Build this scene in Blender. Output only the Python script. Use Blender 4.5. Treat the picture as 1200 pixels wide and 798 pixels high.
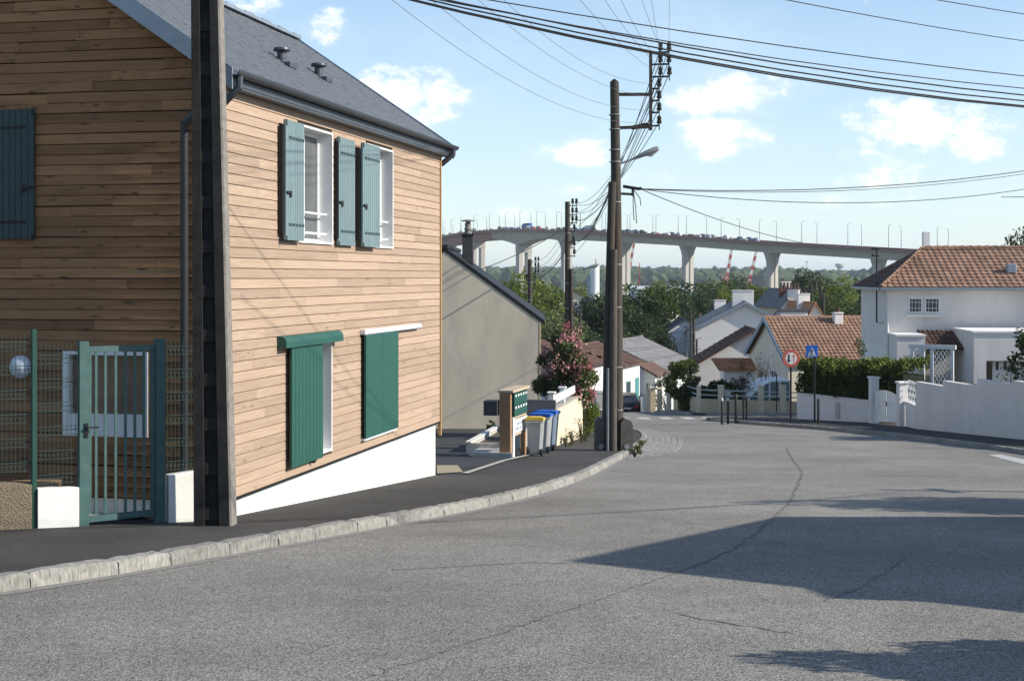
import bpy, bmesh, math, random
import numpy as np
from mathutils import Vector, Matrix
R = math.radians
for o in list(bpy.data.objects): bpy.data.objects.remove(o)
SC = bpy.context.scene
COL = SC.collection
random.seed(7)
# ---------------------------------------------------------------- camera, light, exposure
F = 1667.0; CX = 600.0; HY = 325.0; EYE = 1.6     # focal length and horizon in photo pixels, eye height
cam = bpy.data.cameras.new('camera'); camo = bpy.data.objects.new('camera', cam); COL.objects.link(camo)
camo.location = (0, 0, EYE); camo.rotation_euler = (R(90), 0, 0)
cam.sensor_width = 36; cam.lens = 36*F/1200; cam.shift_y = -(399-HY)/1200
cam.clip_start = .1; cam.clip_end = 20000
SC.camera = camo
SUN_EL = 31.0; SX, SY = .972, -.235                   # direction towards the sun in plan
_n = math.hypot(SX, SY); SX /= _n; SY /= _n
SUNV = Vector((SX*math.cos(R(SUN_EL)), SY*math.cos(R(SUN_EL)), math.sin(R(SUN_EL))))
sd = bpy.data.lights.new('sun', 'SUN'); so = bpy.data.objects.new('sun', sd); COL.objects.link(so)
sd.energy = 5.0; sd.angle = R(.5); sd.color = (1, .93, .82)
so.rotation_euler = SUNV.to_track_quat('Z', 'Y').to_euler(); so.location = (30, -10, 40)
SC.view_settings.view_transform = 'Standard'; SC.view_settings.look = 'None'
SC.view_settings.exposure = .42; SC.view_settings.gamma = 1
W = bpy.data.worlds.new('World'); SC.world = W; W.use_nodes = True
def build_world():
    nt = W.node_tree; N = nt.nodes; L = nt.links; N.clear()
    out = N.new('ShaderNodeOutputWorld'); bg = N.new('ShaderNodeBackground'); bg.inputs[1].default_value = .135
    sky = N.new('ShaderNodeTexSky'); sky.sky_type = 'NISHITA'; sky.sun_disc = False
    sky.sun_elevation = R(SUN_EL); sky.sun_rotation = math.atan2(SX, SY)
    sky.air_density = 1.0; sky.dust_density = .25; sky.ozone_density = 3.0; sky.altitude = 20
    tc = N.new('ShaderNodeTexCoord'); sep = N.new('ShaderNodeSeparateXYZ'); L.new(tc.outputs['Generated'], sep.inputs[0])
    def M(op, a, b=None, c=None):
        n = N.new('ShaderNodeMath'); n.operation = op
        for i, x in enumerate((a, b, c)):
            if x is None: continue
            if isinstance(x, (int, float)): n.inputs[i].default_value = x
            else: L.new(x, n.inputs[i])
        return n.outputs[0]
    az = M('ARCTAN2', sep.outputs[0], sep.outputs[1]); el = M('ARCSINE', sep.outputs[2])
    cmb = N.new('ShaderNodeCombineXYZ'); L.new(az, cmb.inputs[0]); L.new(M('MULTIPLY', el, 1.5), cmb.inputs[1])
    def noise(sc, det, rough=.6, off=0):
        n = N.new('ShaderNodeTexNoise'); n.inputs['Scale'].default_value = sc; n.inputs['Detail'].default_value = det; n.inputs['Roughness'].default_value = rough
        mp = N.new('ShaderNodeMapping'); mp.inputs['Location'].default_value = (off, off*.3, off*.7); L.new(cmb.outputs[0], mp.inputs[0]); L.new(mp.outputs[0], n.inputs['Vector'])
        return n.outputs[0]
    # the cumulus heaps in view: azimuth / elevation (from the photograph), half widths
    blobs = [(468, 112, 70, 42, 1.05), (512, 122, 48, 40, 1.0), (385, 32, 34, 26, .9), (300, -6, 60, 36, .95),
             (855, 112, 92, 28, 1.0), (845, 160, 66, 30, 1.0), (672, 178, 60, 22, .95), (1075, 152, 104, 50, 1.0), (1025, 208, 70, 18, .75),
             (615, 250, 90, 16, .7), (660, 222, 55, 13, .65), (1010, 238, 110, 18, .65), (770, 208, 90, 16, .6), (1030, 2, 80, 9, .6),
             (1330, 130, 110, 40, .95), (130, 190, 110, 36, .9)]
    tot = None; vec0 = N.new('ShaderNodeCombineXYZ'); L.new(az, vec0.inputs[0]); L.new(el, vec0.inputs[1])
    for (px, py, hw, hh, s) in blobs:
        a0 = math.atan((px-CX)/F); e0 = math.atan((HY-py)/F*math.cos(a0)); ra = hw/F; re = hh/F
        v = N.new('ShaderNodeVectorMath'); v.operation = 'MULTIPLY_ADD'; L.new(vec0.outputs[0], v.inputs[0]); v.inputs[1].default_value = (1/ra, 1/re, 0); v.inputs[2].default_value = (-a0/ra, -e0/re, 0)
        d = N.new('ShaderNodeVectorMath'); d.operation = 'DOT_PRODUCT'; L.new(v.outputs[0], d.inputs[0]); L.new(v.outputs[0], d.inputs[1])
        b = M('MULTIPLY_ADD', d.outputs['Value'], -.55, s)
        tot = b if tot is None else M('MAXIMUM', tot, b)
    n1 = noise(26, 5, .66); n3 = noise(5, 3, .6, 9.3)
    gen = M('MULTIPLY', M('SUBTRACT', n3, .62), 1.2)                 # loose heaps all round the sky
    base = M('MAXIMUM', M('MAXIMUM', tot, gen), 0.0)
    dens = M('MULTIPLY_ADD', M('SUBTRACT', n1, .5), 2.0, base)
    mr = N.new('ShaderNodeMapRange'); mr.interpolation_type = 'SMOOTHSTEP'; L.new(dens, mr.inputs[0])
    mr.inputs[1].default_value = .44; mr.inputs[2].default_value = .98
    mask = M('MULTIPLY', mr.outputs[0], M('MINIMUM', M('MULTIPLY', base, 2.4), 1.0)); 
    mask = M('MULTIPLY', M('MAXIMUM', mask, 0.0), .8)
    wisp = noise(7, 3, .6, 5.5)
    mr2 = N.new('ShaderNodeMapRange'); mr2.interpolation_type = 'SMOOTHSTEP'; L.new(wisp, mr2.inputs[0]); mr2.inputs[1].default_value = .42; mr2.inputs[2].default_value = .8
    veil = M('MULTIPLY', mr2.outputs[0], .28)
    low = M('POWER', 2.718, M('MULTIPLY', M('MAXIMUM', el, 0.0), -5.0))          # milky air thickening towards the horizon, all round
    mask = M('MAXIMUM', mask, M('ADD', veil, M('MULTIPLY', low, .5)))
    mix = N.new('ShaderNodeMix'); mix.data_type = 'RGBA'; L.new(mask, mix.inputs[0]); L.new(sky.outputs[0], mix.inputs[6])
    # cloud colour: white where dense, bluer where thin
    cr = N.new('ShaderNodeMix'); cr.data_type = 'RGBA'; L.new(mr.outputs[0], cr.inputs[0]); cr.inputs[6].default_value = (4.7, 5.6, 6.3, 1); cr.inputs[7].default_value = (7.2, 7.2, 7.15, 1)
    L.new(cr.outputs[2], mix.inputs[7])
    L.new(mix.outputs[2], bg.inputs[0]); L.new(bg.outputs[0], out.inputs[0])
build_world()
SC.render.engine = 'CYCLES'
SC.cycles.volume_bounces = 0; SC.cycles.max_bounces = 6; SC.cycles.transparent_max_bounces = 12
# ---------------------------------------------------------------- terrain profile (metres below the eye against distance)
PROF = [(-60, 3.3), (0, -1.6), (18, -3.06), (28, -3.89), (40, -4.87), (60, -6.12), (68, -6.62), (80, -7.45), (110, -10.3), (130, -12), (160, -13.6),
        (220, -15.6), (300, -17), (500, -19), (900, -21), (1900, -21), (2400, -16), (3200, -5), (4200, 2), (6000, 4)]
_px = np.array([p[0] for p in PROF], float); _pz = np.array([p[1] for p in PROF], float)
def g(Y):                                           # pavement level, world z
    w = 2.0 if Y < 130 else 10.0
    return EYE + float(np.mean(np.interp([Y-w, Y-w/2, Y, Y+w/2, Y+w], _px, _pz)))
def P(px, py, Y): return Vector(((px-CX)/F*Y, Y, EYE-(py-HY)/F*Y))
def Zat(py, Y): return EYE-(py-HY)/F*Y
def Xat(px, Y): return (px-CX)/F*Y
def GP(px, py, dz=0.0):
    k = (py-HY)/F; Y = 3.0
    while Y < 400 and EYE-k*Y > g(Y)+dz: Y += .05
    return Vector(((px-CX)/F*Y, Y, g(Y)+dz))
def along(px, x0, y0, dx, dy):                      # distance along a plan line where a photo column meets it
    k = (px-CX)/F; return (k*y0-x0)/(dx-k*dy)
# ---------------------------------------------------------------- materials
MATS = {}
def mat(name, col, rough=.85, var=.12, scale=4, bump=0, bscale=60, col2=None, orand=0.0, stretch=(1, 1, 1), metal=0, spec=.35, world=False, dirt=0, dscale=1.2, dcol=(.08, .07, .06), detail=5, bdist=.01):
    if name in MATS: return MATS[name]
    m = bpy.data.materials.new(name); m.use_nodes = True; nt = m.node_tree; N = nt.nodes; L = nt.links
    b = N['Principled BSDF']; b.inputs['Roughness'].default_value = rough; b.inputs['Metallic'].default_value = metal
    b.inputs['Specular IOR Level'].default_value = spec
    if world:
        ge = N.new('ShaderNodeNewGeometry'); src = ge.outputs['Position']
    else:
        tc = N.new('ShaderNodeTexCoord'); src = tc.outputs['Object']
    mp = N.new('ShaderNodeMapping'); mp.inputs['Scale'].default_value = stretch; L.new(src, mp.inputs[0])
    oi = N.new('ShaderNodeObjectInfo')
    n = N.new('ShaderNodeTexNoise'); n.noise_dimensions = '4D'; n.inputs['Scale'].default_value = scale; n.inputs['Detail'].default_value = detail; n.inputs['Roughness'].default_value = .6
    L.new(mp.outputs[0], n.inputs['Vector'])
    if orand:
        mm = N.new('ShaderNodeMath'); mm.operation = 'MULTIPLY'; L.new(oi.outputs['Random'], mm.inputs[0]); mm.inputs[1].default_value = 37; L.new(mm.outputs[0], n.inputs['W'])
    cr = N.new('ShaderNodeValToRGB'); L.new(n.outputs[0], cr.inputs[0])
    c2 = col2 or tuple(min(1, c*(1+var)) for c in col); c1 = col if col2 else tuple(c*(1-var) for c in col)
    cr.color_ramp.elements[0].position = .32; cr.color_ramp.elements[1].position = .68
    cr.color_ramp.elements[0].color = (*c1, 1); cr.color_ramp.elements[1].color = (*c2, 1)
    colo = cr.outputs[0]
    if orand:
        mr = N.new('ShaderNodeMapRange'); L.new(oi.outputs['Random'], mr.inputs[0]); mr.inputs[3].default_value = 1-orand; mr.inputs[4].default_value = 1+orand
        mx = N.new('ShaderNodeVectorMath'); mx.operation = 'SCALE'; L.new(colo, mx.inputs[0]); L.new(mr.outputs[0], mx.inputs['Scale']); colo = mx.outputs[0]
    if dirt:
        n3 = N.new('ShaderNodeTexNoise'); n3.inputs['Scale'].default_value = dscale; n3.inputs['Detail'].default_value = 7; n3.inputs['Roughness'].default_value = .7
        L.new(mp.outputs[0], n3.inputs['Vector'])
        r3 = N.new('ShaderNodeMapRange'); L.new(n3.outputs[0], r3.inputs[0]); r3.inputs[1].default_value = .5; r3.inputs[2].default_value = .75; r3.inputs[4].default_value = dirt
        mx = N.new('ShaderNodeMix'); mx.data_type = 'RGBA'; L.new(r3.outputs[0], mx.inputs[0]); L.new(colo, mx.inputs[6]); mx.inputs[7].default_value = (*dcol, 1); colo = mx.outputs[2]
    L.new(colo, b.inputs['Base Color'])
    if bump:
        n2 = N.new('ShaderNodeTexNoise'); n2.inputs['Scale'].default_value = bscale; n2.inputs['Detail'].default_value = 3; L.new(mp.outputs[0], n2.inputs['Vector'])
        bp = N.new('ShaderNodeBump'); bp.inputs['Strength'].default_value = bump; bp.inputs['Distance'].default_value = bdist; L.new(n2.outputs[0], bp.inputs['Height']); L.new(bp.outputs[0], b.inputs['Normal'])
    m['bsdf'] = 1; MATS[name] = m; return m
def leafmat(name, c1, c2, trans=.3):
    if name in MATS: return MATS[name]
    m = bpy.data.materials.new(name); m.use_nodes = True; nt = m.node_tree; N = nt.nodes; L = nt.links; b = N['Principled BSDF']
    ge = N.new('ShaderNodeNewGeometry'); oi = N.new('ShaderNodeObjectInfo'); tc = N.new('ShaderNodeTexCoord')
    n = N.new('ShaderNodeTexNoise'); n.inputs['Scale'].default_value = .9; n.inputs['Detail'].default_value = 4; L.new(tc.outputs['Object'], n.inputs['Vector'])
    ad = N.new('ShaderNodeMath'); ad.operation = 'MULTIPLY_ADD'; L.new(ge.outputs['Random Per Island'], ad.inputs[0]); ad.inputs[1].default_value = .5; L.new(n.outputs[0], ad.inputs[2])
    cr = N.new('ShaderNodeValToRGB'); L.new(ad.outputs[0], cr.inputs[0]); cr.color_ramp.elements[0].position = .35; cr.color_ramp.elements[1].position = 1.05
    cr.color_ramp.elements[0].color = (*c1, 1); cr.color_ramp.elements[1].color = (*c2, 1)
    L.new(cr.outputs[0], b.inputs['Base Color']); b.inputs['Roughness'].default_value = .55; b.inputs['Specular IOR Level'].default_value = .3
    t = N.new('ShaderNodeBsdfTranslucent'); L.new(cr.outputs[0], t.inputs[0]); mx = N.new('ShaderNodeMixShader'); mx.inputs[0].default_value = trans
    L.new(b.outputs[0], mx.inputs[1]); L.new(t.outputs[0], mx.inputs[2]); L.new(mx.outputs[0], N['Material Output'].inputs[0])
    MATS[name] = m; return m
def glassmat(name, col=(.03, .035, .04), rough=.06):
    m = mat(name, col, rough=rough, var=.15, scale=1.5, spec=.9); return m
# ---------------------------------------------------------------- mesh helpers
class MB:
    def __init__(s): s.v = []; s.f = []
    def add(s, vs, fs):
        o = len(s.v); s.v += [tuple(v) for v in vs]; s.f += [tuple(i+o for i in f) for f in fs]; return s
    def box(s, x0, x1, y0, y1, z0, z1):
        return s.add([(x0,y0,z0),(x1,y0,z0),(x1,y1,z0),(x0,y1,z0),(x0,y0,z1),(x1,y0,z1),(x1,y1,z1),(x0,y1,z1)],
                     [(0,3,2,1),(4,5,6,7),(0,1,5,4),(1,2,6,5),(2,3,7,6),(3,0,4,7)])
    def bbox(s, x0, x1, y0, y1, z0, z1, b=.01):     # box with chamfered vertical and top edges
        pl = [(x0+b,y0),(x1-b,y0),(x1,y0+b),(x1,y1-b),(x1-b,y1),(x0+b,y1),(x0,y1-b),(x0,y0+b)]
        cx, cy = (x0+x1)/2, (y0+y1)/2
        top = [(x+(b if x < cx else -b), y+(b if y < cy else -b)) for x, y in pl]
        vs = [(x,y,z0) for x,y in pl]+[(x,y,z1-b) for x,y in pl]+[(x,y,z1) for x,y in top]
        fs = [tuple(range(7,-1,-1)), tuple(range(16,24))]
        for k in (0, 8):
            for i in range(8): j = (i+1) % 8; fs.append((k+i,k+j,k+8+j,k+8+i))
        return s.add(vs, fs)
    def prism(s, pts, d):                           # 3-D polygon extruded by vector d
        n = len(pts); d = Vector(d); a = [Vector(p) for p in pts]
        return s.add(a+[p+d for p in a], [tuple(range(n-1,-1,-1)), tuple(range(n,2*n))]+[(i,(i+1)%n,n+(i+1)%n,n+i) for i in range(n)])
    def beam(s, a, b, w, h, up=(0,0,1)):
        a = Vector(a); b = Vector(b); d = (b-a).normalized(); u = Vector(up)
        if abs(d.dot(u)) > .98: u = Vector((0, 1, 0))
        sd_ = d.cross(u).normalized()*w/2; uu = sd_.cross(d).normalized()*h/2
        q = [a-sd_-uu, a+sd_-uu, a+sd_+uu, a-sd_+uu]
        return s.prism(q, b-a)
    def tube(s, pts, r, n=6, cap=True):
        pts = [Vector(p) for p in pts]; rs = r if isinstance(r, (list, tuple)) else [r]*len(pts); o = len(s.v)
        ref = None
        for i, p in enumerate(pts):
            d = (pts[min(i+1, len(pts)-1)]-pts[max(i-1, 0)]).normalized()
            if ref is None: ref = Vector((0, 0, 1)) if abs(d.z) < .9 else Vector((1, 0, 0))
            a = d.cross(ref).normalized(); b = a.cross(d).normalized()
            for k in range(n):
                t = 2*math.pi*k/n; s.v.append(tuple(p+(a*math.cos(t)+b*math.sin(t))*rs[i]))
        for i in range(len(pts)-1):
            for k in range(n):
                j = (k+1) % n; s.f.append((o+i*n+k, o+i*n+j, o+(i+1)*n+j, o+(i+1)*n+k))
        if cap:
            s.f.append(tuple(o+k for k in range(n-1, -1, -1))); s.f.append(tuple(o+(len(pts)-1)*n+k for k in range(n)))
        return s
    def lathe(s, prof, c, n=16):
        o = len(s.v); c = Vector(c)
        for (r, z) in prof:
            for k in range(n): t = 2*math.pi*k/n; s.v.append((c.x+r*math.cos(t), c.y+r*math.sin(t), c.z+z))
        for i in range(len(prof)-1):
            for k in range(n): j = (k+1) % n; s.f.append((o+i*n+k, o+i*n+j, o+(i+1)*n+j, o+(i+1)*n+k))
        s.f.append(tuple(o+k for k in range(n-1, -1, -1))); s.f.append(tuple(o+(len(prof)-1)*n+k for k in range(n)))
        return s
    def panel(s, axis, a0, a1, z0, z1, d0, d1, holes=()):   # a wall slab along axis 'x' or 'y' with rectangular openings (a0,a1,z0,z1)
        xs = sorted(set([a0, a1]+[c for h in holes for c in h[:2]])); zs = sorted(set([z0, z1]+[c for h in holes for c in h[2:]]))
        for i in range(len(xs)-1):
            for j in range(len(zs)-1):
                mx, mz = (xs[i]+xs[i+1])/2, (zs[j]+zs[j+1])/2
                if any(h[0] < mx < h[1] and h[2] < mz < h[3] for h in holes): continue
                if axis == 'x': s.box(xs[i], xs[i+1], d0, d1, zs[j], zs[j+1])
                else: s.box(d0, d1, xs[i], xs[i+1], zs[j], zs[j+1])
        return s
    def mesh(s, name, m, smooth=False):
        me = bpy.data.meshes.new(name); me.from_pydata(s.v, [], s.f); me.materials.append(m)
        if len(s.f) < 30000:
            bm = bmesh.new(); bm.from_mesh(me); bmesh.ops.recalc_face_normals(bm, faces=bm.faces); bm.to_mesh(me); bm.free()
        if smooth:
            me.polygons.foreach_set('use_smooth', [True]*len(me.polygons))
            try: me.set_sharp_from_angle(angle=R(40))
            except Exception: pass
        me.update(); return me
    def build(s, name, m, parent=None, smooth=False):
        o = bpy.data.objects.new(name, s.mesh(name, m, smooth)); COL.objects.link(o)
        if parent: o.parent = parent
        return o
def tag(o, label=None, cat=None, group=None, kind=None):
    if label: o['label'] = label
    if cat: o['category'] = cat
    if group: o['group'] = group
    if kind: o['kind'] = kind
    return o
def empty(name, loc=(0,0,0), rz=0, label=None, cat=None, group=None, kind=None):
    o = bpy.data.objects.new(name, None); COL.objects.link(o); o.location = loc; o.rotation_euler = (0, 0, rz); o.empty_display_size = .2
    return tag(o, label, cat, group, kind)
def link(name, me, parent=None, loc=(0,0,0), rot=(0,0,0), scale=(1,1,1)):
    o = bpy.data.objects.new(name, me); COL.objects.link(o); o.parent = parent; o.location = loc; o.rotation_euler = rot; o.scale = scale; return o
def copy_tree(o, parent=None, loc=None, rz=None, label=None, group=None):
    c = o.copy(); COL.objects.link(c); c.parent = parent
    for ch in o.children: copy_tree(ch, c)
    if loc is not None: c.location = loc
    if rz is not None: c.rotation_euler = (0, 0, rz)
    if label: c['label'] = label
    if group: c['group'] = group
    return c
def sheet(name, poly, dz, m, step=2.0, skirt=0, kind='structure', label=None, cat=None, zf=None, xstep=None):
    bm = bmesh.new(); vs = [bm.verts.new((p[0], p[1], 0)) for p in poly]; bm.faces.new(vs)
    y0 = min(p[1] for p in poly); y1 = max(p[1] for p in poly); Y = math.ceil(y0/step)*step
    while Y < y1:
        if Y > y0+1e-3:
            bmesh.ops.bisect_plane(bm, geom=bm.verts[:]+bm.edges[:]+bm.faces[:], plane_co=(0, Y, 0), plane_no=(0, 1, 0))
        Y += step if Y < 150 else 12
    bmesh.ops.triangulate(bm, faces=[f for f in bm.faces if len(f.verts) > 4])
    for v in bm.verts: v.co.z = (zf(v.co.x, v.co.y) if zf else g(v.co.y))+dz
    if skirt:
        be = [e for e in bm.edges if len(e.link_faces) == 1]
        r = bmesh.ops.extrude_edge_only(bm, edges=be)
        for v in [x for x in r['geom'] if isinstance(x, bmesh.types.BMVert)]: v.co.z -= skirt
    for f in bm.faces:
        f.normal_update()
        if abs(f.normal.z) > .5 and f.normal.z < 0: f.normal_flip()
    me = bpy.data.meshes.new(name); bm.to_mesh(me); bm.free(); me.materials.append(m)
    o = bpy.data.objects.new(name, me); COL.objects.link(o); tag(o, label, cat, None, kind); return o
# ---------------------------------------------------------------- ground, road, pavements
def asphalt(name, col, speck, sp_scale=220, rough=.9, patch=.15, bump=.5):
    m = bpy.data.materials.new(name); m.use_nodes = True; nt = m.node_tree; N = nt.nodes; L = nt.links; b = N['Principled BSDF']
    ge = N.new('ShaderNodeNewGeometry')
    def noise(sc, det, rg=.6):
        n = N.new('ShaderNodeTexNoise'); n.inputs['Scale'].default_value = sc; n.inputs['Detail'].default_value = det; n.inputs['Roughness'].default_value = rg; L.new(ge.outputs['Position'], n.inputs['Vector']); return n.outputs[0]
    def mix(fac, a, c, t='MIX'):
        x = N.new('ShaderNodeMix'); x.data_type = 'RGBA'; x.blend_type = t
        for s_, val in ((0, fac), (6, a), (7, c)):
            if isinstance(val, (int, float)): x.inputs[s_].default_value = val
            elif isinstance(val, tuple): x.inputs[s_].default_value = (*val, 1)
            else: L.new(val, x.inputs[s_])
        return x.outputs[2]
    def ramp(f, a, c):
        r = N.new('ShaderNodeMapRange'); L.new(f, r.inputs[0]); r.inputs[1].default_value = a; r.inputs[2].default_value = c; return r.outputs[0]
    vo = N.new('ShaderNodeTexVoronoi'); vo.inputs['Scale'].default_value = sp_scale*.45; L.new(ge.outputs['Position'], vo.inputs['Vector'])
    stone = N.new('ShaderNodeSeparateColor'); L.new(vo.outputs['Color'], stone.inputs[0])
    c = mix(ramp(stone.outputs[0], 0, 1), tuple(x*(1-speck) for x in col), tuple(x*(1+speck) for x in col))
    c = mix(ramp(noise(.35, 5), .35, .7), c, tuple(x*(1-patch) for x in col), 'MULTIPLY') if 0 else c
    big = ramp(noise(.25, 6, .65), .3, .72); mid = ramp(noise(2.2, 5, .7), .35, .72); fine = ramp(noise(14, 4, .7), .3, .75)
    c = mix(big, mix(1.0, c, (1-patch,)*3, 'MULTIPLY'), mix(1.0, c, (1+patch,)*3, 'MULTIPLY'))
    c = mix(mid, mix(1.0, c, (1-patch*.5,)*3, 'MULTIPLY'), c)
    c = mix(fine, mix(1.0, c, (.86,)*3, 'MULTIPLY'), mix(1.0, c, (1.1,)*3, 'MULTIPLY'))
    spot = ramp(noise(1.1, 2, .5), .72, .76)
    c = mix(spot, c, mix(1.0, c, (.78, .78, .78), 'MULTIPLY'))
    L.new(c, b.inputs['Base Color']); b.inputs['Roughness'].default_value = rough; b.inputs['Specular IOR Level'].default_value = .25
    bp = N.new('ShaderNodeBump'); bp.inputs['Strength'].default_value = bump; bp.inputs['Distance'].default_value = .006; L.new(vo.outputs['Distance'], bp.inputs['Height']); L.new(bp.outputs[0], b.inputs['Normal'])
    MATS[name] = m; return m
M_road = asphalt('road asphalt', (.228, .216, .195), .75, patch=.27)
M_pave = asphalt('dark pavement asphalt', (.064, .060, .056), .5, 260, patch=.34)
M_patch = asphalt('older asphalt patch', (.20, .19, .174), .5)
M_seam_shadow = asphalt('tar seam and painted shadow', (.165, .157, .143), .4)
M_kerb = mat('granite kerb', (.255, .245, .222), .9, .4, 9, bump=1.0, bscale=9, orand=.16, stretch=(5, 1.2, 1.2), dirt=.6, dscale=3.5, dcol=(.12, .115, .1), detail=8, bdist=.02)
M_gutter = mat('gutter setts', (.21, .205, .19), .9, .25, 8, bump=.5, bscale=20, world=True, detail=8)
M_ground = mat('earth and dry grass', (.10, .095, .055), .95, .35, .15, col2=(.16, .15, .08), world=True, bump=.3, bscale=3)
M_white = mat('white road paint', (.42, .415, .4), .8, .2, 6, world=True, dirt=.85, dscale=3, dcol=(.24, .23, .21))
def terrain():
    xs = [-6000, -3000, -1500, -700, -300, -120, -60, -30, -15, 0, 15, 30, 60, 120, 300, 700, 1500, 3000, 6000]
    ys = [-60, -40, -20] + list(range(-10, 131, 4)) + [140, 150, 160, 180, 200, 220, 250, 300, 400, 500, 700, 900, 1200, 1600, 1900, 2100, 2400, 2800, 3200, 3700, 4200, 5000, 6000, 9000]
    vs = []; fs = []
    for y in ys:
        for x in xs:
            z = g(y)-.16
            if y > 1500: z += 5*math.sin(x*.0011+y*.0007)+4*math.sin(x*.0031+1)
            vs.append((x, y, z))
    n = len(xs)
    for j in range(len(ys)-1):
        for i in range(n-1): fs.append((j*n+i, j*n+i+1, (j+1)*n+i+1, (j+1)*n+i))
    b = MB(); b.add(vs, fs); o = b.build('ground', M_ground); tag(o, kind='structure')
terrain()
KH = -.12
lk = [GP(x, y, KH) for x, y in ((-330, 741), (-160, 719), (0, 695), (100, 680), (200, 663), (300, 645), (400, 627), (500, 609), (580, 593), (640, 578), (690, 560), (720, 543), (742, 530), (754, 522), (759, 516), (757, 510))]
lk += [Vector((4.75, 54.5, 0)), Vector((4.4, 58, 0)), Vector((4.3, 64, 0)), Vector((4.9, 74, 0)), Vector((5.9, 90, 0)), Vector((7.2, 110, 0)), Vector((8.2, 128, 0))]
rk = [Vector((13.6, 20, 0)), Vector((13.75, 30, 0))]+[GP(x, y, KH) for x, y in ((1200, 532), (1150, 525), (1100, 518.5), (1050, 512), (1000, 507), (960, 503.5), (920, 500.5), (880, 497.5), (850, 495), (835, 493.5))]
rk += [Vector((8.75, 65, 0)), Vector((9.3, 66.8, 0)), Vector((10.6, 67.6, 0)), Vector((14, 67.4, 0)), Vector((30, 66.5, 0))]
fk = [Vector((30, 72.0, 0)), Vector((14, 72.4, 0)), Vector((10.5, 72.5, 0)), Vector((9.1, 73.4, 0)), Vector((8.75, 76, 0)), Vector((9.3, 90, 0)), Vector((10.4, 110, 0)), Vector((11.3, 128, 0))]
def xy(l): return [(p.x, p.y) for p in l]
def resample(pts, d, jit=0):
    out = [Vector((pts[0].x, pts[0].y, 0))]; acc = 0; need = d
    for a, b in zip(pts, pts[1:]):
        a = Vector((a.x, a.y, 0)); b = Vector((b.x, b.y, 0)); l = (b-a).length; pos = 0
        while l-pos >= need: pos += need; out.append(a.lerp(b, pos/l)); need = d*(1+random.uniform(-jit, jit))
        need -= l-pos
    return out
def smooth(pts, it=2):
    pts = [Vector((p.x, p.y, 0)) for p in pts]
    for _ in range(it):
        q = [pts[0]]
        for a, b in zip(pts, pts[1:]): q += [a.lerp(b, .25), a.lerp(b, .75)]
        q.append(pts[-1]); pts = q
    return pts
lk = smooth(lk); rk = smooth(rk); fk = smooth(fk)
sheet('road', [(-14, -6), (30, -6), (30, 128), (-14, 128)], KH, M_road, 1.0)
def offs(pts, d):
    out = []
    for i, p in enumerate(pts):
        t = (pts[min(i+1, len(pts)-1)]-pts[max(i-1, 0)]).normalized(); out.append(Vector((p.x-t.y*d, p.y+t.x*d, 0)))
    return out
sheet('pavement', xy(offs(lk, .1))+[(-60, 128), (-60, lk[0].y)], 0, M_pave, 1.0, .1)
sheet('pavement', xy(offs(rk, -.1))+[(45, 66.5), (45, 20)], 0, M_pave, 1.0, .1)
sheet('pavement', xy(offs(fk, -.1))+[(45, 128), (45, 72)], 0, M_pave, 1.0, .1)
def kerb_stone_mesh(seed):
    rnd = random.Random(seed); n = 9; vs = []; fs = []
    prof = [(.0, -.2), (.0, .0), (.03, .028), (.2, .03), (.21, -.2)]       # across (y) and up (z), relative to pavement level
    prof = [(0.0, -.22), (.012, -.06), (.018, -.004), (.05, .012), (.185, .014), (.2, -.2)]
    for i in range(n):
        x = i/(n-1)*.986+.007
        for j, (y, z) in enumerate(prof):
            w = .012 if 0 < j < 4 else .003
            vs.append((x, y+rnd.uniform(-w, w)+(.012 if i in (0, n-1) and j in (1, 2) else 0), z+rnd.uniform(-.006, .006)-(.012 if i in (0, n-1) and j in (2, 3, 4) else 0)))
    m_ = len(prof)
    for i in range(n-1):
        for j in range(m_-1): fs.append((i*m_+j, (i+1)*m_+j, (i+1)*m_+j+1, i*m_+j+1))
    fs.append(tuple(range(m_))); fs.append(tuple((n-1)*m_+j for j in range(m_-1, -1, -1)))
    b = MB(); b.add(vs, fs); return b.mesh('kerb_stone', M_kerb)
KM = [kerb_stone_mesh(i) for i in range(5)]
def kerb(pts, d, flip, drop=None):
    root = empty('kerb'); tag(root, kind='structure'); rs = resample(pts, d, .25)
    for i, (a, b) in enumerate(zip(rs, rs[1:])):
        A = Vector((a.x, a.y, g(a.y))); B = Vector((b.x, b.y, g(b.y))); X = (B-A); l = X.length; X.normalize()
        Y = Vector((-X.y, X.x, 0)).normalized()
        if flip: A, B = B, A; X = -X; Y = -Y
        Z = X.cross(Y).normalized(); dz = 0
        if drop and drop(a): dz = -.075
        o = bpy.data.objects.new('kerb_stone', KM[i % 5]); COL.objects.link(o); o.parent = root
        mtx = Matrix((X*l, Y, Z)).transposed().to_4x4(); mtx.translation = A+Vector((0, 0, dz+.004)); o.matrix_local = mtx
    return root
kerb([p for p in lk if p.y < 66], 1.0, False)
kerb(rk, 1.0, True)
kerb([p for p in fk], 1.6, True)
def ribbon(name, pts, w0, w1, dz, m, step=1.0, kind='structure', label=None, cat=None):
    a = offs(pts, w0); b = offs(pts, w1); return sheet(name, xy(a)+xy(b)[::-1], dz, m, step, 0, kind, label, cat)
ribbon('gutter_strip', [p for p in lk if p.y < 38], 0.02, -.16, KH+.004, M_gutter)
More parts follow.
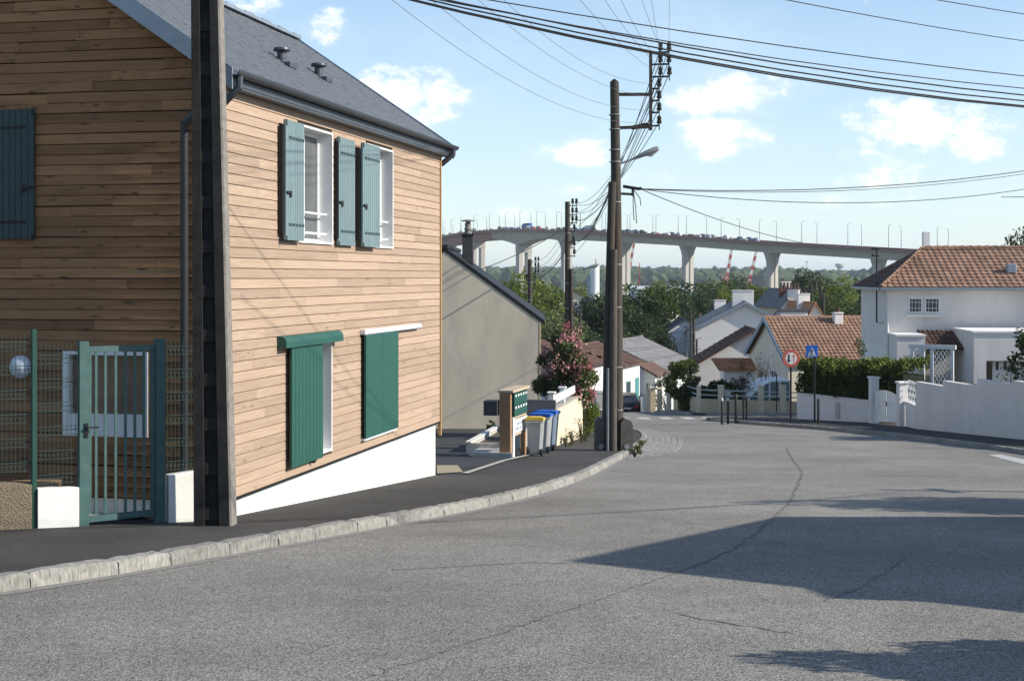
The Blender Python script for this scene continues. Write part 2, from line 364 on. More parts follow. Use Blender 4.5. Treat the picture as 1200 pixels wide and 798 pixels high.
# wider strip of granite setts round the tip of the pavement, each sett a block
def setts():
    root = empty('sett_border'); tag(root, kind='structure')
    M_s = mat('granite setts', (.235, .23, .215), .9, .25, 10, bump=.5, bscale=30, orand=.18)
    b = MB().bbox(-.46, .46, -.46, .46, -.05, .012, .06); me = b.mesh('sett', M_s)
    pts = resample([p for p in lk if 36 < p.y < 57], .2); n = 0
    for i, (p, q) in enumerate(zip(pts, pts[1:])):
        t = (q-p).normalized(); nn = Vector((t.y, -t.x, 0))
        wid = 1 if p.y < 38 else min(6, 1+int((p.y-38)*1.4))
        for k in range(wid):
            c = p+nn*(.12+.2*k)+t*(.1*(k % 2)); 
            if n >= 300: break
            o = link('sett', me, root, (c.x, c.y, g(c.y)+KH+.004+random.uniform(-.002, .004)), (0, 0, math.atan2(t.y, t.x)+random.uniform(-.04, .04)), (.215, .213, 1)); n += 1
setts()
ribbon('gutter_strip', [p for p in lk if 37.9 < p.y < 57], 0.02, -.9, KH+.004, M_gutter)
# road markings, patches, seams, one painted shadow line
def quadsheet(name, pxs, dz, m, label=None):
    return sheet(name, [(GP(x, y, KH).x, GP(x, y, KH).y) for x, y in pxs], KH+dz, m, .5)
for i in range(5):
    x0 = 5.0+i*1.05
    sheet('crosswalk_stripe', [(x0, 66.9), (x0+.55, 66.9), (x0+.6, 69.9), (x0+.05, 69.9)], KH+.006, M_white, .5)
sheet('crosswalk_stripe', [(10.9, 69.0), (12.6, 69.0), (12.6, 69.5), (10.9, 69.5)], KH+.006, M_white, .5)
quadsheet('road_line', [(1158, 533), (1172, 532.4), (1240, 546), (1210, 547)], .006, M_white)
quadsheet('road_patch', [(1014, 551), (1122, 552), (1124, 559), (1014, 557.5)], .004, M_patch)
def seam(pxs, w, m=M_seam_shadow, seed=1):
    rnd = random.Random(seed); pts = [GP(x, y, KH) for x, y in pxs]; pts = resample(smooth(pts, 2), .12)
    pts = [p+Vector((rnd.uniform(-.03, .03), rnd.uniform(-.04, .04), 0)) for p in pts]
    ws = [w*rnd.uniform(.15, 1.0) for p in pts]; a = []; b = []
    for i, p in enumerate(pts):
        t = (pts[min(i+1, len(pts)-1)]-pts[max(i-1, 0)]).normalized(); nn = Vector((-t.y, t.x, 0))*ws[i]
        a.append(p+nn); b.append(p-nn)
    vs = [(p.x, p.y, g(p.y)+KH+.005) for p in a+b]; n = len(a); mb = MB(); mb.add(vs, [(i, i+1, n+i+1, n+i) for i in range(n-1)]); tag(mb.build('road_crack', m), kind='structure')
seam([(921, 524), (930, 540), (941, 553), (936, 566), (925, 590), (905, 608), (880, 630), (845, 652), (800, 668)], .026)
seam([(800, 668), (700, 704), (610, 734), (500, 770), (430, 797)], .014, seed=2)
seam([(780, 716), (830, 727), (880, 735), (930, 744)], .014, seed=3)
seam([(760, 610), (850, 625), (930, 640), (1010, 650), (1120, 648)], .012, seed=4)
seam([(1060, 655), (1010, 690), (960, 706)], .012, seed=5)
ribbon('painted_shadow_line', [GP(460, 668, KH), GP(620, 660, KH), GP(760, 662, KH)], .012, -.012, .006+KH, M_seam_shadow)  # thin cast shadow painted as a dark strip across the road
# driveway between the two houses and its edging
M_drive = asphalt('driveway asphalt', (.05, .05, .05), .35)
M_conc = mat('pale concrete', (.42, .40, .36), .9, .15, 6, bump=.3, bscale=40, dirt=.4, dscale=2.5, dcol=(.2, .19, .17))
sheet('driveway', [(-9, 29.2), (-1.3, 29.0), (.55, 36.6), (.9, 42), (.9, 53.6), (-9, 53.6)], .012, M_drive, 1)
ribbon('driveway_edging', [GP(545, 556), GP(590, 541), GP(640, 529)], .07, -.07, .03, M_conc)
sheet('gravel_patch', [(GP(x, y).x, GP(x, y).y) for x, y in ((512, 556), (543, 554), (536, 546), (512, 546))], .02, mat('sandy gravel', (.34, .28, .19), .95, .3, 30, world=True, bump=.6, bscale=80), .5)
# ---------------------------------------------------------------- the timber-clad house
def woodmat(name, c1, c2, knot, orand=.22, kp=.3):
    m = bpy.data.materials.new(name); m.use_nodes = True; nt = m.node_tree; N = nt.nodes; L = nt.links; b = N['Principled BSDF']
    tc = N.new('ShaderNodeTexCoord'); oi = N.new('ShaderNodeObjectInfo')
    off = N.new('ShaderNodeVectorMath'); off.operation = 'SCALE'; L.new(oi.outputs['Location'], off.inputs[0]); off.inputs['Scale'].default_value = 3.7
    add = N.new('ShaderNodeVectorMath'); L.new(tc.outputs['Object'], add.inputs[0]); L.new(off.outputs[0], add.inputs[1])
    def noise(st, sc, det, dist=0):
        mp = N.new('ShaderNodeMapping'); mp.inputs['Scale'].default_value = st; L.new(add.outputs[0], mp.inputs[0])
        n = N.new('ShaderNodeTexNoise'); n.inputs['Scale'].default_value = sc; n.inputs['Detail'].default_value = det; n.inputs['Distortion'].default_value = dist; L.new(mp.outputs[0], n.inputs['Vector']); return n.outputs[0]
    grain = noise((1.6, 1, 30), 3, 6, .6); blot = noise((3, 1, 5), 1.6, 4)
    cr = N.new('ShaderNodeValToRGB'); L.new(grain, cr.inputs[0]); cr.color_ramp.elements[0].position = .3; cr.color_ramp.elements[1].position = .7
    cr.color_ramp.elements[0].color = (*c1, 1); cr.color_ramp.elements[1].color = (*c2, 1)
    def mix(f, a, c):
        x = N.new('ShaderNodeMix'); x.data_type = 'RGBA'; L.new(f, x.inputs[0]); L.new(a, x.inputs[6])
        if isinstance(c, tuple): x.inputs[7].default_value = (*c, 1)
        else: L.new(c, x.inputs[7])
        return x.outputs[2]
    mr = N.new('ShaderNodeMapRange'); L.new(blot, mr.inputs[0]); mr.inputs[1].default_value = .52; mr.inputs[2].default_value = .78; mr.inputs[4].default_value = .55
    c = mix(mr.outputs[0], cr.outputs[0], knot)
    # knots: sparse dark eyes
    mp = N.new('ShaderNodeMapping'); mp.inputs['Scale'].default_value = (9, 1, 13); L.new(add.outputs[0], mp.inputs[0])
    vo = N.new('ShaderNodeTexVoronoi'); vo.inputs['Scale'].default_value = 1; L.new(mp.outputs[0], vo.inputs['Vector'])
    sc = N.new('ShaderNodeSeparateColor'); L.new(vo.outputs['Color'], sc.inputs[0])
    lt = N.new('ShaderNodeMath'); lt.operation = 'LESS_THAN'; L.new(sc.outputs[0], lt.inputs[0]); lt.inputs[1].default_value = kp
    kd = N.new('ShaderNodeMapRange'); L.new(vo.outputs['Distance'], kd.inputs[0]); kd.inputs[1].default_value = .08; kd.inputs[2].default_value = .3; kd.inputs[3].default_value = .8; kd.inputs[4].default_value = 0
    km = N.new('ShaderNodeMath'); km.operation = 'MULTIPLY'; L.new(lt.outputs[0], km.inputs[0]); L.new(kd.outputs[0], km.inputs[1])
    c = mix(km.outputs[0], c, tuple(x*.45 for x in knot))
    sr = N.new('ShaderNodeMapRange'); L.new(oi.outputs['Random'], sr.inputs[0]); sr.inputs[3].default_value = 1-orand; sr.inputs[4].default_value = 1+orand
    ml = N.new('ShaderNodeVectorMath'); ml.operation = 'SCALE'; L.new(c, ml.inputs[0]); L.new(sr.outputs[0], ml.inputs['Scale'])
    L.new(ml.outputs[0], b.inputs['Base Color']); b.inputs['Roughness'].default_value = .8; b.inputs['Specular IOR Level'].default_value = .2
    bp = N.new('ShaderNodeBump'); bp.inputs['Strength'].default_value = .35; bp.inputs['Distance'].default_value = .004; L.new(grain, bp.inputs['Height']); L.new(bp.outputs[0], b.inputs['Normal'])
    MATS[name] = m; return m
M_board = woodmat('larch cladding, paler', (.31, .22, .156), (.425, .322, .243), (.36, .25, .165), .13, .1)  # paler boards for the long wall
M_boardg = woodmat('larch cladding, darker', (.215, .112, .054), (.305, .17, .086), (.10, .05, .024), .26)  # darker, redder boards for the gable
M_back = mat('dark backing', (.035, .028, .022), .95, .1)
M_plinth = mat('white render', (.74, .73, .69), .92, .05, 5, bump=.25, bscale=90, dirt=.55, dscale=1.6, dcol=(.42, .39, .34))
M_zinc = mat('grey lacquered metal', (.075, .085, .10), .45, .1, 3, metal=.3)
M_zincl = mat('light zinc sheet', (.26, .30, .35), .45, .12, 2, metal=.4)
M_slate = mat('slate', (.10, .108, .12), .5, .35, 12, orand=0, world=True, spec=.5, stretch=(3, 3, 1))
M_pvc = mat('white lacquer', (.76, .76, .75), .4, .03, 3)
M_glass = glassmat('window glass', (.10, .11, .11), .05)
M_curt = mat('net curtain', (.55, .56, .55), .9, .15, 8, stretch=(12, 12, .5))
M_tealp = mat('blue-green shutter paint', (.15, .215, .225), .55, .07, 5, orand=.05)
M_greenp = mat('green shutter paint', (.02, .088, .068), .5, .05, 5)
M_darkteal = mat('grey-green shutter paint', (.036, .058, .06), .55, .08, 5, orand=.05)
M_black = mat('black ironwork and shade strips', (.012, .012, .013), .5, .1)
HX, HYc = -3.66, 18.1; HA = math.atan2(.9764, .2161); HL = 10.23; HW = 6.1
wh = empty('timber_house', (HX, HYc, EYE), HA, 'two-storey house clad in horizontal timber boards with a slate roof and green shutters', 'house')
ZB, ZE, ZR = -2.84, 2.72, 4.72                  # board bottom, eave, ridge against eye level
PITCH = .1345
op_r = [(2.5, 3.95, .50, 2.22), (5.62, 7.08, .50, 2.22), (2.45, 3.92, -2.66, -.98)]
op_g = [(1.04, 2.25, -2.06, -.96)]
wall_r = MB().panel('x', .3, HL, ZB-.02, ZE, .0, .3, op_r).build('wall', M_back, wh)
wall_g = MB().panel('y', 0, HW, ZB-.02, ZE, .0, .3, op_g).prism([(0, 0, ZE), (0, HW, ZE), (0, HW/2, ZR-.03)], (.3, 0, 0)).build('wall', M_back, wh)
MB().box(.3, HL, HW-.3, HW, ZB-.02, ZE).box(HL-.3, HL-.002, .3, HW-.3, ZB-.02, ZE).prism([(HL-.3, .01, ZE), (HL-.3, HW-.01, ZE), (HL-.3, HW/2, ZR-.03)], (.298, 0, 0)).build('wall', M_back, wh)
MB().box(.3, HL-.3, .3, HW-.3, -.25, -.05).build('storey_floor', M_back, wh)
b = MB(); h_ = PITCH
b.add([(0,-.03,.004),(1,-.03,.004),(1,0,.0),(0,0,.0),(0,-.024,h_-.006),(1,-.024,h_-.006),(1,0,h_-.006),(0,0,h_-.006)], [(0,3,2,1),(4,5,6,7),(0,1,5,4),(1,2,6,5),(2,3,7,6),(3,0,4,7)])
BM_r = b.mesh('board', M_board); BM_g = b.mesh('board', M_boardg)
def clad(parent, me, a0f, a1f, z0, z1, holes, place, rnd, lens):
    z = z0; row = 0
    while z < z1-.02:
        a0, a1 = a0f(z+PITCH*.6), a1f(z+PITCH*.6)
        if a1-a0 > .1:
            cuts = [(a0, a1)]
            for h in holes:
                if z+PITCH*.5 > h[2] and z+PITCH*.5 < h[3]:
                    cuts = [c for s_ in cuts for c in ((s_[0], min(s_[1], h[0]-.01)), (max(s_[0], h[1]+.01), s_[1])) if c[1]-c[0] > .03]
            for (c0, c1) in cuts:
                p = c0; first = True
                while p < c1-.02:
                    l = rnd.uniform(*lens)*(rnd.uniform(.2, 1) if first else 1); first = False
                    q = p+l
                    if c1-q < .5: q = c1
                    place(p, q, z); p = q
        z += PITCH; row += 1
rb = random.Random(3)
def put_r(p, q, z): link('board', BM_r, wall_r, (p+.0015, 0, z), (rb.uniform(-.006, .006), 0, 0), (q-p-.003, 1, 1))
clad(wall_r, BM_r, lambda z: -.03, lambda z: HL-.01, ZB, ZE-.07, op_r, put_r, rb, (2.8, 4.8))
def put_g(p, q, z): link('board', BM_g, wall_g, (0, q-.0015, z), (0, rb.uniform(-.004, .004), -math.pi/2), (q-p-.003, 1, 1))
sl = (ZR-ZE)/(HW/2)
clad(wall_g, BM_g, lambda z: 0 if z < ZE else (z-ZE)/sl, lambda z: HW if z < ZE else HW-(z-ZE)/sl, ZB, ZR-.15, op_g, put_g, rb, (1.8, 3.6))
# plinth of white render down to the falling pavement
def gl(x, y):                                   # pavement level in the house's own frame
    Y = HYc+x*.9764+y*.2161; return g(Y)-EYE
pts = [(x, .05, ZB) for x in (.0, HL)]
mp = MB()
for x0 in np.linspace(0.02, HL-.1, 11)[:-1]:
    x1 = x0+(HL-.12)/10
    mp.add([(x0,.04,ZB),(x1,.04,ZB),(x1,.04,gl(x1,0)-.1),(x0,.04,gl(x0,0)-.1),(x0,.4,ZB),(x1,.4,ZB),(x1,.4,gl(x1,0)-.1),(x0,.4,gl(x0,0)-.1)], [(0,1,2,3),(4,7,6,5),(0,4,5,1),(3,2,6,7)]+([(0,3,7,4)] if x0 < .1 else [])+([(1,5,6,2)] if x1 > HL-.2 else []))
mp.box(.02, HL-.1, HW-.4, HW-.04, -4.2, ZB).box(.02, .4, .41, HW-.41, -4.2, ZB).box(HL-.5, HL-.1, .41, HW-.41, -4.2, ZB)
mp.build('plinth', M_plinth, wh)
MB().box(-.03, HL+.0, -.032, .05, ZB-.03, ZB-.005).build('base_flashing', M_black, wh)
MB().box(HL-.008, HL+.045, -.05, .012, ZB-.28, ZE-.05).build('corner_board', mat('raw larch trim', (.42, .25, .11), .8, .15, 10, stretch=(5, 5, .5)), wh)
# roof: slate courses as overlapping strips
OV = .28
def slate_slope(side):
    mb = MB(); n = 34; y0 = -.2; run = HW/2+.2
    for i in range(n):
        a = i/n; c = (i+1)/n+.012
        ya, yc = y0+run*a, y0+run*min(c, 1); za = ZE-.13+(ZR+.1-ZE+.13)*a+.022; zc = ZE-.13+(ZR+.1-ZE+.13)*min(c, 1)+.004
        x = -OV+(.12 if i % 2 else 0); xs = [-OV]
        while x < HL+OV-.05: x += .24; xs.append(min(x, HL+OV))
        for xa, xb in zip(xs, xs[1:]):
            if xb-xa < .02: continue
            j = random.uniform(-.004, .004)
            q = [(xa+.003, ya, za+j), (xb-.003, ya, za+j), (xb-.003, yc, zc), (xa+.003, yc, zc), (xa+.003, ya, za-.012), (xb-.003, ya, za-.012)]
            if side: q = [(p[0], HW-p[1], p[2]) for p in q]
            mb.add(q, [(0, 1, 2, 3), (4, 5, 1, 0)])
    o = mb.build('slates', M_slate, roof); tag(o, kind='stuff')
dz0 = ZE-.13; dzr = ZR+.1
roof = MB().prism([(-OV, -.2, dz0-.03), (-OV, -.2, dz0), (-OV, HW/2, dzr), (-OV, HW+.2, dz0), (-OV, HW+.2, dz0-.03), (-OV, HW/2, dzr-.05)], (HL+2*OV, 0, 0)).build('roof', M_zinc, wh)
slate_slope(0); slate_slope(1)
for x0, x1 in ((-OV-.03, -OV), (HL+OV, HL+OV+.03)):
    MB().prism([(x0, -.24, dz0-.24), (x0, -.24, dz0+.03), (x0, HW/2, dzr+.05), (x0, HW+.24, dz0+.03), (x0, HW+.24, dz0-.24), (x0, HW/2, dzr-.2)], (x1-x0, 0, 0)).build('verge_board', M_zincl, roof)
mb = MB()
for i in range(26):
    mb.box(-OV+i*.41, -OV+i*.41+.4, HW/2-.13, HW/2+.13, dzr+.0, dzr+.055+.02*(i % 2))
mb.build('ridge_cap', M_zincl, roof)
def halfround(x0, x1, y, z, r, name):
    m_ = MB(); n = 8; ring = []
    for x in (x0, x1):
        for k in range(n+1): t = math.pi+math.pi*k/n; ring.append((x, y+r*math.cos(t), z+r*math.sin(t)))
        for k in range(n, -1, -1): t = math.pi+math.pi*k/n; ring.append((x, y+(r-.012)*math.cos(t), z+(r-.012)*math.sin(t)))
    k = 2*(n+1); fs = [tuple(range(k)), tuple(range(2*k-1, k-1, -1))]+[(i, (i+1) % k, k+(i+1) % k, k+i) for i in range(k)]
    m_.add(ring, fs); return m_.build(name, M_zinc, wh, True)
halfround(-OV-.02, HL+OV+.02, -.27, dz0-.0, .075, 'gutter'); halfround(-OV-.02, HL+OV+.02, HW+.27, dz0, .075, 'gutter')
MB().box(-OV, HL+OV, -.19, .02, dz0-.2, dz0-.17).build('soffit', M_zinc, wh)
MB().box(-OV, HL+OV, -.2, -.17, dz0-.17, dz0-.02).build('fascia', M_zinc, wh)
MB().tube([(-.15, -.27, dz0-.05), (-.15, -.27, dz0-.2), (-.14, -.05, dz0-.4), (-.12, .35, dz0-.52), (-.1, .5, dz0-.62)], .05, 8).build('downpipe_elbow', M_zinc, wh, True)
MB().tube([(-.1, .5, dz0-.6), (-.1, .5, gl(0, .5)+.02)], .052, 10).build('downpipe', mat('anthracite pipe', (.025, .028, .032), .45, .1), wh, True)
MB().tube([(HL+OV*.4, -.27, dz0-.05), (HL+OV*.4, -.27, dz0-.16), (HL+.1, -.05, dz0-.34), (HL+.1, .12, dz0-.42), (HL+.1, .14, dz0-.8)], .055, 8).build('downpipe_elbow', M_zinc, wh, True)
for px, py, t_ in ((327, 54, 4.6), (361, 72, 6.3)):
    yy = 1.05; zz = dz0+(dzr-dz0)*(yy+.2)/(HW/2+.2)
    v = MB().lathe([(.075, -.05), (.075, .14), (.085, .15)], (t_, yy, zz), 12).build('roof_vent', M_zinc, wh, True)
    MB().lathe([(.05, .15), (.05, .17), (.13, .175), (.14, .19), (.13, .225), (.0001, .235)], (t_, yy, zz), 12).build('vent_cap', M_zinc, v, True)
    MB().box(t_-.16, t_+.16, yy-.2, yy+.12, zz-.1, zz-.02).build('flashing', M_zinc, v)
# windows, reveals, bars
def win_r(x0, x1, z0, z1, bars=True, split=True):
    f = MB(); t = .03
    f.box(x0, x0+t, -.045, .24, z0, z1).box(x1-t, x1, -.045, .24, z0, z1).box(x0+t, x1-t, -.045, .24, z1-t, z1).box(x0+t, x1-t, -.06, .24, z0, z0+t)
    w = f.build('window', M_pvc, wh); fr = MB(); d0, d1 = .17, .23; e = .06; xm = (x0+x1)/2
    fr.box(x0+t, x0+t+e, d0, d1, z0+t, z1-t).box(x1-t-e, x1-t, d0, d1, z0+t, z1-t).box(x0+t+e, x1-t-e, d0, d1, z1-t-e, z1-t).box(x0+t+e, x1-t-e, d0, d1, z0+t, z0+t+e)
    if split: fr.box(xm-.05, xm+.05, d0-.01, d1, z0+t+e, z1-t-e)
    fr.build('window_frame', M_pvc, w)
    for a, c in (((x0+t+e, xm-.05), (xm+.05, x1-t-e)) if split else ((x0+t+e, x1-t-e),)):
        MB().box(a, c, .195, .203, z0+t+e, z1-t-e).build('pane', M_glass, w)
    MB().box(x0+t, x1-t, .26, .27, z0, z1).build('curtain', M_curt, w)
    if bars:
        for zz in (z0+.16, z0+.46): MB().tube([(x0+t, .06, zz), (x1-t, .06, zz)], .017, 8).build('guard_bar', M_pvc, w, True)
win_r(*op_r[0]); win_r(*op_r[1]); win_r(*op_r[2], bars=False, split=False)
def shutter(x0, x1, z0, z1, ys, m, n, hand=None, ax='x', straps=True):
    """plank shutter hung off the wall face; ax 'x' right wall, 'y' gable"""
    th = .035
    def bx(m_, a, c, d0, d1, e, f_):
        if ax == 'x': m_.box(a, c, -d1, -d0, e, f_)
        else: m_.box(-d1, -d0, a, c, e, f_)
        return m_
    s_ = bx(MB(), x0+.004, x1-.004, ys, ys+th*.6, z0+.005, z1-.005).build('shutter', m, wh)
    w = (x1-x0)/n
    for i in range(n):
        bx(MB(), x0+i*w+.004, x0+(i+1)*w-.004, ys+th*.6-.002, ys+th, z0, z1).build('plank', m, s_)
    if straps:
        for zz in (z0+.22, z1-.24):
            bx(MB(), x0+.12, x1-.01, ys+th, ys+th+.006, zz-.02, zz+.02).build('strap_hinge', M_black if ax == 'y' else mat('strap iron', (.05, .09, .09), .5, .1), s_)
            for q in np.linspace(x0+.16, x1-.05, 5): bx(MB(), q-.012, q+.012, ys+th+.006, ys+th+.013, zz-.008, zz+.008).build('strap_bolt', M_black, s_)
        lm = MB(); bx(lm, x0+.02, x0+.16, ys+th+.004, ys+th+.03, (z0+z1)/2-.19, (z0+z1)/2-.16)
        bx(lm, x0+.14, x0+.19, ys+th+.004, ys+th+.022, (z0+z1)/2-.24, (z0+z1)/2-.15).build('latch', M_black, s_)
        for zz in (z0+.03, z1-.03):
            bx(MB(), x0+.02, x0+.035, ys+th, ys+th+.012, zz-.06, zz+.03).build('corner_iron', M_black, s_)
    return s_
shutter(1.76, 2.48, .52, 2.2, .10, M_tealp, 8)
shutter(4.06, 4.86, .50, 2.18, .06, M_tealp, 8)
shutter(5.06, 5.98, .50, 2.18, .12, M_tealp, 9)
for a in (1.72, 4.03, 5.02): MB().box(a, a+.05, -.1, -.025, .6, 2.1).build('shutter_shade_strip', M_black, wh)  # black strips standing for the shutters' dark edges and their shadows
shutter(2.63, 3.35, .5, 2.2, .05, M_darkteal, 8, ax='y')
s1 = shutter(2.02, 3.3, -2.69, -.95, .09, M_greenp, 9, straps=False)
MB().box(2.04, 3.28, -.128, -.125, -2.63, -2.6).build('kick_line', M_greenp, s1)
bt = MB(); n = 8
ring = [(1.70, 0, -.82), (1.70, -.08, -.82)]+[(1.70, -.08-.09*math.sin(math.pi/2*k/5), -.91+.09*math.cos(math.pi/2*k/5)) for k in range(6)]+[(1.70, -.17, -.985), (1.70, 0, -.985)]
bt.prism(ring, (2.38, 0, 0)).build('shutter_track_cover', M_greenp, wh)
s2 = shutter(5.34, 7.15, -2.64, -.95, .085, M_greenp, 2, straps=False)
for s_, a, c, z in ((s1, 2.02, 3.3, -2.69), (s2, 5.34, 7.15, -2.64)):
    MB().box(c-.32, c-.26, -.1, -.04, z-.05, z).build('guide', M_black, s_)
MB().box(5.34, 7.15, -.1, -.03, -2.68, -2.645).build('shutter_sill', M_pvc, wh)
MB().box(5.3, 8.62, -.12, -.03, -.93, -.86).build('shutter_track', M_pvc, wh)
MB().box(5.34, 8.6, -.1, -.03, -.95, -.93).build('track_roller', M_zincl, wh)
MB().box(3.3, 3.66, .05, .09, -1.86, -1.83).build('window_stay', M_black, wh)
# gable window and globe lamp
y0, y1, z0, z1 = op_g[0]
w = MB().box(-.04, .2, y0, y0+.05, z0, z1).box(-.04, .2, y1-.09, y1, z0, z1).box(-.04, .2, y0+.05, y1-.09, z1-.05, z1).box(-.05, .2, y0+.05, y1-.09, z0, z0+.1).box(-.03, .2, y0+.05, y1-.09, z0+.1, z0+.28).build('window', M_pvc, wh)
MB().box(.06, .07, y0+.05, y1-.09, z0+.28, z1-.05).build('pane', glassmat('glass with painted reflection', (.2, .13, .09), .04), w)  # brownish reflection painted into the pane colour
MB().box(.02, .09, y0+.05, y1-.09, z0+.255, z0+.285).build('glazing_bead', M_pvc, w)
lm = MB().lathe([(.155, 0), (.152, .03), (.125, .06), (.07, .085), (.01, .095)], (0, 0, 0), 24).build('wall_lamp', mat('opal glass', (.55, .59, .65), .4, .02), wh, True)
lm.rotation_euler = (0, -math.pi/2, 0); lm.location = (-.03, along(26, HX, HYc, -.9764, .2161), Zat(430, 18.7)-EYE)
# ---------------------------------------------------------------- garden fence, gate and low walls in front of the gable
FX, FY, FDX, FDY = -5.68, 16.87, .878, .4787
FA = math.atan2(FDY, FDX)
def fq(px): return along(px, FX, FY, FDX, FDY)
def fz(px, py): return Zat(py, FY+FDY*fq(px))
M_pebble = mat('rough pebble concrete', (.20, .165, .115), .95, .45, 45, bump=1, bscale=60, dirt=.5, dscale=3, dcol=(.09, .075, .055), bdist=.03)
M_gate = mat('green painted steel, faded', (.055, .115, .108), .55, .15, 10, dirt=.3, dscale=5, dcol=(.16, .2, .19))
M_post = mat('dark green post paint', (.02, .07, .055), .45, .1)
M_wire = mat('green plastic-coated wire', (.03, .055, .05), .45, .1)
def fence_wall(name, p0, p1, pyt, pyb, m, label, cat='wall'):
    r = empty(name, (FX, FY, 0), FA, label, cat); a, c = fq(p0), fq(p1); zt = fz(p0, pyt[0]); zt2 = fz(p1, pyt[1]); 
    b = MB(); y0, y1 = -.09, .09; zb = g(FY)-.3
    n = 8; vs = []; fs = []
    for i in range(n+1):
        x = a+(c-a)*i/n; z = zt+(zt2-zt)*i/n+(random.uniform(-.012, .012) if m is M_pebble else random.uniform(-.002, .002))
        vs += [(x, y0, zb), (x, y0, z-.01), (x, y0+.012, z), (x, y1-.012, z), (x, y1, z-.01), (x, y1, zb)]
    for i in range(n):
        for j in range(6): fs.append((i*6+j, (i+1)*6+j, (i+1)*6+(j+1) % 6, i*6+(j+1) % 6))
    fs += [tuple(range(6)), tuple(n*6+j for j in range(5, -1, -1))]
    b.add(vs, fs).build('wall_body', m, r); return r
w0 = fence_wall('low_wall', -190, 36, (562, 566), 0, M_pebble, 'low wall of rough brown pebble concrete under the wire fence')
fence_wall('low_wall', 43, 91, (571.5, 570), 0, M_plinth, 'short white rendered wall between green post and garden gate')
fence_wall('low_wall', 196, 240, (556, 549), 0, M_plinth, 'short white rendered wall between garden gate and concrete pole')
def mesh_panel(p0, p1, yt, yb, label, skip=0):
    r = empty('wire_fence_panel', (FX, FY, 0), FA, label, 'fence', 'wire fence panels'); a, c = fq(p0), fq(p1); z1 = min(fz(p0, yt), fz(p1, yt))
    if isinstance(yb, float) or isinstance(yb, int): z0 = fz(p0, yb)
    b = MB(); x = a
    while x < c: b.box(x-.0026, x+.0026, -.003, .003, z0, z1); x += .05
    b.build('vertical_wires', M_wire, r)
    b = MB(); z = z0+.03; k = 0
    while z < z1:
        for d, yy in ((0, 0), (.055, .03), (.1, 0)):
            if z+d < z1: b.box(a, c, yy-.0055, yy+.0055, z+d-.004, z+d+.004)
        xx = a
        while xx < c-.02:                                   # the pressed folds
            b.add([(xx-.0026, 0, z), (xx+.0026, 0, z), (xx+.0026, .03, z+.055), (xx-.0026, .03, z+.055), (xx+.0026, 0, z+.1), (xx-.0026, 0, z+.1)], [(0, 1, 2, 3), (3, 2, 4, 5)]); xx += .05
        z += .285; k += 1
    b.build('folded_wires', M_wire, r); return r
mesh_panel(-150, 37, 392, 566, 'dark green wire mesh panel above the brown pebble wall')
mesh_panel(43, 91, 401, 570, 'dark green wire mesh panel between tall post and garden gate')
mesh_panel(196, 240, 397, 553, 'dark green wire mesh panel between garden gate and concrete pole')
def fpost(px, w, yt, yb, name, m, label, cat, grp=None, dd=.05):
    x = fq(px); b = MB().bbox(x-w/2, x+w/2, -dd, dd, fz(px, yb)-.1, fz(px, yt), .006); o = b.build(name, m); o.location = (FX, FY, 0); o.rotation_euler = (0, 0, FA); tag(o, label, cat, grp); return o
fpost(39.5, .055, 386, 621, 'fence_post', M_post, 'tall slim dark green post between pebble wall and white wall', 'post')
gt = empty('garden_gate', (FX, FY, 0), FA, 'green painted steel garden gate with vertical bars', 'gate')
for px, yt in ((97.5, 400), (187, 397)):
    x = fq(px); MB().bbox(x-.058, x+.058, -.058, .058, g(FY+FDY*x)-.1, fz(px, yt), .006).build('gate_post', M_gate, gt)
xa, xb = fq(104), fq(181); zt = fz(142, 405); zb0 = fz(103, 612); zb = g(FY+FDY*xb)+.07
b = MB().box(xa, xb, -.022, .022, zt-.07, zt).build('top_rail', M_gate, gt)
MB().add([(xa,-.022,zb),(xb,-.022,zb+.02),(xb,.022,zb+.02),(xa,.022,zb),(xa,-.022,zb+.075),(xb,-.022,zb+.095),(xb,.022,zb+.095),(xa,.022,zb+.075)], [(0,3,2,1),(4,5,6,7),(0,1,5,4),(1,2,6,5),(2,3,7,6),(3,0,4,7)]).build('bottom_rail', M_gate, gt)
MB().box(xb-.05, xb-.001, -.02, .02, zb+.096, zt-.071).build('stile', M_gate, gt); MB().box(xa+.001, xa+.03, -.02, .02, zb+.097, zt-.071).build('stile', M_gate, gt)
for px in (112.5, 123.5, 135.5, 147, 158, 168.5):
    x = fq(px); MB().box(x-.0155, x+.0155, -.0155, .0155, zb+.09, zt-.06).build('bar', M_gate, gt)
zl = fz(100, 500); MB().box(fq(100)-.02, fq(100)+.02, -.075, -.06, zl-.12, zl+.05).build('lock_plate', M_black, gt)
MB().tube([(fq(100), -.065, zl), (fq(100), -.11, zl), (fq(100)+.14, -.115, zl)], .011, 6).build('handle', M_black, gt)
sheet('garden_path', [(-6.2, 17.75), (-4.6, 18.0), (-4.6, 18.5), (-6.2, 18.4)], .035, M_conc, .5)
# little wooden crate left in the yard behind the fence
ct = empty('wooden_crate', (-6.05, 18.05, g(18.05)+.0), .2, 'small wooden box standing in the yard behind the wire fence', 'box')
M_crate = mat('raw pine', (.34, .22, .11), .8, .2, 8, stretch=(1, 6, 6))
for k in range(3): MB().box(-.3, .3, -.2, -.182, .16*k, .16*k+.13).build('slat', M_crate, ct); MB().box(-.3, .3, .182, .2, .16*k, .16*k+.13).build('slat', M_crate, ct)
MB().box(-.3, .3, -.19, .19, .45, .475).build('lid', M_crate, ct)
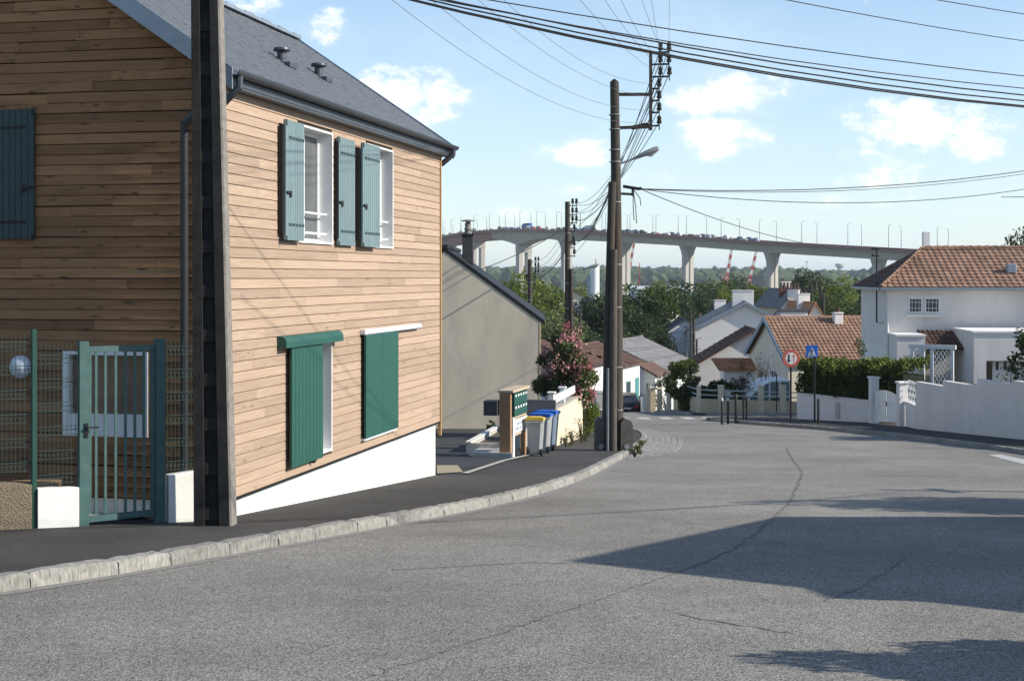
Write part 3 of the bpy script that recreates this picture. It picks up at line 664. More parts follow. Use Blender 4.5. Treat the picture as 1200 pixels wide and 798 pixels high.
# ---------------------------------------------------------------- dark concrete pole with ladder recesses
M_cpole = mat('grey-black concrete', (.017, .0165, .016), .9, .45, 7, bump=.5, bscale=30, dirt=.4, dscale=3, dcol=(.035, .034, .032))  # near-black base tone with slightly lighter blotches
M_cpolel = mat('concrete edge painted sunlit', (.2, .185, .165), .9, .25, 9, bump=.5, bscale=30)
def concrete_pole(bx, by, lean, H, label, rz=0.0, w0=.43, k=.0172, dep=.34):
    r = empty('concrete_pole', (bx, by, g(by)), rz, label, 'utility pole')
    def wz(z): return w0-k*z
    def cx(z): return lean*z
    left = MB(); right = MB(); n = 12
    for (mb, sgn) in ((left, -1), (right, 1)):
        rows = []
        for i in range(n+1):
            z = -.3+(H+.3)*i/n; w = wz(z); c = cx(z); t = .105*w/w0+.02
            x0, x1 = (c-w/2, c-w/2+t) if sgn < 0 else (c+w/2-t, c+w/2); d = dep*(w/w0)*.5
            rows.append([(x0, -d, z), (x1, -d, z), (x1, d, z), (x0, d, z)])
        vs = [p for q in rows for p in q]; fs = [(i*4+j, i*4+(j+1) % 4, (i+1)*4+(j+1) % 4, (i+1)*4+j) for i in range(n) for j in range(4)]+[(0, 1, 2, 3), (n*4+3, n*4+2, n*4+1, n*4)]
        mb.add(vs, fs)
    left.build('flange', M_cpole, r); right.build('flange', M_cpole, r)
    web = MB(); vs = []
    for i in range(n+1):
        z = -.3+(H+.3)*i/n; w = wz(z)*.42; c = cx(z); d = dep*(wz(z)/w0)*.5-.075; vs += [(c-w, -d, z), (c+w, -d, z), (c+w, d, z), (c-w, d, z)]
    web.add(vs, [(i*4+j, i*4+(j+1) % 4, (i+1)*4+(j+1) % 4, (i+1)*4+j) for i in range(n) for j in range(4)]); web.build('web', M_cpole, r)
    z = .16
    while z < H:
        w = wz(z)*.4; c = cx(z); d = dep*(wz(z)/w0)*.5-.03
        MB().box(c-w, c+w, -d, d, z-.075, z+.075).build('rung', M_cpole, r); z += .535
    eg = MB(); vs = []
    for i in range(n+1):
        z = -.02+H*i/n; c = cx(z)+wz(z)/2+.001; d = dep*(wz(z)/w0)*.5; vs += [(c, -d, z), (c+.024, -d+.01, z), (c+.024, d-.01, z), (c, d, z)]
    eg.add(vs, [(i*4+j, i*4+(j+1) % 4, (i+1)*4+(j+1) % 4, (i+1)*4+j) for i in range(n) for j in range(4)]); eg.build('sunlit_edge', M_cpolel, r)  # sunlit right side of the pole painted as a paler strip
    return r
cp = GP(251.5, 614.9); concrete_pole(cp.x, cp.y, -.0155, 10.2, 'dark grey-black concrete pole with ladder recesses beside the timber house', 0.0)
CPX, CPY = cp.x, cp.y
# ---------------------------------------------------------------- beige gable house beyond the driveway
M_beige = mat('weathered beige render', (.56, .485, .375), .95, .12, .8, bump=.5, bscale=35, dirt=.5, dscale=1.1, dcol=(.30, .255, .195), stretch=(1, 1, .4), detail=8)
M_beigel = mat('ochre render', (.5, .38, .22), .95, .1, 2, bump=.3, bscale=30)
M_dark = mat('dark slate edge', (.012, .012, .013), .6, .2, 6)
BX, BY = Xat(632, 54), 54.0; BA = math.atan2(1, .021)
bh = empty('gable_house', (BX, BY, EYE), BA, 'plain beige rendered gable wall house with dark roof edge and tall chimney', 'house')
bw = 3.62; ze, zr = -1.66, .98; zb = g(54)-EYE-.4; BL = 9.0
MB().prism([(0, 0, zb), (0, 2*bw, zb-.1), (0, 2*bw, ze), (0, bw, zr), (0, 0, ze)], (BL, 0, 0)).build('wall', M_beige, bh)
MB().box(-.012, BL, -.05, -.002, zb, ze).build('side_wall', M_beigel, bh)
s_ = (zr-ze)/bw; o_ = .22
MB().prism([(-.02, -o_, ze-s_*o_), (-.02, bw, zr), (-.02, bw, zr+.17), (-.02, -o_, ze-s_*o_+.17)], (BL+.04, 0, 0)).build('roof', M_dark, bh)
MB().prism([(-.02, 2*bw+o_, ze-s_*o_), (-.02, bw+.002, zr), (-.02, bw+.002, zr+.17), (-.02, 2*bw+o_, ze-s_*o_+.17)], (BL+.04, 0, 0)).build('roof', M_dark, bh)
MB().box(-.14, BL+.14, bw-.14, bw+.14, zr+.12, zr+.26).build('ridge', M_dark, bh)
chy = along(546.5, BX, BY+3, -1, .021); zc = Zat(276, 57)-EYE
ch = MB().bbox(2.8, 3.3, chy-.22, chy+.22, zr-1.3, zc, .02).build('chimney', mat('sooty chimney render', (.045, .045, .048), .9, .3, 5, bump=.4, bscale=30, dirt=.3, dscale=4, dcol=(.15, .14, .13)), bh)
MB().bbox(2.76, 3.34, chy-.26, chy+.26, zc, zc+.06, .01).build('chimney_cap', M_dark, ch)
M_pot = mat('lichened chimney pot', (.18, .17, .15), .9, .4, 9, bump=.5, bscale=40)
MB().lathe([(.16, 0), (.15, .1), (.13, .14), (.16, .2), (.12, .3), (.14, .42), (.1, .45), (.1, .52)], (3.05, chy, zc+.05), 10).build('chimney_pot', M_pot, ch, True)
MB().lathe([(.3, 0), (.28, .03), (.1, .07)], (3.05, chy, zc+.57), 10).build('cowl', M_pot, ch, True)
# ---------------------------------------------------------------- shared mailbox stand
M_mwood = mat('weathered oak', (.30, .18, .095), .8, .25, 6, stretch=(6, 6, 1), bump=.3, bscale=30)
M_mwoodl = mat('bleached oak', (.45, .36, .25), .8, .15, 6, stretch=(1, 6, 6))
M_mbox = mat('dark green mailbox lacquer', (.02, .085, .07), .4, .08)
a_ = GP(600, 536.5); b_ = GP(618, 530); ma = math.atan2(b_.y-a_.y, b_.x-a_.x)
MA = R(76); ms = empty('mailbox_stand', (a_.x-.05, a_.y, g(a_.y)), MA, 'wooden stand carrying two rows of dark green mailboxes beside the bins', 'mailbox')
Lm = 1.75; H = 1.62
MB().bbox(-.06, .07, -.03, .26, -.15, H, .01).build('post', M_mwood, ms)
MB().bbox(Lm-.12, Lm, .0, .13, -.25, H-.02, .01).build('post', M_mwood, ms)
MB().bbox(.075, .2, -.075, -.035, -.2, .98, .008).build('post_facing', M_pvc, ms)
MB().box(-.075, Lm+.01, -.1, .3, H+.002, H+.06).build('roof_board', M_mwoodl, ms)
MB().box(.2, Lm-.125, -.03, .0, .94, .98).build('shelf_rail', M_mwoodl, ms)
MB().box(.2, Lm-.125, -.03, .02, .5, .56).build('bottom_rail', M_mwoodl, ms)
for i in range(5):
    for j in range(2):
        x = .24+i*.275; z = 1.0+j*.3
        o = MB().bbox(x, x+.268, -.06, .25, z, z+.29, .006).build('mailbox', M_mbox, ms)
        MB().box(x+.07, x+.2, -.066, -.061, z+.19, z+.245).build('name_plate', M_pvc, o)
        MB().box(x+.04, x+.23, -.064, -.061, z+.262, z+.275).build('letter_slot', M_black, o)
MB().bbox(-.1, .28, .3, .66, 1.05, 1.42, .01).build('side_mailbox', mat('grey metal box', (.06, .065, .062), .5, .1), ms)
MB().box(.22, Lm-.13, -.055, -.035, .58, .92).build('street_sign', M_pvc, ms)
M_ink = mat('grey-blue sign lettering', (.12, .16, .3), .6, .1)
rr = random.Random(5)
for row, zz in ((0, .8), (1, .68)):
    x = .5 if row == 0 else .4
    while x < 1.45:
        w_ = rr.uniform(.03, .06); MB().box(x, x+w_, -.0575, -.056, zz-.035, zz+.035*rr.uniform(.6, 1.2)).build('sign_letter', M_ink, ms); x += w_+.03+(0.05 if rr.random() < .2 else 0)
        if row and x > .9: break
# ---------------------------------------------------------------- wheelie bins
M_bing = mat('grey bin plastic', (.30, .31, .31), .55, .06); M_bind = mat('blue-grey bin plastic', (.15, .2, .26), .55, .06)
M_lidy = mat('yellow lid plastic', (.55, .38, .05), .5, .05); M_lidb = mat('blue lid plastic', (.02, .10, .42), .45, .05)
M_rub = mat('black rubber', (.015, .015, .015), .8, .1)
def bin_(x, y, rz, mbody, mlid, label, w=.5, h=.95, tilt=0):
    r = empty('wheelie_bin', (x, y, g(y)), rz, label, 'bin', 'wheelie bins beside the mailbox stand'); b = MB(); d = w*1.05; r0 = .8
    prof = []
    for z, s_ in ((.05, .76), (.1, .78), (h*.55, .9), (h-.06, 1.0), (h-.05, 1.07), (h, 1.08)):
        hw, hd = w/2*s_, d/2*s_; c = .05
        prof.append([(-hw+c, -hd, z), (hw-c, -hd, z), (hw, -hd+c, z), (hw, hd-c, z), (hw-c, hd, z), (-hw+c, hd, z), (-hw, hd-c, z), (-hw, -hd+c, z)])
    vs = [p for q in prof for p in q]; fs = [(i*8+j, i*8+(j+1) % 8, (i+1)*8+(j+1) % 8, (i+1)*8+j) for i in range(len(prof)-1) for j in range(8)]+[tuple(range(8)), tuple(range(len(vs)-1, len(vs)-9, -1))]
    b.add(vs, fs).build('body', mbody, r)
    hw, hd = w*.57, d*.58
    MB().add([(-hw,-hd,h+.002),(hw,-hd,h+.002),(hw,hd,h+.002),(-hw,hd,h+.002),(-hw+.01,-hd+.02,h+.04),(hw-.01,-hd+.02,h+.04),(hw-.01,hd,h+.08),(-hw+.01,hd,h+.08),(-hw*.5,-hd*.4,h+.085),(hw*.5,-hd*.4,h+.085),(hw*.5,hd*.7,h+.11),(-hw*.5,hd*.7,h+.11)],
             [(0,1,5,4),(1,2,6,5),(2,3,7,6),(3,0,4,7),(4,5,9,8),(5,6,10,9),(6,7,11,10),(7,4,8,11),(8,9,10,11),(0,3,2,1)]).build('lid', mlid, r)
    MB().tube([(-hw, hd+.04, h-.04), (hw, hd+.04, h-.04)], .016, 6).build('handle', mbody, r)
    for sx in (-1, 1):
        MB().tube([(sx*(w*.43)-.025, d*.36, .1), (sx*(w*.43)+.025, d*.36, .1)], .1, 14).build('wheel', M_rub, r)
p = GP(626, 531.5); bin_(Xat(627.5, 36.7), 36.7, MA+math.pi/2+.1, M_bing, M_lidy, 'grey wheelie bin with a yellow lid next to the mailboxes', .42, .93)
bin_(Xat(634.5, 38.6), 38.6, MA+math.pi/2+.05, M_bing, M_lidb, 'pale grey wheelie bin with a blue lid behind the yellow-lidded bin', .52, 1.0)
bin_(Xat(641.5, 39.9), 39.9, MA+math.pi/2, M_bind, M_lidb, 'blue-grey wheelie bin with a blue lid against the garden wall', .56, 1.05)
# concrete trough / coping of the bank beside the drive
tr = empty('concrete_planter', (Xat(590, 40.5), 40.5, g(40.5)), R(80), 'low pale concrete planter trough behind the mailbox stand', 'planter')
MB().box(-2.2, 2.0, -.42, -.3, -.3, .42).box(-2.2, 2.0, .5, .62, -.3, .42).box(-2.2, -2.08, -.3, .5, -.3, .42).build('trough_wall', M_conc, tr)
MB().box(-2.08, 2.0, -.3, .5, -.2, .3).build('soil', mat('dry soil', (.09, .075, .055), .95, .3, 10), tr)
MB().box(-2.23, 2.0, -.44, -.28, .421, .46).box(-2.23, 2.0, .48, .64, .421, .46).build('coping', mat('white concrete coping', (.6, .58, .54), .9, .08), tr)
sheet('kerbed_island', [(Xat(549, 36.5), 36.6), (Xat(556, 35.6), 35.6), (Xat(600, 35.2), 35.2), (Xat(603, 38.5), 38.4), (Xat(568, 39.5), 39.5)], .13, M_conc, .5, .13)
# garden wall with white pillars and boards
WX, WY = Xat(650, 42), 42.0; WA = math.atan2(5.5, 1.1); wl = 5.6
gw = empty('garden_wall', (WX, WY, 0), WA, 'cream garden wall with white posts and white boards under the oleander', 'wall')
M_cream = mat('cream render', (.62, .54, .40), .93, .07, 3, bump=.3, bscale=50, dirt=.3, dscale=1.5, dcol=(.45, .37, .26))
M_cap = mat('mossy concrete coping', (.33, .3, .26), .95, .2, 8)
zt = Zat(481, 42)
def wlx(x): return g(WY+x*.98)
mb = MB(); mb.add([(0,0,wlx(0)-.2),(wl,0,wlx(wl)-.2),(wl,0,zt),(0,0,zt),(0,.2,wlx(0)-.2),(wl,.2,wlx(wl)-.2),(wl,.2,zt),(0,.2,zt)], [(0,1,2,3),(4,7,6,5),(0,4,5,1),(3,2,6,7),(0,3,7,4),(1,5,6,2)]); mb.build('wall_body', M_cream, gw)
MB().box(-.03, wl+.03, -.04, .24, zt+.002, zt+.07).build('coping', M_cap, gw)
for x in (.05, wl*.36, wl-.1):
    o = MB().bbox(x-.08, x+.08, .02, .18, zt+.071, zt+.5, .012).build('pillar', M_plinth, gw); MB().bbox(x-.12, x+.12, -.02, .22, zt+.5, zt+.55, .01).build('pillar_cap', M_plinth, o)
for x0, x1 in ((.135, wl*.36-.085), (wl*.36+.085, wl-.185)):
    MB().box(x0, x1, .05, .09, zt+.18, zt+.42).build('board', M_pvc, gw)
mb = MB().box(-.14, -.03, -.05, 1.1, g(42)-.3, zt+.32); mb.build('end_pier', mat('grey mortar pier', (.17, .16, .15), .95, .2, 5, bump=.4, bscale=30), gw)
# ---------------------------------------------------------------- central twin wooden pole with lamp, brackets and rack
M_pole = mat('creosoted timber', (.055, .045, .036), .85, .4, 5, stretch=(6, 6, .5), bump=.6, bscale=20, detail=8)
M_polel = mat('weathered grey timber', (.085, .073, .06), .9, .35, 5, stretch=(6, 6, .5), bump=.6, bscale=20, detail=8)
M_galv = mat('galvanised steel', (.30, .31, .32), .5, .15, 5, metal=.5)
M_ins = mat('dark glass insulator', (.02, .018, .015), .25, .1)
M_iron = mat('rusty bracket steel', (.035, .028, .024), .7, .3, 8)
PY = 40.0; PXc = Xat(722, PY); zg = g(PY)
up = empty('utility_pole', (PXc, PY, zg), 0, 'tall triple timber pole with street lamp and insulator rack on the pavement corner', 'utility pole')
def pp(px, py, dy=0): return Vector((Xat(px, PY)-PXc, dy, Zat(py, PY)-zg))
MB().tube([pp(723.5, 532)-Vector((0, 0, .2)), pp(723.2, 400), pp(722.3, 250), pp(720, 96)], [.17, .16, .145, .125], 14).build('main_pole', M_pole, up, True)
MB().tube([pp(720, 96), pp(720, 93)], [.11, .03], 12).build('pole_cap', M_dark, up)
MB().tube([pp(709.5, 532, -.22)-Vector((0, 0, .2)), pp(712, 400, -.2), pp(717, 214, -.17)], [.135, .125, .11], 14).build('stay_pole', M_pole, up, True)
MB().tube([pp(717, 532, -.42)-Vector((0, 0, .2)), pp(717.5, 400, -.4), pp(718.5, 293, -.36)], [.11, .105, .09], 14).build('stub_pole', M_polel, up, True)
MB().tube([pp(711, 527, -.46), pp(711.5, 430, -.44)], .045, 8).build('cable_conduit', M_galv, up, True)
for x in (703.5, 733.5):
    c = pp(x, 526); 
    o = MB().prism([(c.x-.17, -.32, -.2), (c.x+.17, -.32, -.2), (c.x+.17, -.32, .72), (c.x+.12, -.32, .85), (c.x-.08, -.32, .93), (c.x-.17, -.32, .8)], (0, .5, 0)).build('concrete_socket', mat('socket concrete', (.11, .10, .09), .95, .25, 6, bump=.5, bscale=30), up)
    MB().tube([(c.x, -.34, .14), (c.x, -.31, .14)], .075, 10).build('socket_bolt', M_galv, o)
for py in (135, 152, 176, 190, 237, 310, 360, 430, 480):
    c = pp(720+(py-96)*.009, py); MB().lathe([(.165, -.012), (.17, 0), (.165, .012)], c, 12).build('band', M_galv, up)
def lamp_arm(par, base, dx, dz, L=.62, s=1.0, dy=0.0):
    b0 = Vector(base); e = b0+Vector((dx*s, dy, dz*s))
    a = MB().tube([b0+Vector((0, 0, -.22)), b0, e], .032*s, 8).build('lamp_arm', M_galv, par)
    d = (e-b0).normalized(); h0 = e-d*.05; h1 = e+d*L*s
    hd = MB(); nn = 6; rows = []
    for i, (t, wv, hu, hd_) in enumerate(((0, .05, .05, .04), (.15, .075, .07, .045), (.4, .12, .1, .05), (.75, .16, .12, .05), (.95, .14, .1, .04), (1, .1, .05, .03))):
        c = h0.lerp(h1, t); rows.append([(c.x, c.y-wv*s, c.z), (c.x, c.y-wv*.6*s, c.z+hu*s), (c.x, c.y+wv*.6*s, c.z+hu*s), (c.x, c.y+wv*s, c.z), (c.x, c.y+wv*.7*s, c.z-hd_*s), (c.x, c.y-wv*.7*s, c.z-hd_*s)])
    vs = [p for q in rows for p in q]; k = len(rows)
    hd.add(vs, [(i*6+j, i*6+(j+1) % 6, (i+1)*6+(j+1) % 6, (i+1)*6+j) for i in range(k-1) for j in range(6)]+[tuple(range(6)), tuple(range(k*6-1, k*6-7, -1))])
    o = hd.build('lamp_head', mat('lamp housing', (.22, .225, .22), .5, .1), par, True)
    q0 = h0.lerp(h1, .5); q1 = h0.lerp(h1, .93)
    vs = []
    for t in (0, .15, .5, .85, 1):
        c = q0.lerp(q1, t); rr_ = math.sin(math.pi*min(max(t, .08), .92)); vs += [(c.x, c.y-.11*s, c.z-.035*s), (c.x, c.y-.07*s, c.z-(.04+.09*rr_)*s), (c.x, c.y+.07*s, c.z-(.04+.09*rr_)*s), (c.x, c.y+.11*s, c.z-.035*s)]
    MB().add(vs, [(i*4+j, i*4+j+1, i*4+5+j, i*4+4+j) for i in range(4) for j in range(3)]+[(0, 1, 2, 3), (16, 17, 18, 19)]).build('lamp_glass', mat('lamp bowl', (.5, .5, .46), .3, .05), o, True)
lamp_arm(up, pp(727, 192), (746-727)/F*PY, (192-185)/F*PY, .66)
# side rack of insulators on two steel arms
RX = 762.5
for py0, py1 in ((111, 111), (150, 149)):
    MB().beam(pp(725, py0), pp(RX, py1), .09, .085).build('bracket_arm', M_iron, up)
MB().beam(pp(RX, 153), pp(RX, 62), .085, .085).build('rack_mast', M_iron, up)
MB().beam(pp(740, 150, .04), pp(RX-2, 146, .04), .06, .12).build('bracket_arm', M_iron, up)
RACK = []
def insulator(par, p, m=M_ins, s=1.0, side=False):
    MB().lathe([(.012*s, -.14*s), (.012*s, -.02*s), (.05*s, -.01*s), (.055*s, .04*s), (.035*s, .06*s), (.05*s, .09*s), (.04*s, .14*s), (.01*s, .16*s)], p, 8).build('insulator', m, par, True)
for py, xs in ((62, (774, 784)), (76, (774, 784)), (90.5, (774, 784.5)), (104.5, (772.5,)), (118.5, (772.5,)), (132.5, (772.5,)), (148, (772.5,))):
    MB().beam(pp(RX, py), pp(xs[-1]+.5, py-.6), .04, .05).build('cross_bar', M_iron, up)
    for x in xs:
        insulator(up, pp(x, py-3.5), s=1.35); q = pp(x, py-5)+Vector((PXc, PY, zg)); RACK.append(q)
# bracket that carries the service cables to the right
MB().beam(pp(725, 227), pp(743, 228), .05, .07).build('service_bracket', M_iron, up)
MB().beam(pp(741.5, 230), pp(741.5, 220), .07, .06).build('service_bracket', M_iron, up)
MB().tube([pp(730, 218.5), pp(748, 221.5), pp(752, 221)], .05, 6).build('cable_clamp', M_ins, up)
for k, (x, y0, y1) in enumerate(((743, 224, 258), (746, 224, 262), (751, 224, 241))):
    MB().tube([pp(742, 222), pp(x-1, (y0+y1)/2), pp(x, y1)], .012, 4).build('cable_tail', M_ins, up)
# ---------------------------------------------------------------- foliage helpers
def leaf_mesh(name, C, m, w, l, seed=0, up=.0, out=None, droop=0):
    rs = np.random.RandomState(seed); n = len(C); C = np.asarray(C, float)
    d = rs.normal(size=(n, 3)); d[:, 2] += up
    if out is not None: d = d*.7+out*.9
    d[:, 2] -= droop
    d /= np.linalg.norm(d, axis=1)[:, None]+1e-9
    r = rs.normal(size=(n, 3)); s = np.cross(d, r); s /= np.linalg.norm(s, axis=1)[:, None]+1e-9
    sc = rs.uniform(.6, 1.35, size=(n, 1)); L_ = l*sc; W_ = w*sc; nn = np.cross(s, d)
    a = C-d*L_/2; b = C+s*W_/2+nn*W_*.18; c = C+d*L_/2; e = C-s*W_/2+nn*W_*.18
    V = np.stack([a, b, c, e], 1).reshape(-1, 3)
    me = bpy.data.meshes.new(name); me.vertices.add(4*n); me.vertices.foreach_set('co', V.ravel())
    me.loops.add(4*n); me.loops.foreach_set('vertex_index', np.arange(4*n)); me.polygons.add(n)
    me.polygons.foreach_set('loop_start', np.arange(n)*4); me.polygons.foreach_set('loop_total', np.full(n, 4))
    me.materials.append(m); me.update(); me.validate(); return me
def crown_pts(n, rad, ncl, seed, h0=0, clump=.42, squash=.8, shape='round', fill=.25):
    """points and outward directions of leaves in clumps spread through a crown of half sizes rad, base at h0"""
    rs = np.random.RandomState(seed); cl = []; cr = []
    while len(cl) < ncl:
        p = rs.uniform(-1, 1, 3); q = np.linalg.norm(p)
        if q > 1 or q < .25: continue
        if shape == 'cone' and np.hypot(p[0], p[1]) > .95*(1-(p[2]+1)/2)+.05: continue
        if shape == 'flat' and p[2] < -.3: continue
        cl.append(p*rad); cr.append(clump*min(rad[0], rad[2])*rs.uniform(.55, 1.15)*(1 if shape != 'cone' else .35+.75*(1-(p[2]+1)/2)))
    cl = np.array(cl); cr = np.array(cr); k = rs.choice(ncl, n, p=cr**2/np.sum(cr**2))
    u = rs.normal(size=(n, 3)); u /= np.linalg.norm(u, axis=1)[:, None]
    rr = rs.uniform(0, 1, n)**(1/3.) ; rr = np.where(rs.uniform(size=n) < fill, rr*.8, .72+.34*rs.uniform(size=n))
    C = cl[k]+u*(cr[k]*rr)[:, None]*np.array([1, 1, squash]); C[:, 2] += h0+rad[2]
    return C, u, cl+np.array([0, 0, h0+rad[2]]), cr
G_dark = leafmat('dark foliage', (.012, .024, .008), (.055, .085, .022))
G_mid = leafmat('mid green foliage', (.02, .038, .009), (.09, .13, .028))
G_bright = leafmat('yellow-green foliage', (.04, .065, .01), (.18, .225, .035), .4)
G_pale = leafmat('pale willow foliage', (.05, .07, .025), (.17, .205, .08), .35)
G_olea = leafmat('oleander foliage', (.025, .045, .014), (.12, .16, .05), .25)
G_hedge = leafmat('laurel foliage', (.014, .028, .007), (.08, .11, .022), .3)
G_conif = leafmat('conifer foliage', (.010, .022, .012), (.04, .07, .03), .1)
G_pink = leafmat('pink oleander blossom', (.50, .16, .18), (.80, .42, .42), .35)
G_pinkd = leafmat('deep pink oleander blossom', (.30, .05, .07), (.55, .15, .17), .3)
M_bark = mat('grey-brown bark', (.075, .058, .042), .95, .35, 6, stretch=(4, 4, .7), bump=.6, bscale=20)
TREES = {}
def tree_proto(key, h, rad, ncl, nl, leaf, m, seed, shape='round', trunk=.3, clump=.42, squash=.8, droop=0, lw=.6, fill=.25):
    h0 = h-2*rad[2]; C, u, cl, cr = crown_pts(nl, np.array(rad), ncl, seed, h0, clump, squash, shape, fill)
    cm = leaf_mesh('crown', C, m, leaf*lw, leaf, seed, out=u, droop=droop)
    t = MB(); rnd = random.Random(seed); top = h0+rad[2]*(1.7 if shape == 'cone' else 1.05)
    pts = [(0, 0, -.4), (rnd.uniform(-.1, .1), rnd.uniform(-.1, .1), top*.35), (rnd.uniform(-.3, .3), rnd.uniform(-.3, .3), top*.7), (rnd.uniform(-.3, .3), rnd.uniform(-.3, .3), top)]
    t.tube(pts, [trunk, trunk*.75, trunk*.5, trunk*.15], 8)
    for c in cl[:min(len(cl), 16)]:
        z = max(h0*.7, min(c[2]-.3, top*.75)); q = (c[0]*.12, c[1]*.12, z); mid = (c[0]*.55, c[1]*.55, (z+c[2])/2+.15*abs(c[2]-z)); t.tube([q, mid, tuple(c)], [trunk*.35, trunk*.22, trunk*.08], 5)
    tm = t.mesh('trunk', M_bark, True); TREES[key] = (tm, cm, h)
def tree(key, x, y, h, label, group='trees below the street', rz=None, zb=None, wid=1.0, cat='tree', name='tree'):
    tm, cm, h0 = TREES[key]; s = h/h0; r = empty(name, (x, y, g(y)-.15 if zb is None else zb), random.uniform(0, 6.28) if rz is None else rz, label, cat, group)
    for nm, me in (('trunk', tm), ('crown', cm)):
        o = link(nm, me, r); o.scale = (s*wid, s*wid, s)
    return r
# ---------------------------------------------------------------- oleander behind the cream wall
ox, oy = Xat(664, 47.8), 47.8
oz = g(oy)
ol = empty('oleander', (ox, oy, oz), .3, 'big oleander bush with clusters of pink blossom behind the garden wall', 'bush')
C, u, cl, cr = crown_pts(15000, np.array([.85, 1.5, 1.2]), 52, 11, .95, .42, .9, 'round', .3)
link('foliage', leaf_mesh('foliage', C, G_olea, .055, .2, 11, out=u, up=.4), ol)
rs = np.random.RandomState(4); bl = []; bd = []
for i in range(120):
    k = rs.randint(len(cl)); v = rs.normal(size=3); v[1] = -abs(v[1])*1.2 if rs.rand() < .8 else v[1]; v /= np.linalg.norm(v); c = cl[k]+v*cr[k]*.95
    n = rs.randint(30, 70); bl.append(c+rs.normal(size=(n, 3))*np.array([.1, .1, .13])); bd.append(rs.rand())
A = np.concatenate([b for b, d in zip(bl, bd) if d < .65]); B = np.concatenate([b for b, d in zip(bl, bd) if d >= .65])
tag(link('blossoms', leaf_mesh('blossoms', A, G_pink, .06, .065, 5), ol), kind='stuff'); tag(link('blossoms', leaf_mesh('blossoms', B, G_pinkd, .055, .06, 6), ol), kind='stuff')
b = MB(); rnd = random.Random(2)
for i in range(14):
    a = rnd.uniform(0, 6.28); q = rnd.uniform(.3, 1.2); b.tube([(math.cos(a)*.2, math.sin(a)*.2, -.1), (math.cos(a)*q*.6, math.sin(a)*q*.6, 1), (math.cos(a)*q, math.sin(a)*q, 2.2)], [.035, .025, .01], 5)
b.build('stems', M_bark, ol)
def bush(x, y, h, rad, m, label, n=2500, leaf=.12, lw=.5, seed=1, name='bush', cat='bush', group=None, ncl=18, zb=None, clump=.42, up=.2):
    r = empty(name, (x, y, (g(y) if zb is None else zb)-.02), 0, label, cat, group); C, u, cl, cr = crown_pts(n, np.array([rad[0], rad[1], h*.5]), ncl, seed, 0.02, clump, .9)
    C[:, 2] = np.abs(C[:, 2]); link('foliage', leaf_mesh('foliage', C, m, leaf*lw, leaf, seed, out=u, up=up), r)
    b = MB(); rnd = random.Random(seed)
    for c in cl[:10]: b.tube([(0, 0, -.05), (c[0]*.4, c[1]*.4, c[2]*.5), tuple(c)], [.03, .02, .008], 5)
    b.build('stems', M_bark, r); return r
bush(Xat(690, 48.5), 48.8, 1.35, (.3, .9), G_bright, 'pale green creeper spilling over the far end of the cream wall', 1500, .1, seed=8, clump=.9)
for k, (px, py, h) in enumerate(((668, 521, .5), (679, 519, .75), (684, 517, .45), (662, 523, .3))):
    p = GP(px, py); bush(p.x+.05, p.y, h, (.14, .14), G_mid, ('tall weed with small leaves at the foot of the cream wall', 'low weed tuft at the foot of the cream wall')[k in (2, 3)], 160, .06, .5, seed=20+k, name='weed', cat='weed', group='weeds at the cream wall' if k < 2 else 'low weeds at the cream wall', ncl=9, clump=1.1)
for k, (px, py) in enumerate(((752, 527), (756, 520), (748, 532))):
    p = GP(px, py); bush(p.x-.1, p.y, .14, (.16, .25), G_mid, 'grass tuft growing out of the kerb at the pavement tip', 120, .12, .15, seed=30+k, name='grass_tuft', cat='weed', group='grass tufts at the kerb', ncl=8, up=1.2, clump=.9)
bush(Xat(583, 46), 46, .55, (.4, .3), G_dark, 'small dark plant beside the planter in front of the beige gable', 300, .16, .5, seed=41, name='plant', cat='plant')
# ---------------------------------------------------------------- right side: hedge wall, gate, stepped wall
M_shadew = mat('white painted render', (.74, .715, .685), .92, .04, 2, bump=.25, bscale=60, dirt=.3, dscale=1.1, dcol=(.60, .57, .53))
M_wgrey = mat('grey-white render', (.68, .64, .595), .93, .08, 1.5, bump=.3, bscale=50, dirt=.35, dscale=.7, dcol=(.52, .485, .44), stretch=(1, 1, .3))
def P2(px, Y): return Vector((Xat(px, Y), Y, 0))
ha, hb = P2(934, 64.0), P2(1022, 59.8)
def wall_line(name, a, c, th, zt0, zt1, m, label, cat='wall', part='wall_body', root=None):
    d = (c-a); l = d.length; r = root or empty(name, (a.x, a.y, 0), math.atan2(d.y, d.x), label, cat); n = max(2, int(l/1.0)); vs = []; fs = []
    for i in range(n+1):
        t = i/n; Y = a.y+d.y*t; z = zt0+(zt1-zt0)*t; vs += [(l*t, 0, g(Y)-.3), (l*t, 0, z), (l*t, th, z), (l*t, th, g(Y)-.3)]
    for i in range(n): fs += [(i*4+j, (i+1)*4+j, (i+1)*4+(j+1) % 4, i*4+(j+1) % 4) for j in range(4)]
    fs += [(0, 1, 2, 3), (n*4+3, n*4+2, n*4+1, n*4)]
    MB().add(vs, fs).build(part, m, r); return r, l
zt = Zat(465.5, 62)
hw_, hl = wall_line('garden_wall', ha, hb, .2, zt, zt, M_shadew, 'low white garden wall under the clipped hedge')
MB().box(-.03, hl+.02, -.035, .24, zt+.002, zt+.05).build('coping', M_shadew, hw_)
gx = along(982, ha.x, ha.y, (hb-ha).normalized().x, (hb-ha).normalized().y)
MB().box(gx-.14, gx+.14, -.03, -.001, g(62)+.12, g(62)+.82).build('meter_box_door', mat('grey meter door', (.42, .42, .42), .6, .05), hw_)
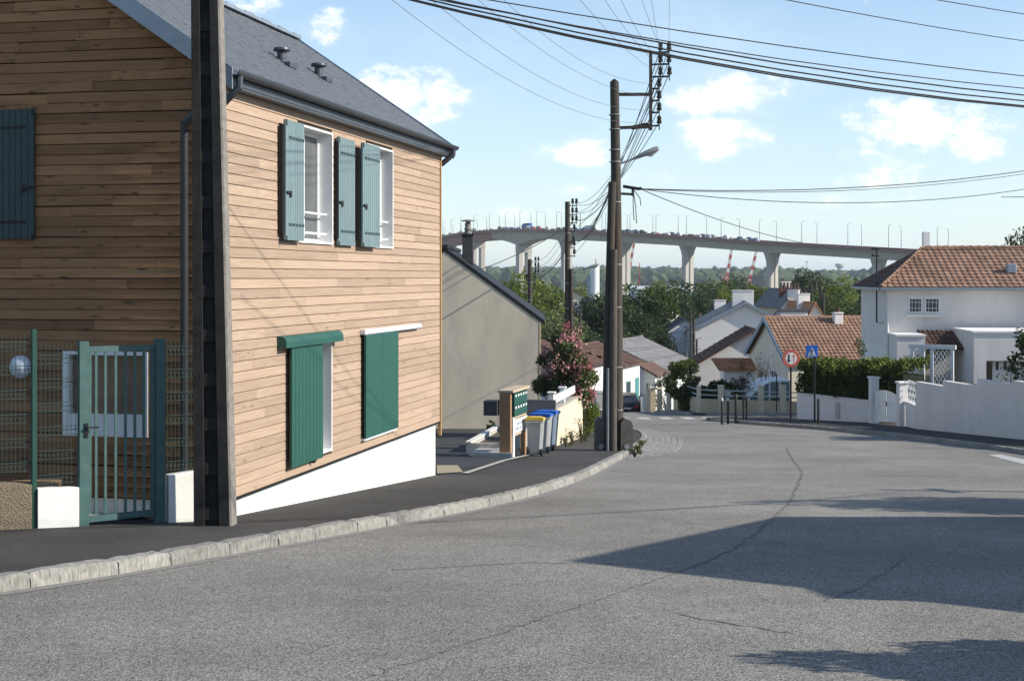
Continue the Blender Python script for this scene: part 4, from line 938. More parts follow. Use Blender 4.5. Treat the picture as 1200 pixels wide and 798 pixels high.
# hedge
hd = (hb-ha).normalized(); hn = Vector((-hd.y, hd.x, 0)); hg = empty('hedge', (ha.x+hn.x*.9, ha.y+hn.y*.9, zt), math.atan2(hd.y, hd.x), 'clipped laurel hedge, dark below and sunlit on top, above the white wall', 'hedge')
rs = np.random.RandomState(9); n = 16000; hh = Zat(430, 62)-zt
U = rs.uniform(size=(n, 3)); X = U[:, 0]*(hl+1.9)-.1; Yq = (U[:, 1]-.5)*1.5; Zq = U[:, 2]*hh
f = rs.randint(0, 6, n); Yq = np.where(f < 3, -.75+rs.normal(size=n)*.06, Yq); Zq = np.where(f == 4, hh+rs.normal(size=n)*.1, Zq); Zq = np.where(f == 5, hh+rs.normal(size=n)*.08, Zq)
bul = .12*np.sin(X*2.1)+.1*np.sin(X*4.7+1)+.08*np.sin(X*9+2); Zq = np.where(Zq > hh*.7, Zq+bul+.12*np.maximum(0, X-3.3), Zq); Yq = Yq-(.05*np.sin(X*3+Zq*4)+.04*np.sin(X*8+Zq*7))
C = np.stack([X, Yq, Zq], 1); od = np.zeros((n, 3)); od[:, 1] = np.where(f < 3, -1, 0); od[:, 2] = np.where(f >= 4, 1, .2)
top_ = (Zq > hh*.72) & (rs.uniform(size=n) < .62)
link('foliage', leaf_mesh('foliage', C[~top_], G_hedge, .075, .14, 3, out=od[~top_]), hg)
link('sunlit_top_leaves', leaf_mesh('sunlit_top_leaves', C[top_], leafmat('laurel leaves painted sunlit', (.045, .07, .01), (.22, .27, .045), .35), .075, .15, 4, out=od[top_], up=.4), hg)  # sunlight on the hedge top painted as lighter leaves
MB().box(.1, hl+1.5, -.6, .6, .02, hh-.12).build('dark_core', mat('hedge interior', (.012, .016, .008), .95, .3, 6), hg)  # near-black box filling the hedge behind its leaves
for k in range(7): MB().tube([(.4+k*.7, 0, -.3), (.4+k*.7, 0, .3)], .04, 6).build('stem', M_bark, hg)
# small shoots with bare sprays above the hedge by the house corner
bush(Xat(1008, 66.5), 66.5, 3.6, (.5, .5), G_mid, 'loose green shrub rising behind the hedge at the house corner', 900, .13, seed=51, clump=.5)
# gate pillars and white double gate
ga, gb = P2(1024, 59.5), P2(1057, 56.3); gd = (gb-ga); gl_ = gd.length
gr = empty('driveway_gate', (ga.x, ga.y, 0), math.atan2(gd.y, gd.x), 'white double garden gate with arched top between two white pillars', 'gate')
for k, (x, yt, YY) in enumerate(((0, 443, 59.5), (gl_, 449, 56.3))):
    zt_ = Zat(yt, YY); o = MB().bbox(x-.17, x+.17, -.17, .17, g(YY)-.3, zt_, .012).build('pillar', M_shadew, gr); MB().bbox(x-.22, x+.22, -.22, .22, zt_, zt_+.07, .02).build('pillar_cap', M_shadew, o)
lw_ = (gl_-.4)/2; zg1 = g(57.9)+.12; ztop = Zat(458, 58)
for s_ in (0, 1):
    x0 = .2+s_*lw_; n = 6; lf = MB().box(x0+.01, x0+lw_-.01, -.02, .02, zg1+.15, zg1+.23).box(x0+.01, x0+lw_-.01, -.02, .02, ztop-.5, ztop-.44).build('gate_leaf', M_pvc, gr)
    for i in range(n):
        xx = x0+.02+(lw_-.04)*i/n; xx2 = xx+(lw_-.04)/n-.012; t = ((xx+xx2)/2-.2)/(2*lw_); arch = .16*math.sin(math.pi*t)
        zb_ = zg1+(g(ga.y+gd.y*t)-g(57.9))
        MB().box(xx, xx2, -.035, -.021, zb_, ztop-.14+arch).build('plank', M_pvc, lf)
MB().box(.2+lw_-.03, .2+lw_+.03, -.06, -.036, ztop-.62, ztop-.42).build('latch', M_black, gr)
# wall stub with lattice, then the stepped wall
sa, sb = P2(1061, 56.1), P2(1074, 54.1)
zs = Zat(474, 55); lw2, ll = wall_line('low_wall', sa, sb, .18, zs, zs, M_shadew, 'short low white wall with lattice above, between gate pillar and stepped wall')
lt = MB(); zl0, zl1 = zs, Zat(447, 55)
for k in range(-4, 9):
    for sgn in (1, -1):
        pts = []
        x0 = k*.28; h_ = zl1-zl0
        a0, a1 = (x0, x0+h_*.55) if sgn > 0 else (x0+h_*.55, x0)
        za, zb_ = zl0, zl1
        def clipx(a0, a1, za, zb_):
            lo, hi = 0.02, ll-.02; t0, t1 = 0, 1; dx = a1-a0
            for bnd, sg in ((lo, 1), (hi, -1)):
                if abs(dx) < 1e-6: continue
                t = (bnd-a0)/dx
                if (dx > 0) == (sg > 0): t0 = max(t0, t)
                else: t1 = min(t1, t)
            return (t0, t1)
        t0, t1 = clipx(a0, a1, za, zb_)
        if t1-t0 > .05: lt.beam((a0+(a1-a0)*t0, .09, za+(zb_-za)*t0), (a0+(a1-a0)*t1, .09, za+(zb_-za)*t1), .02, .025)
lt.build('lattice', M_pvc, lw2)
MB().box(-.02, ll, -.03, .21, zs+.002, zs+.04).build('coping', M_shadew, lw2)
wa, wb = P2(1073, 54.0), Vector((17.4, 40, 0)); wd = (wb-wa).normalized(); 
stw = empty('stepped_wall', (wa.x, wa.y, 0), math.atan2(wd.y, wd.x), 'tall white rendered boundary wall stepping up the pavement in level sections', 'wall')
cuts = [along(px, wa.x, wa.y, wd.x, wd.y) for px in (1073, 1105, 1145, 1188)]; cuts += [cuts[-1]+2.4, cuts[-1]+4.8]
tops = [Zat(447, 54)]; 
for px, py in ((1105, 446), (1145, 444), (1188, 446)): Y = wa.y+wd.y*along(px, wa.x, wa.y, wd.x, wd.y); tops.append(Zat(py, Y))
tops.append(tops[-1]+.2)
for a, c, z in zip(cuts, cuts[1:], tops):
    n = 3; vs = []; fs = []
    for i in range(n+1):
        x = a+(c-a)*i/n; Y = wa.y+wd.y*x; vs += [(x, 0, g(Y)-.3), (x, 0, z), (x, .22, z), (x, .22, g(Y)-.3)]
    fs = [(i*4+j, (i+1)*4+j, (i+1)*4+(j+1) % 4, i*4+(j+1) % 4) for i in range(n) for j in range(4)]+[(0, 1, 2, 3), (n*4+3, n*4+2, n*4+1, n*4)]
    MB().add(vs, fs).build('wall_section', M_wgrey, stw)
# ---------------------------------------------------------------- signs and bollards
M_signp = mat('black sign post', (.012, .012, .013), .45, .1)
M_red = mat('faded sign red', (.36, .075, .055), .5, .08); M_blue = mat('sign blue', (.012, .10, .42), .45, .05); M_signw = mat('sign white', (.5, .5, .48), .5, .04)
def sign_root(px, py, label):
    p = GP(px, py); r = empty('road_sign', (p.x, p.y, p.z), 0, label, 'sign'); return r, p
r, p = sign_root(927, 496, 'round priority sign with red border and two arrows on a black post')
zc = Zat(420, p.y)-p.z; MB().tube([(0, .06, -.2), (0, .06, zc+.3)], .042, 10).build('post', M_signp, r)
MB().lathe([(.36, -.012), (.37, 0), (.36, .012)], (0, 0, 0), 32).build('sign_rim', M_red, r).rotation_euler = (R(90), 0, R(6)); bpy.data.objects[-1] if 0 else None
for o in r.children:
    if o.name.startswith('sign_rim'): o.location = (0, 0, zc)
def disc(par, rad, m, name, yoff, zc, n=32):
    o = MB().lathe([(rad, -.002), (rad, .002)], (0, 0, 0), n).build(name, m, par); o.location = (yoff*math.sin(R(6)), -yoff*math.cos(R(6)), zc); o.rotation_euler = (R(90), 0, R(6)); return o
disc(r, .245, M_signw, 'sign_face', .016, zc)
def arrow(par, x, z0, z1, w, head, m, yy, zc):
    d = 1 if z1 > z0 else -1
    o = MB().prism([(x-w, yy, zc+z0), (x+w, yy, zc+z0), (x+w, yy, zc+z1-d*head), (x+head*.75, yy, zc+z1-d*head), (x, yy, zc+z1), (x-head*.75, yy, zc+z1-d*head), (x-w, yy, zc+z1-d*head)], (0, .003, 0)).build('arrow', m, par); o.rotation_euler = (0, 0, R(6)); return o
arrow(r, -.1, .17, -.18, .035, .12, M_black, -.024, zc); arrow(r, .11, -.17, .17, .014, .1, M_red, -.024, zc)
r, p = sign_root(955, 494.5, 'square blue pedestrian crossing sign on a black post')
zc = Zat(411.5, p.y)-p.z; MB().tube([(0, .06, -.2), (0, .06, zc+.2)], .042, 10).build('post', M_signp, r)
MB().bbox(-.25-.13, .25-.13, -.012, .012, zc-.26, zc+.25, .01).build('sign_plate', M_blue, r)
MB().prism([(-.13-.17, -.016, zc-.17), (-.13+.17, -.016, zc-.17), (-.13, -.016, zc+.17)], (0, .003, 0)).build('triangle', M_signw, r)
pc = -.13
MB().lathe([(.005, -.03), (.025, -.012), (.025, .012), (.005, .03)], (pc, -.021, zc+.065), 8).build('walker_head', M_black, r)
MB().beam((pc, -.021, zc+.04), (pc-.01, -.021, zc-.045), .05, .008).build('walker_body', M_black, r)
for sx, sz in ((-.06, -.14), (.045, -.14)): MB().beam((pc-.008, -.021, zc-.045), (pc+sx, -.021, zc+sz), .022, .006).build('walker_leg', M_black, r)
for sx in (-.06, .05): MB().beam((pc, -.021, zc+.03), (pc+sx, -.021, zc-.03), .016, .006).build('walker_arm', M_black, r)
for k in range(5): MB().box(pc-.17+k*.075, pc-.17+k*.075+.04, -.019, -.016, zc-.215, zc-.185).build('stripe', M_signw, r)
def bollard(px, pyb, pyt, w, label, group, white=False):
    p = GP(px, pyb); h = (pyb-pyt)/F*p.y; r = empty('bollard', (p.x, p.y, p.z), 0, label, 'bollard', group)
    MB().tube([(0, 0, -.15), (0, 0, h-.02), (0, 0, h)], [w, w, w*.8], 12).build('post', M_signp, r, True)
    if white: MB().lathe([(w*1.02, h-.1), (w*1.06, h-.03), (w*.8, h+.01), (w*.3, h+.03)], (0, 0, 0), 12).build('white_head', M_signw, r, True)
    else: MB().lathe([(w*1.08, h*.82), (w*1.08, h*.86)], (0, 0, 0), 12).build('collar', M_black, r)
bollard(846, 494, 467, .055, 'white-headed black bollard at the outer end of the row, nearest the kerb tip', 'white-headed bollards', True)
bollard(853, 493.5, 467, .055, 'white-headed black bollard right beside the taller thick black bollard', 'white-headed bollards', True)
bollard(862.5, 493, 462, .068, 'taller thick black bollard between the white-headed bollards and hoop barrier', None)
bollard(959, 496.5, 467, .055, 'plain black bollard beside the pedestrian crossing sign', None)
p = GP(871, 493); q = GP(877, 493.5); r = empty('hoop_barrier', (p.x, p.y, p.z), 0, 'narrow black hoop barrier at the street corner beside the bollards', 'barrier')
h = 27/F*p.y; dx = q.x-p.x
for x in (0, dx): MB().tube([(x, 0, -.15), (x, 0, h)], .045, 10).build('leg', M_signp, r)
MB().tube([(-.0, 0, h-.02), (dx, 0, h-.02)], .045, 10).build('top_rail', M_signp, r); MB().tube([(0, 0, h*.6), (dx, 0, h*.6)], .02, 6).build('cross_rail', M_signp, r)
# ---------------------------------------------------------------- houses
def tilemat(name, c1, c2, c3):
    m = bpy.data.materials.new(name); m.use_nodes = True; nt = m.node_tree; N = nt.nodes; L = nt.links; b = N['Principled BSDF']
    ge = N.new('ShaderNodeNewGeometry'); cr = N.new('ShaderNodeValToRGB'); L.new(ge.outputs['Random Per Island'], cr.inputs[0])
    e = cr.color_ramp.elements; e[0].color = (*c1, 1); e[1].color = (*c2, 1); x = e.new(.5); x.color = (*c3, 1)
    n = N.new('ShaderNodeTexNoise'); n.inputs['Scale'].default_value = .8; n.inputs['Detail'].default_value = 6; L.new(ge.outputs['Position'], n.inputs['Vector'])
    mr = N.new('ShaderNodeMapRange'); L.new(n.outputs[0], mr.inputs[0]); mr.inputs[1].default_value = .45; mr.inputs[2].default_value = .75; mr.inputs[4].default_value = .6
    mx = N.new('ShaderNodeMix'); mx.data_type = 'RGBA'; L.new(mr.outputs[0], mx.inputs[0]); L.new(cr.outputs[0], mx.inputs[6]); mx.inputs[7].default_value = (c1[0]*.55, c1[1]*.6, c1[2]*.65, 1)
    L.new(mx.outputs[2], b.inputs['Base Color']); b.inputs['Roughness'].default_value = .85; b.inputs['Specular IOR Level'].default_value = .2
    MATS[name] = m; return m
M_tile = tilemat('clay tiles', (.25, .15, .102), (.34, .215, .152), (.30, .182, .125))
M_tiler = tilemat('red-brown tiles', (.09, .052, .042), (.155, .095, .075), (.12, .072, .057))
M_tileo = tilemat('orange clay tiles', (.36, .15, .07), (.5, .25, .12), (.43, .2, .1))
M_fibro = mat('grey fibre-cement roof', (.17, .165, .165), .8, .2, 1.5, world=True, stretch=(1, 1, 1), dirt=.4, dscale=.6, dcol=(.1, .1, .1))
M_slate2 = mat('dark slate roof', (.075, .08, .09), .6, .25, 2, world=True)
M_win = glassmat('dark house window', (.03, .035, .045), .1)
M_teal = mat('turquoise door paint', (.06, .24, .24), .5, .08)
M_trim = mat('blue-grey bargeboard', (.19, .27, .35), .6, .08)
def tiles(parent, A, B, Cc, D, tw, tl, m, name='roof_tiles', lift=.06, off=.035):
    """A,B eave left/right, Cc,D ridge right/left: overlapping curved tiles, each its own shell"""
    A, B, Cc, D = (Vector(v) for v in (A, B, Cc, D)); nrm = (B-A).cross(D-A).normalized()
    if nrm.z < 0: nrm = -nrm
    sl = ((D-A)+(Cc-B)).length/2; nr = max(2, int(sl/tl)); mb = MB(); prof = [(0, .0), (.16, .028), (.34, .034), (.52, .022), (.68, .0), (.86, -.006), (1.02, .0)]
    eu = (B-A).normalized(); half = (A+B)/2
    for r_ in range(nr):
        t0 = r_/nr; t1 = min(1, (r_+1.12)/nr); L0 = A.lerp(D, t0); R0 = B.lerp(Cc, t0)
        a0 = (L0-A).dot(eu); a1 = (R0-A).dot(eu); up0 = A.lerp(D, t0); upv = ((D-A)-eu*(D-A).dot(eu)); base = A+upv*t0; base1 = A+upv*t1
        k0 = math.floor(a0/tw); k = k0
        while k*tw < a1:
            x0 = max(a0, k*tw); x1 = min(a1, (k+1)*tw)
            if x1-x0 > tw*.25:
                vs = []
                jj = random.uniform(-.006, .006)
                for (f_, h_) in prof:
                    x = x0+(x1-x0)*f_; vs.append(base+eu*x+nrm*(h_+lift+off+jj)); 
                for (f_, h_) in prof:
                    x = x0+(x1-x0)*f_; vs.append(base1+eu*x+nrm*(h_+off))
                n = len(prof); fs = [(i, i+1, n+i+1, n+i) for i in range(n-1)]
                for (f_, h_) in prof: x = x0+(x1-x0)*f_; vs.append(base+eu*x+nrm*(off))
                fs += [(2*n+i, 2*n+i+1, i+1, i) for i in range(n-1)]
                mb.add(vs, fs)
            k += 1
    me = bpy.data.meshes.new(name); me.from_pydata(mb.v, [], mb.f); me.materials.append(m); me.update()
    o = bpy.data.objects.new(name, me); COL.objects.link(o); o.parent = parent; tag(o, kind='stuff'); return o
def win(par, axis, a0, a1, z0, z1, d, sgn, frame=M_pvc, pane=M_win, mull=1, sill=True, bars=0, depth=.05):
    """surface window: frame proud of a wall face at coordinate d, outward sign sgn"""
    def bx(m_, a, c, e0, e1, z_0, z_1):
        lo, hi = sorted((d+sgn*e0, d+sgn*e1))
        if axis == 'x': m_.box(a, c, lo, hi, z_0, z_1)
        else: m_.box(lo, hi, a, c, z_0, z_1)
        return m_
    t = .06; f = MB(); bx(f, a0, a0+t, -.02, depth, z0, z1); bx(f, a1-t, a1, -.02, depth, z0, z1); bx(f, a0+t, a1-t, -.02, depth, z1-t, z1); bx(f, a0+t, a1-t, -.02, depth, z0, z0+t)
    for k in range(1, mull+1): c = a0+(a1-a0)*k/(mull+1); bx(f, c-t*.5, c+t*.5, -.02, depth-.005, z0+t, z1-t)
    w = f.build('window', frame, par); bx(MB(), a0+t, a1-t, .0, .012, z0+t, z1-t).build('pane', pane, w)
    if sill: bx(MB(), a0-.08, a1+.08, -.02, .12, z0-.08, z0-.005).build('sill', frame, w)
    if bars:
        b = MB()
        for k in range(1, bars): c = a0+(a1-a0)*k/bars; bx(b, c-.008, c+.008, depth+.005, depth+.03, z0+.02, z1-.02)
        for q in (.3, .7): bx(b, a0+.02, a1-.02, depth+.002, depth+.012, z0+(z1-z0)*q-.012, z0+(z1-z0)*q+.012)
        b.build('window_bars', M_pvc, w)
    return w
# the big white house behind the hedge, hipped tile roof
RX0, RY0 = Xat(1040, 70), 70.0; RA = math.atan2(-.11, 1)
rh = empty('white_house', (RX0, RY0, EYE), RA, 'large greyish white two-storey house with hipped clay tile roof behind the hedge', 'house')
RL, RD = 16.0, 9.6; ze = Zat(337.5, 70)-EYE; zr = Zat(291.5, 74.8)-EYE; zb = g(70)-EYE-1.5
MB().box(0, RL, 0, RD, zb, ze).build('wall', M_wgrey, rh)
ov = .35; hip = 2.55
roofp = MB(); E = [(-ov, -ov, ze), (RL+ov, -ov, ze), (RL+ov, RD+ov, ze), (-ov, RD+ov, ze)]; ra, rb_ = (hip, RD/2, zr), (RL-hip, RD/2, zr)
rf = roofp.add(E+[ra, rb_], [(0, 1, 5, 4), (1, 2, 5), (2, 3, 4, 5), (3, 0, 4), (0, 3, 2, 1)]).build('roof', M_tiler, rh)
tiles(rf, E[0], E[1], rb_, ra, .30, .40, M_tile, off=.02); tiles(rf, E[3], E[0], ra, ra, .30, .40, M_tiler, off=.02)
b = MB()
for k in range(40):
    x = hip+k*.42
    if x > RL-hip: break
    b.tube([(x, RD/2, zr+.02), (x+.4, RD/2, zr+.04)], [.11, .13], 8)
b.build('ridge_tiles', M_tile, rf)
b = MB(); n = 18
for k in range(n):
    p0 = Vector(E[0]).lerp(Vector(ra), k/n)+Vector((0, 0, .06)); p1 = Vector(E[0]).lerp(Vector(ra), (k+1.05)/n)+Vector((0, 0, .05)); b.tube([p0, p1], [.12, .1], 8)
b.build('hip_tiles', M_tile, rf)
MB().box(-ov-.06, RL+ov, -ov-.13, -ov-.02, ze-.1, ze+.02).box(-ov-.13, -ov-.02, -ov, RD+ov, ze-.1, ze+.02).build('gutter', M_zincl, rh)
MB().box(-ov, RL, -ov, -.01, ze-.14, ze-.11).box(-ov, -.01, 0, RD, ze-.14, ze-.11).build('soffit', M_pvc, rh)
wx0 = (Xat(1064, 70)-RX0); wx1 = (Xat(1101, 69.7)-RX0)
for a, c in ((wx0, wx0+.66), (wx0+.78, wx0+1.5)): win(rh, 'x', a, c, Zat(366.5, 70)-EYE, Zat(349, 70)-EYE, 0, -1, mull=0, sill=False, bars=4)
MB().box(wx0-.12, wx0+1.62, -.14, -.001, Zat(371.5, 70)-EYE, Zat(368.5, 70)-EYE).build('sill', M_shadew, rh)
MB().box(wx0-.05, wx0+1.55, -.05, -.001, Zat(348.8, 70)-EYE, Zat(346.5, 70)-EYE).build('lintel', M_shadew, rh)
MB().tube([(-.06, -.1, ze-.12), (-.0, -.09, ze-.4), (-.0, -.09, zb+1)], .05, 8).build('downpipe', M_wgrey, rh)
MB().box(-.02, 0.001, .3, RD-.2, zb, Zat(406, 72)-EYE).build('base_band', M_plinth, rh)
v = MB().bbox(6.0, 6.45, 1.2, 1.75, ze+.75, ze+1.2, .05).build('roof_vent', M_zincl, rh)
# service mast with cross pieces on the left eave
mx_, mz = -.35, Zat(290, 71)-EYE
ms_ = MB().tube([(mx_, 1.2, Zat(378, 71)-EYE), (mx_, 1.2, mz)], .04, 8).build('service_mast', M_signp, rh)
for q in (.1, .42): MB().box(mx_-.25, mx_+.12, 1.17, 1.23, mz-q-.03, mz-q+.03).build('cross_bar', M_signp, ms_); MB().lathe([(.04, 0), (.05, .08), (.02, .14)], (mx_-.2, 1.2, mz-q), 8).build('insulator', M_ins, ms_)
MB().tube([(mx_+.02, 1.2, Zat(378, 71)-EYE), (mx_+1.3, .4, Zat(378, 71)-EYE)], .02, 5).build('mast_stay', M_galv, ms_)
# porch box, pergola lattice, brown tiled lean-to and garage in front of it
fy = -5.6
MB().box(.05, 1.35, fy+3.0, -.01, zb+.5, Zat(396, 66)-EYE).build('porch_wall', M_wgrey, rh)
MB().box(0.0, 1.4, fy+2.95, -.01, Zat(396, 66)-EYE, Zat(393.5, 66)-EYE).build('porch_coping', M_shadew, rh)
zl = Zat(392, 66)-EYE
lean = MB().add([(1.37, -3.0, zl-.72), (5.0, -3.0, zl-.72), (5.0, -.2, zl+.05), (1.37, -.2, zl+.05), (1.37, -3.0, zl-.78), (5.0, -3.0, zl-.78)], [(0, 1, 2, 3), (4, 5, 1, 0)]).build('lean_to_roof', M_tiler, rh)
tiles(lean, (1.37, -3.0, zl-.70), (5.0, -3.0, zl-.70), (5.0, -.2, zl+.05), (1.37, -.2, zl+.05), .22, .38, M_tiler, off=.02)
ga0, ga1 = 3.05, 6.2
MB().panel('x', ga0, ga1, zb, Zat(393, 62)-EYE, fy+.4, fy+.62, [(ga0+.55, ga1-.75, zb, Zat(425, 63)-EYE)]).box(ga0, ga0+.2, fy+.63, -.5, zb, Zat(393, 62)-EYE).box(ga1-.2, ga1, fy+.63, -.5, zb, Zat(393, 62)-EYE).build('garage_wall', M_wgrey, rh)
MB().box(ga0-.05, ga1+.05, fy+.35, -.5, Zat(393, 62)-EYE+.002, Zat(393, 62)-EYE+.09).build('garage_roof', M_shadew, rh)
gd_ = MB().box(ga0+.95, ga1-.75, fy+1.0, fy+1.05, zb, Zat(425, 63)-EYE).build('garage_door', M_pvc, rh)
for k in range(3): MB().box(ga0+1.1+k*.34, ga0+1.1+k*.34+.12, fy+.985, fy+.999, Zat(437, 63)-EYE, Zat(427, 63)-EYE).build('slit_window', M_win, gd_)
for k in range(1, 5): MB().box(ga0+.96, ga1-.76, fy+.992, fy+.999, Zat(437, 63)-EYE-.24*k, Zat(437, 63)-EYE-.24*k+.012).build('panel_groove', mat('grey joint', (.4, .4, .41), .7, .05), gd_)
MB().box(ga1+.02, ga1+6, fy-1.0, fy-.8, zb, Zat(399, 61)-EYE).build('rough_wall', mat('rough patched render', (.45, .44, .42), .95, .15, 2, bump=.8, bscale=14, dirt=.6, dscale=2.2, dcol=(.3, .29, .28)), rh)
MB().box(ga1+.02, ga1+6, -2.2, -.2, Zat(392, 64)-EYE-.1, Zat(392, 64)-EYE).build('lean_to_roof', M_tiler, rh)
# lattice pergola, a thing of its own
pa = P2(1068, 62.0); pb = P2(1117.5, 61.0); pd = pb-pa; pl = pd.length
pg = empty('lattice_screen', (pa.x, pa.y, 0), math.atan2(pd.y, pd.x), 'white diamond lattice screen with posts and top beam beside the garage', 'lattice')
zp1 = Zat(404, 61.5); zp0 = g(61.5)+.2
M_latt = mat('white-grey lattice paint', (.58, .6, .62), .6, .05)
for px in (1069, 1082, 1092, 1116): x = along(px, pa.x, pa.y, pd.x/pl, pd.y/pl); MB().box(x-.06, x+.06, -.05, .05, zp0-.4, zp1-.18).build('post', M_latt, pg)
MB().box(-.1, pl+.1, -.07, .07, zp1-.179, zp1).build('top_beam', M_latt, pg)
def lattice(mb, x0, x1, z0, z1, st, w):
    h_ = z1-z0; k = -20
    while k < 60:
        for sgn in (1, -1):
            a0 = x0+k*st; a1 = a0+sgn*h_*.62; t0, t1 = 0, 1; dx = a1-a0
            ta, tb = (x0-a0)/dx, (x1-a0)/dx; lo, hi = min(ta, tb), max(ta, tb); t0, t1 = max(0, lo), min(1, hi)
            if t1-t0 > .02: mb.beam((a0+dx*t0, .01*sgn, z0+h_*t0), (a0+dx*t1, .01*sgn, z0+h_*t1), .016, w)
        k += 1
for p0, p1 in ((1070, 1081), (1093, 1115)):
    x0 = along(p0, pa.x, pa.y, pd.x/pl, pd.y/pl); x1 = along(p1, pa.x, pa.y, pd.x/pl, pd.y/pl); mb = MB(); lattice(mb, x0, x1, zp0, zp1-.2, .17, .03); mb.build('lattice_panel', M_latt, pg)
# generic gabled house ------------------------------------------------
def house(name, label, x, y, rz, L, D, hw, hr, mw, mr, ovh=.25, tile=None, tmat=None, windows=(), doors=(), chim=(), hipped=0, trim=None, zbase=None, th=.1, cat='house', group=None):
    """local x along the ridge (length L), y across (depth D); origin at the near-left corner; hw, hr heights over base"""
    zb_ = g(y) if zbase is None else zbase; r = empty(name, (x, y, zb_), rz, label, cat, group)
    MB().prism([(0, 0, -2.5), (0, D, -2.5), (0, D, hw), (0, D/2, hr), (0, 0, hw)] if not hipped else [(0, 0, -2.5), (0, D, -2.5), (0, D, hw), (0, 0, hw)], (L, 0, 0)).build('wall', mw, r)
    s = (hr-hw)/(D/2); rf = None
    if hipped:
        E = [(-ovh, -ovh, hw), (L+ovh, -ovh, hw), (L+ovh, D+ovh, hw), (-ovh, D+ovh, hw)]; a, c = (hipped, D/2, hr), (L-hipped, D/2, hr)
        rf = MB().add(E+[a, c], [(0, 1, 5, 4), (1, 2, 5), (2, 3, 4, 5), (3, 0, 4), (0, 3, 2, 1)]).build('roof', mr, r)
        if tile: tiles(rf, E[0], E[1], c, a, tile[0], tile[1], tmat, off=.02); tiles(rf, E[1], E[2], c, c, tile[0], tile[1], tmat, off=.02); tiles(rf, E[3], E[0], a, a, tile[0], tile[1], tmat, off=.02)
    else:
        for k, (y0, sg) in enumerate(((-ovh, 1), (D+ovh, -1))):
            ym = D/2-.001*sg; z0 = hw-s*ovh
            rf = MB().prism([(-ovh, y0, z0), (-ovh, ym, hr), (-ovh, ym, hr+th), (-ovh, y0, z0+th)], (L+2*ovh, 0, 0)).build('roof', mr, r)
            if tile: tiles(rf, (-ovh, y0, z0+th), (L+ovh, y0, z0+th), (L+ovh, ym, hr+th), (-ovh, ym, hr+th), tile[0], tile[1], tmat, off=.004)
        if trim:
            for xx in (-ovh-.04, L+ovh):
                for y0, sg in ((-ovh, 1), (D+ovh, -1)): MB().prism([(xx, y0, hw-s*ovh-.16), (xx, D/2, hr-.14), (xx, D/2, hr+th+.06), (xx, y0, hw-s*ovh+th+.05)], (.04, 0, 0)).build('bargeboard', trim, r)
        MB().tube([(-ovh, D/2, hr+th+.02), (L+ovh, D/2, hr+th+.02)], .09, 8).build('ridge', tmat or mr, rf)
    for w in windows: win(r, *w)
    for (axis, a0, a1, z0, z1, d, sg, m_) in doors:
        if axis == 'x': MB().box(a0, a1, min(d, d+sg*.05), max(d, d+sg*.05), z0, z1).build('door', m_, r)
        else: MB().box(min(d, d+sg*.05), max(d, d+sg*.05), a0, a1, z0, z1).build('door', m_, r)
    for (cx_, cy_, w_, d_, zt_, m_) in chim:
        c = MB().bbox(cx_-w_/2, cx_+w_/2, cy_-d_/2, cy_+d_/2, hw, zt_, .015).build('chimney', m_, r); MB().bbox(cx_-w_/2-.05, cx_+w_/2+.05, cy_-d_/2-.05, cy_+d_/2+.05, zt_, zt_+.07, .015).build('chimney_cap', m_, c)
        for q in (-.22, .22): MB().lathe([(.09, 0), (.075, .3), (.095, .32)], (cx_+q*w_ if w_ > d_ else cx_, cy_+(q*d_ if d_ >= w_ else 0), zt_+.07), 8).build('chimney_pot', M_tiler, c)
    return r
# tile-roofed house with blue-grey gable trim
tx, ty = Xat(923, 82)+.05, 82.0; tb = g(82); thw = Zat(421, 82)-tb; thr = Zat(374, 86.2)-tb
house('tiled_house', 'cream bungalow with clay tile roof and blue-grey gable boards behind the garden fence', tx, ty, R(5.5), 6.6, 8.4, thw, thr, mat('cream house render', (.70, .63, .50), .93, .06, 1.5, dirt=.3, dscale=.8, dcol=(.45, .4, .32)), M_tiler, .3, (.26, .36), M_tile, trim=M_trim,
      windows=(('y', 2.4, 3.5, .9, 2.1, 0, -1),), chim=((4.1, 3.6, .5, .5, thr+.35, M_shadew),))
# conservatory with arched glazing in front of its gable
cvx, cvy = Xat(878, 78.5), 78.5
cv = empty('conservatory', (cvx, cvy, g(78.5)), R(2), 'small white framed glass veranda with curved roof in front of the tiled house', 'veranda')
cw = Xat(926, 78.5)-cvx; cvh = (Zat(447, 78.5)-g(78.5))
M_cgl = glassmat('greenish veranda glass', (.16, .20, .20), .1)
n = 10; arc = [(cw*i/n, 0, cvh-.9+.9*math.sin(math.pi*.5*min(1, (i/n)*1.6))) for i in range(n+1)]
MB().prism([(0, .02, -.3)]+[(p[0], .02, p[2]) for p in arc]+[(cw, .02, -.3)], (0, .02, 0)).build('glazing', M_cgl, cv)
MB().tube([(p[0], 0, p[2]) for p in arc], .045, 6).build('roof_rib', M_pvc, cv)
for q in (0, .3, .5, .75, 1):
    i = min(n, int(q*n)); MB().box(cw*q-.04, cw*q+.04, -.03, .015, -.3, arc[i][2]).build('mullion', M_pvc, cv)
MB().box(0, cw, -.03, .01, .75, .82).box(cw*.5, cw, -.03, .01, 1.6, 1.66).build('glazing_bar', M_pvc, cv)
MB().add([(p[0], .05, p[2]+.02) for p in arc]+[(p[0], 2.4, p[2]+.1) for p in arc], [(i, i+1, n+2+i, n+1+i) for i in range(n)]).build('roof_sheet', M_shadew, cv)
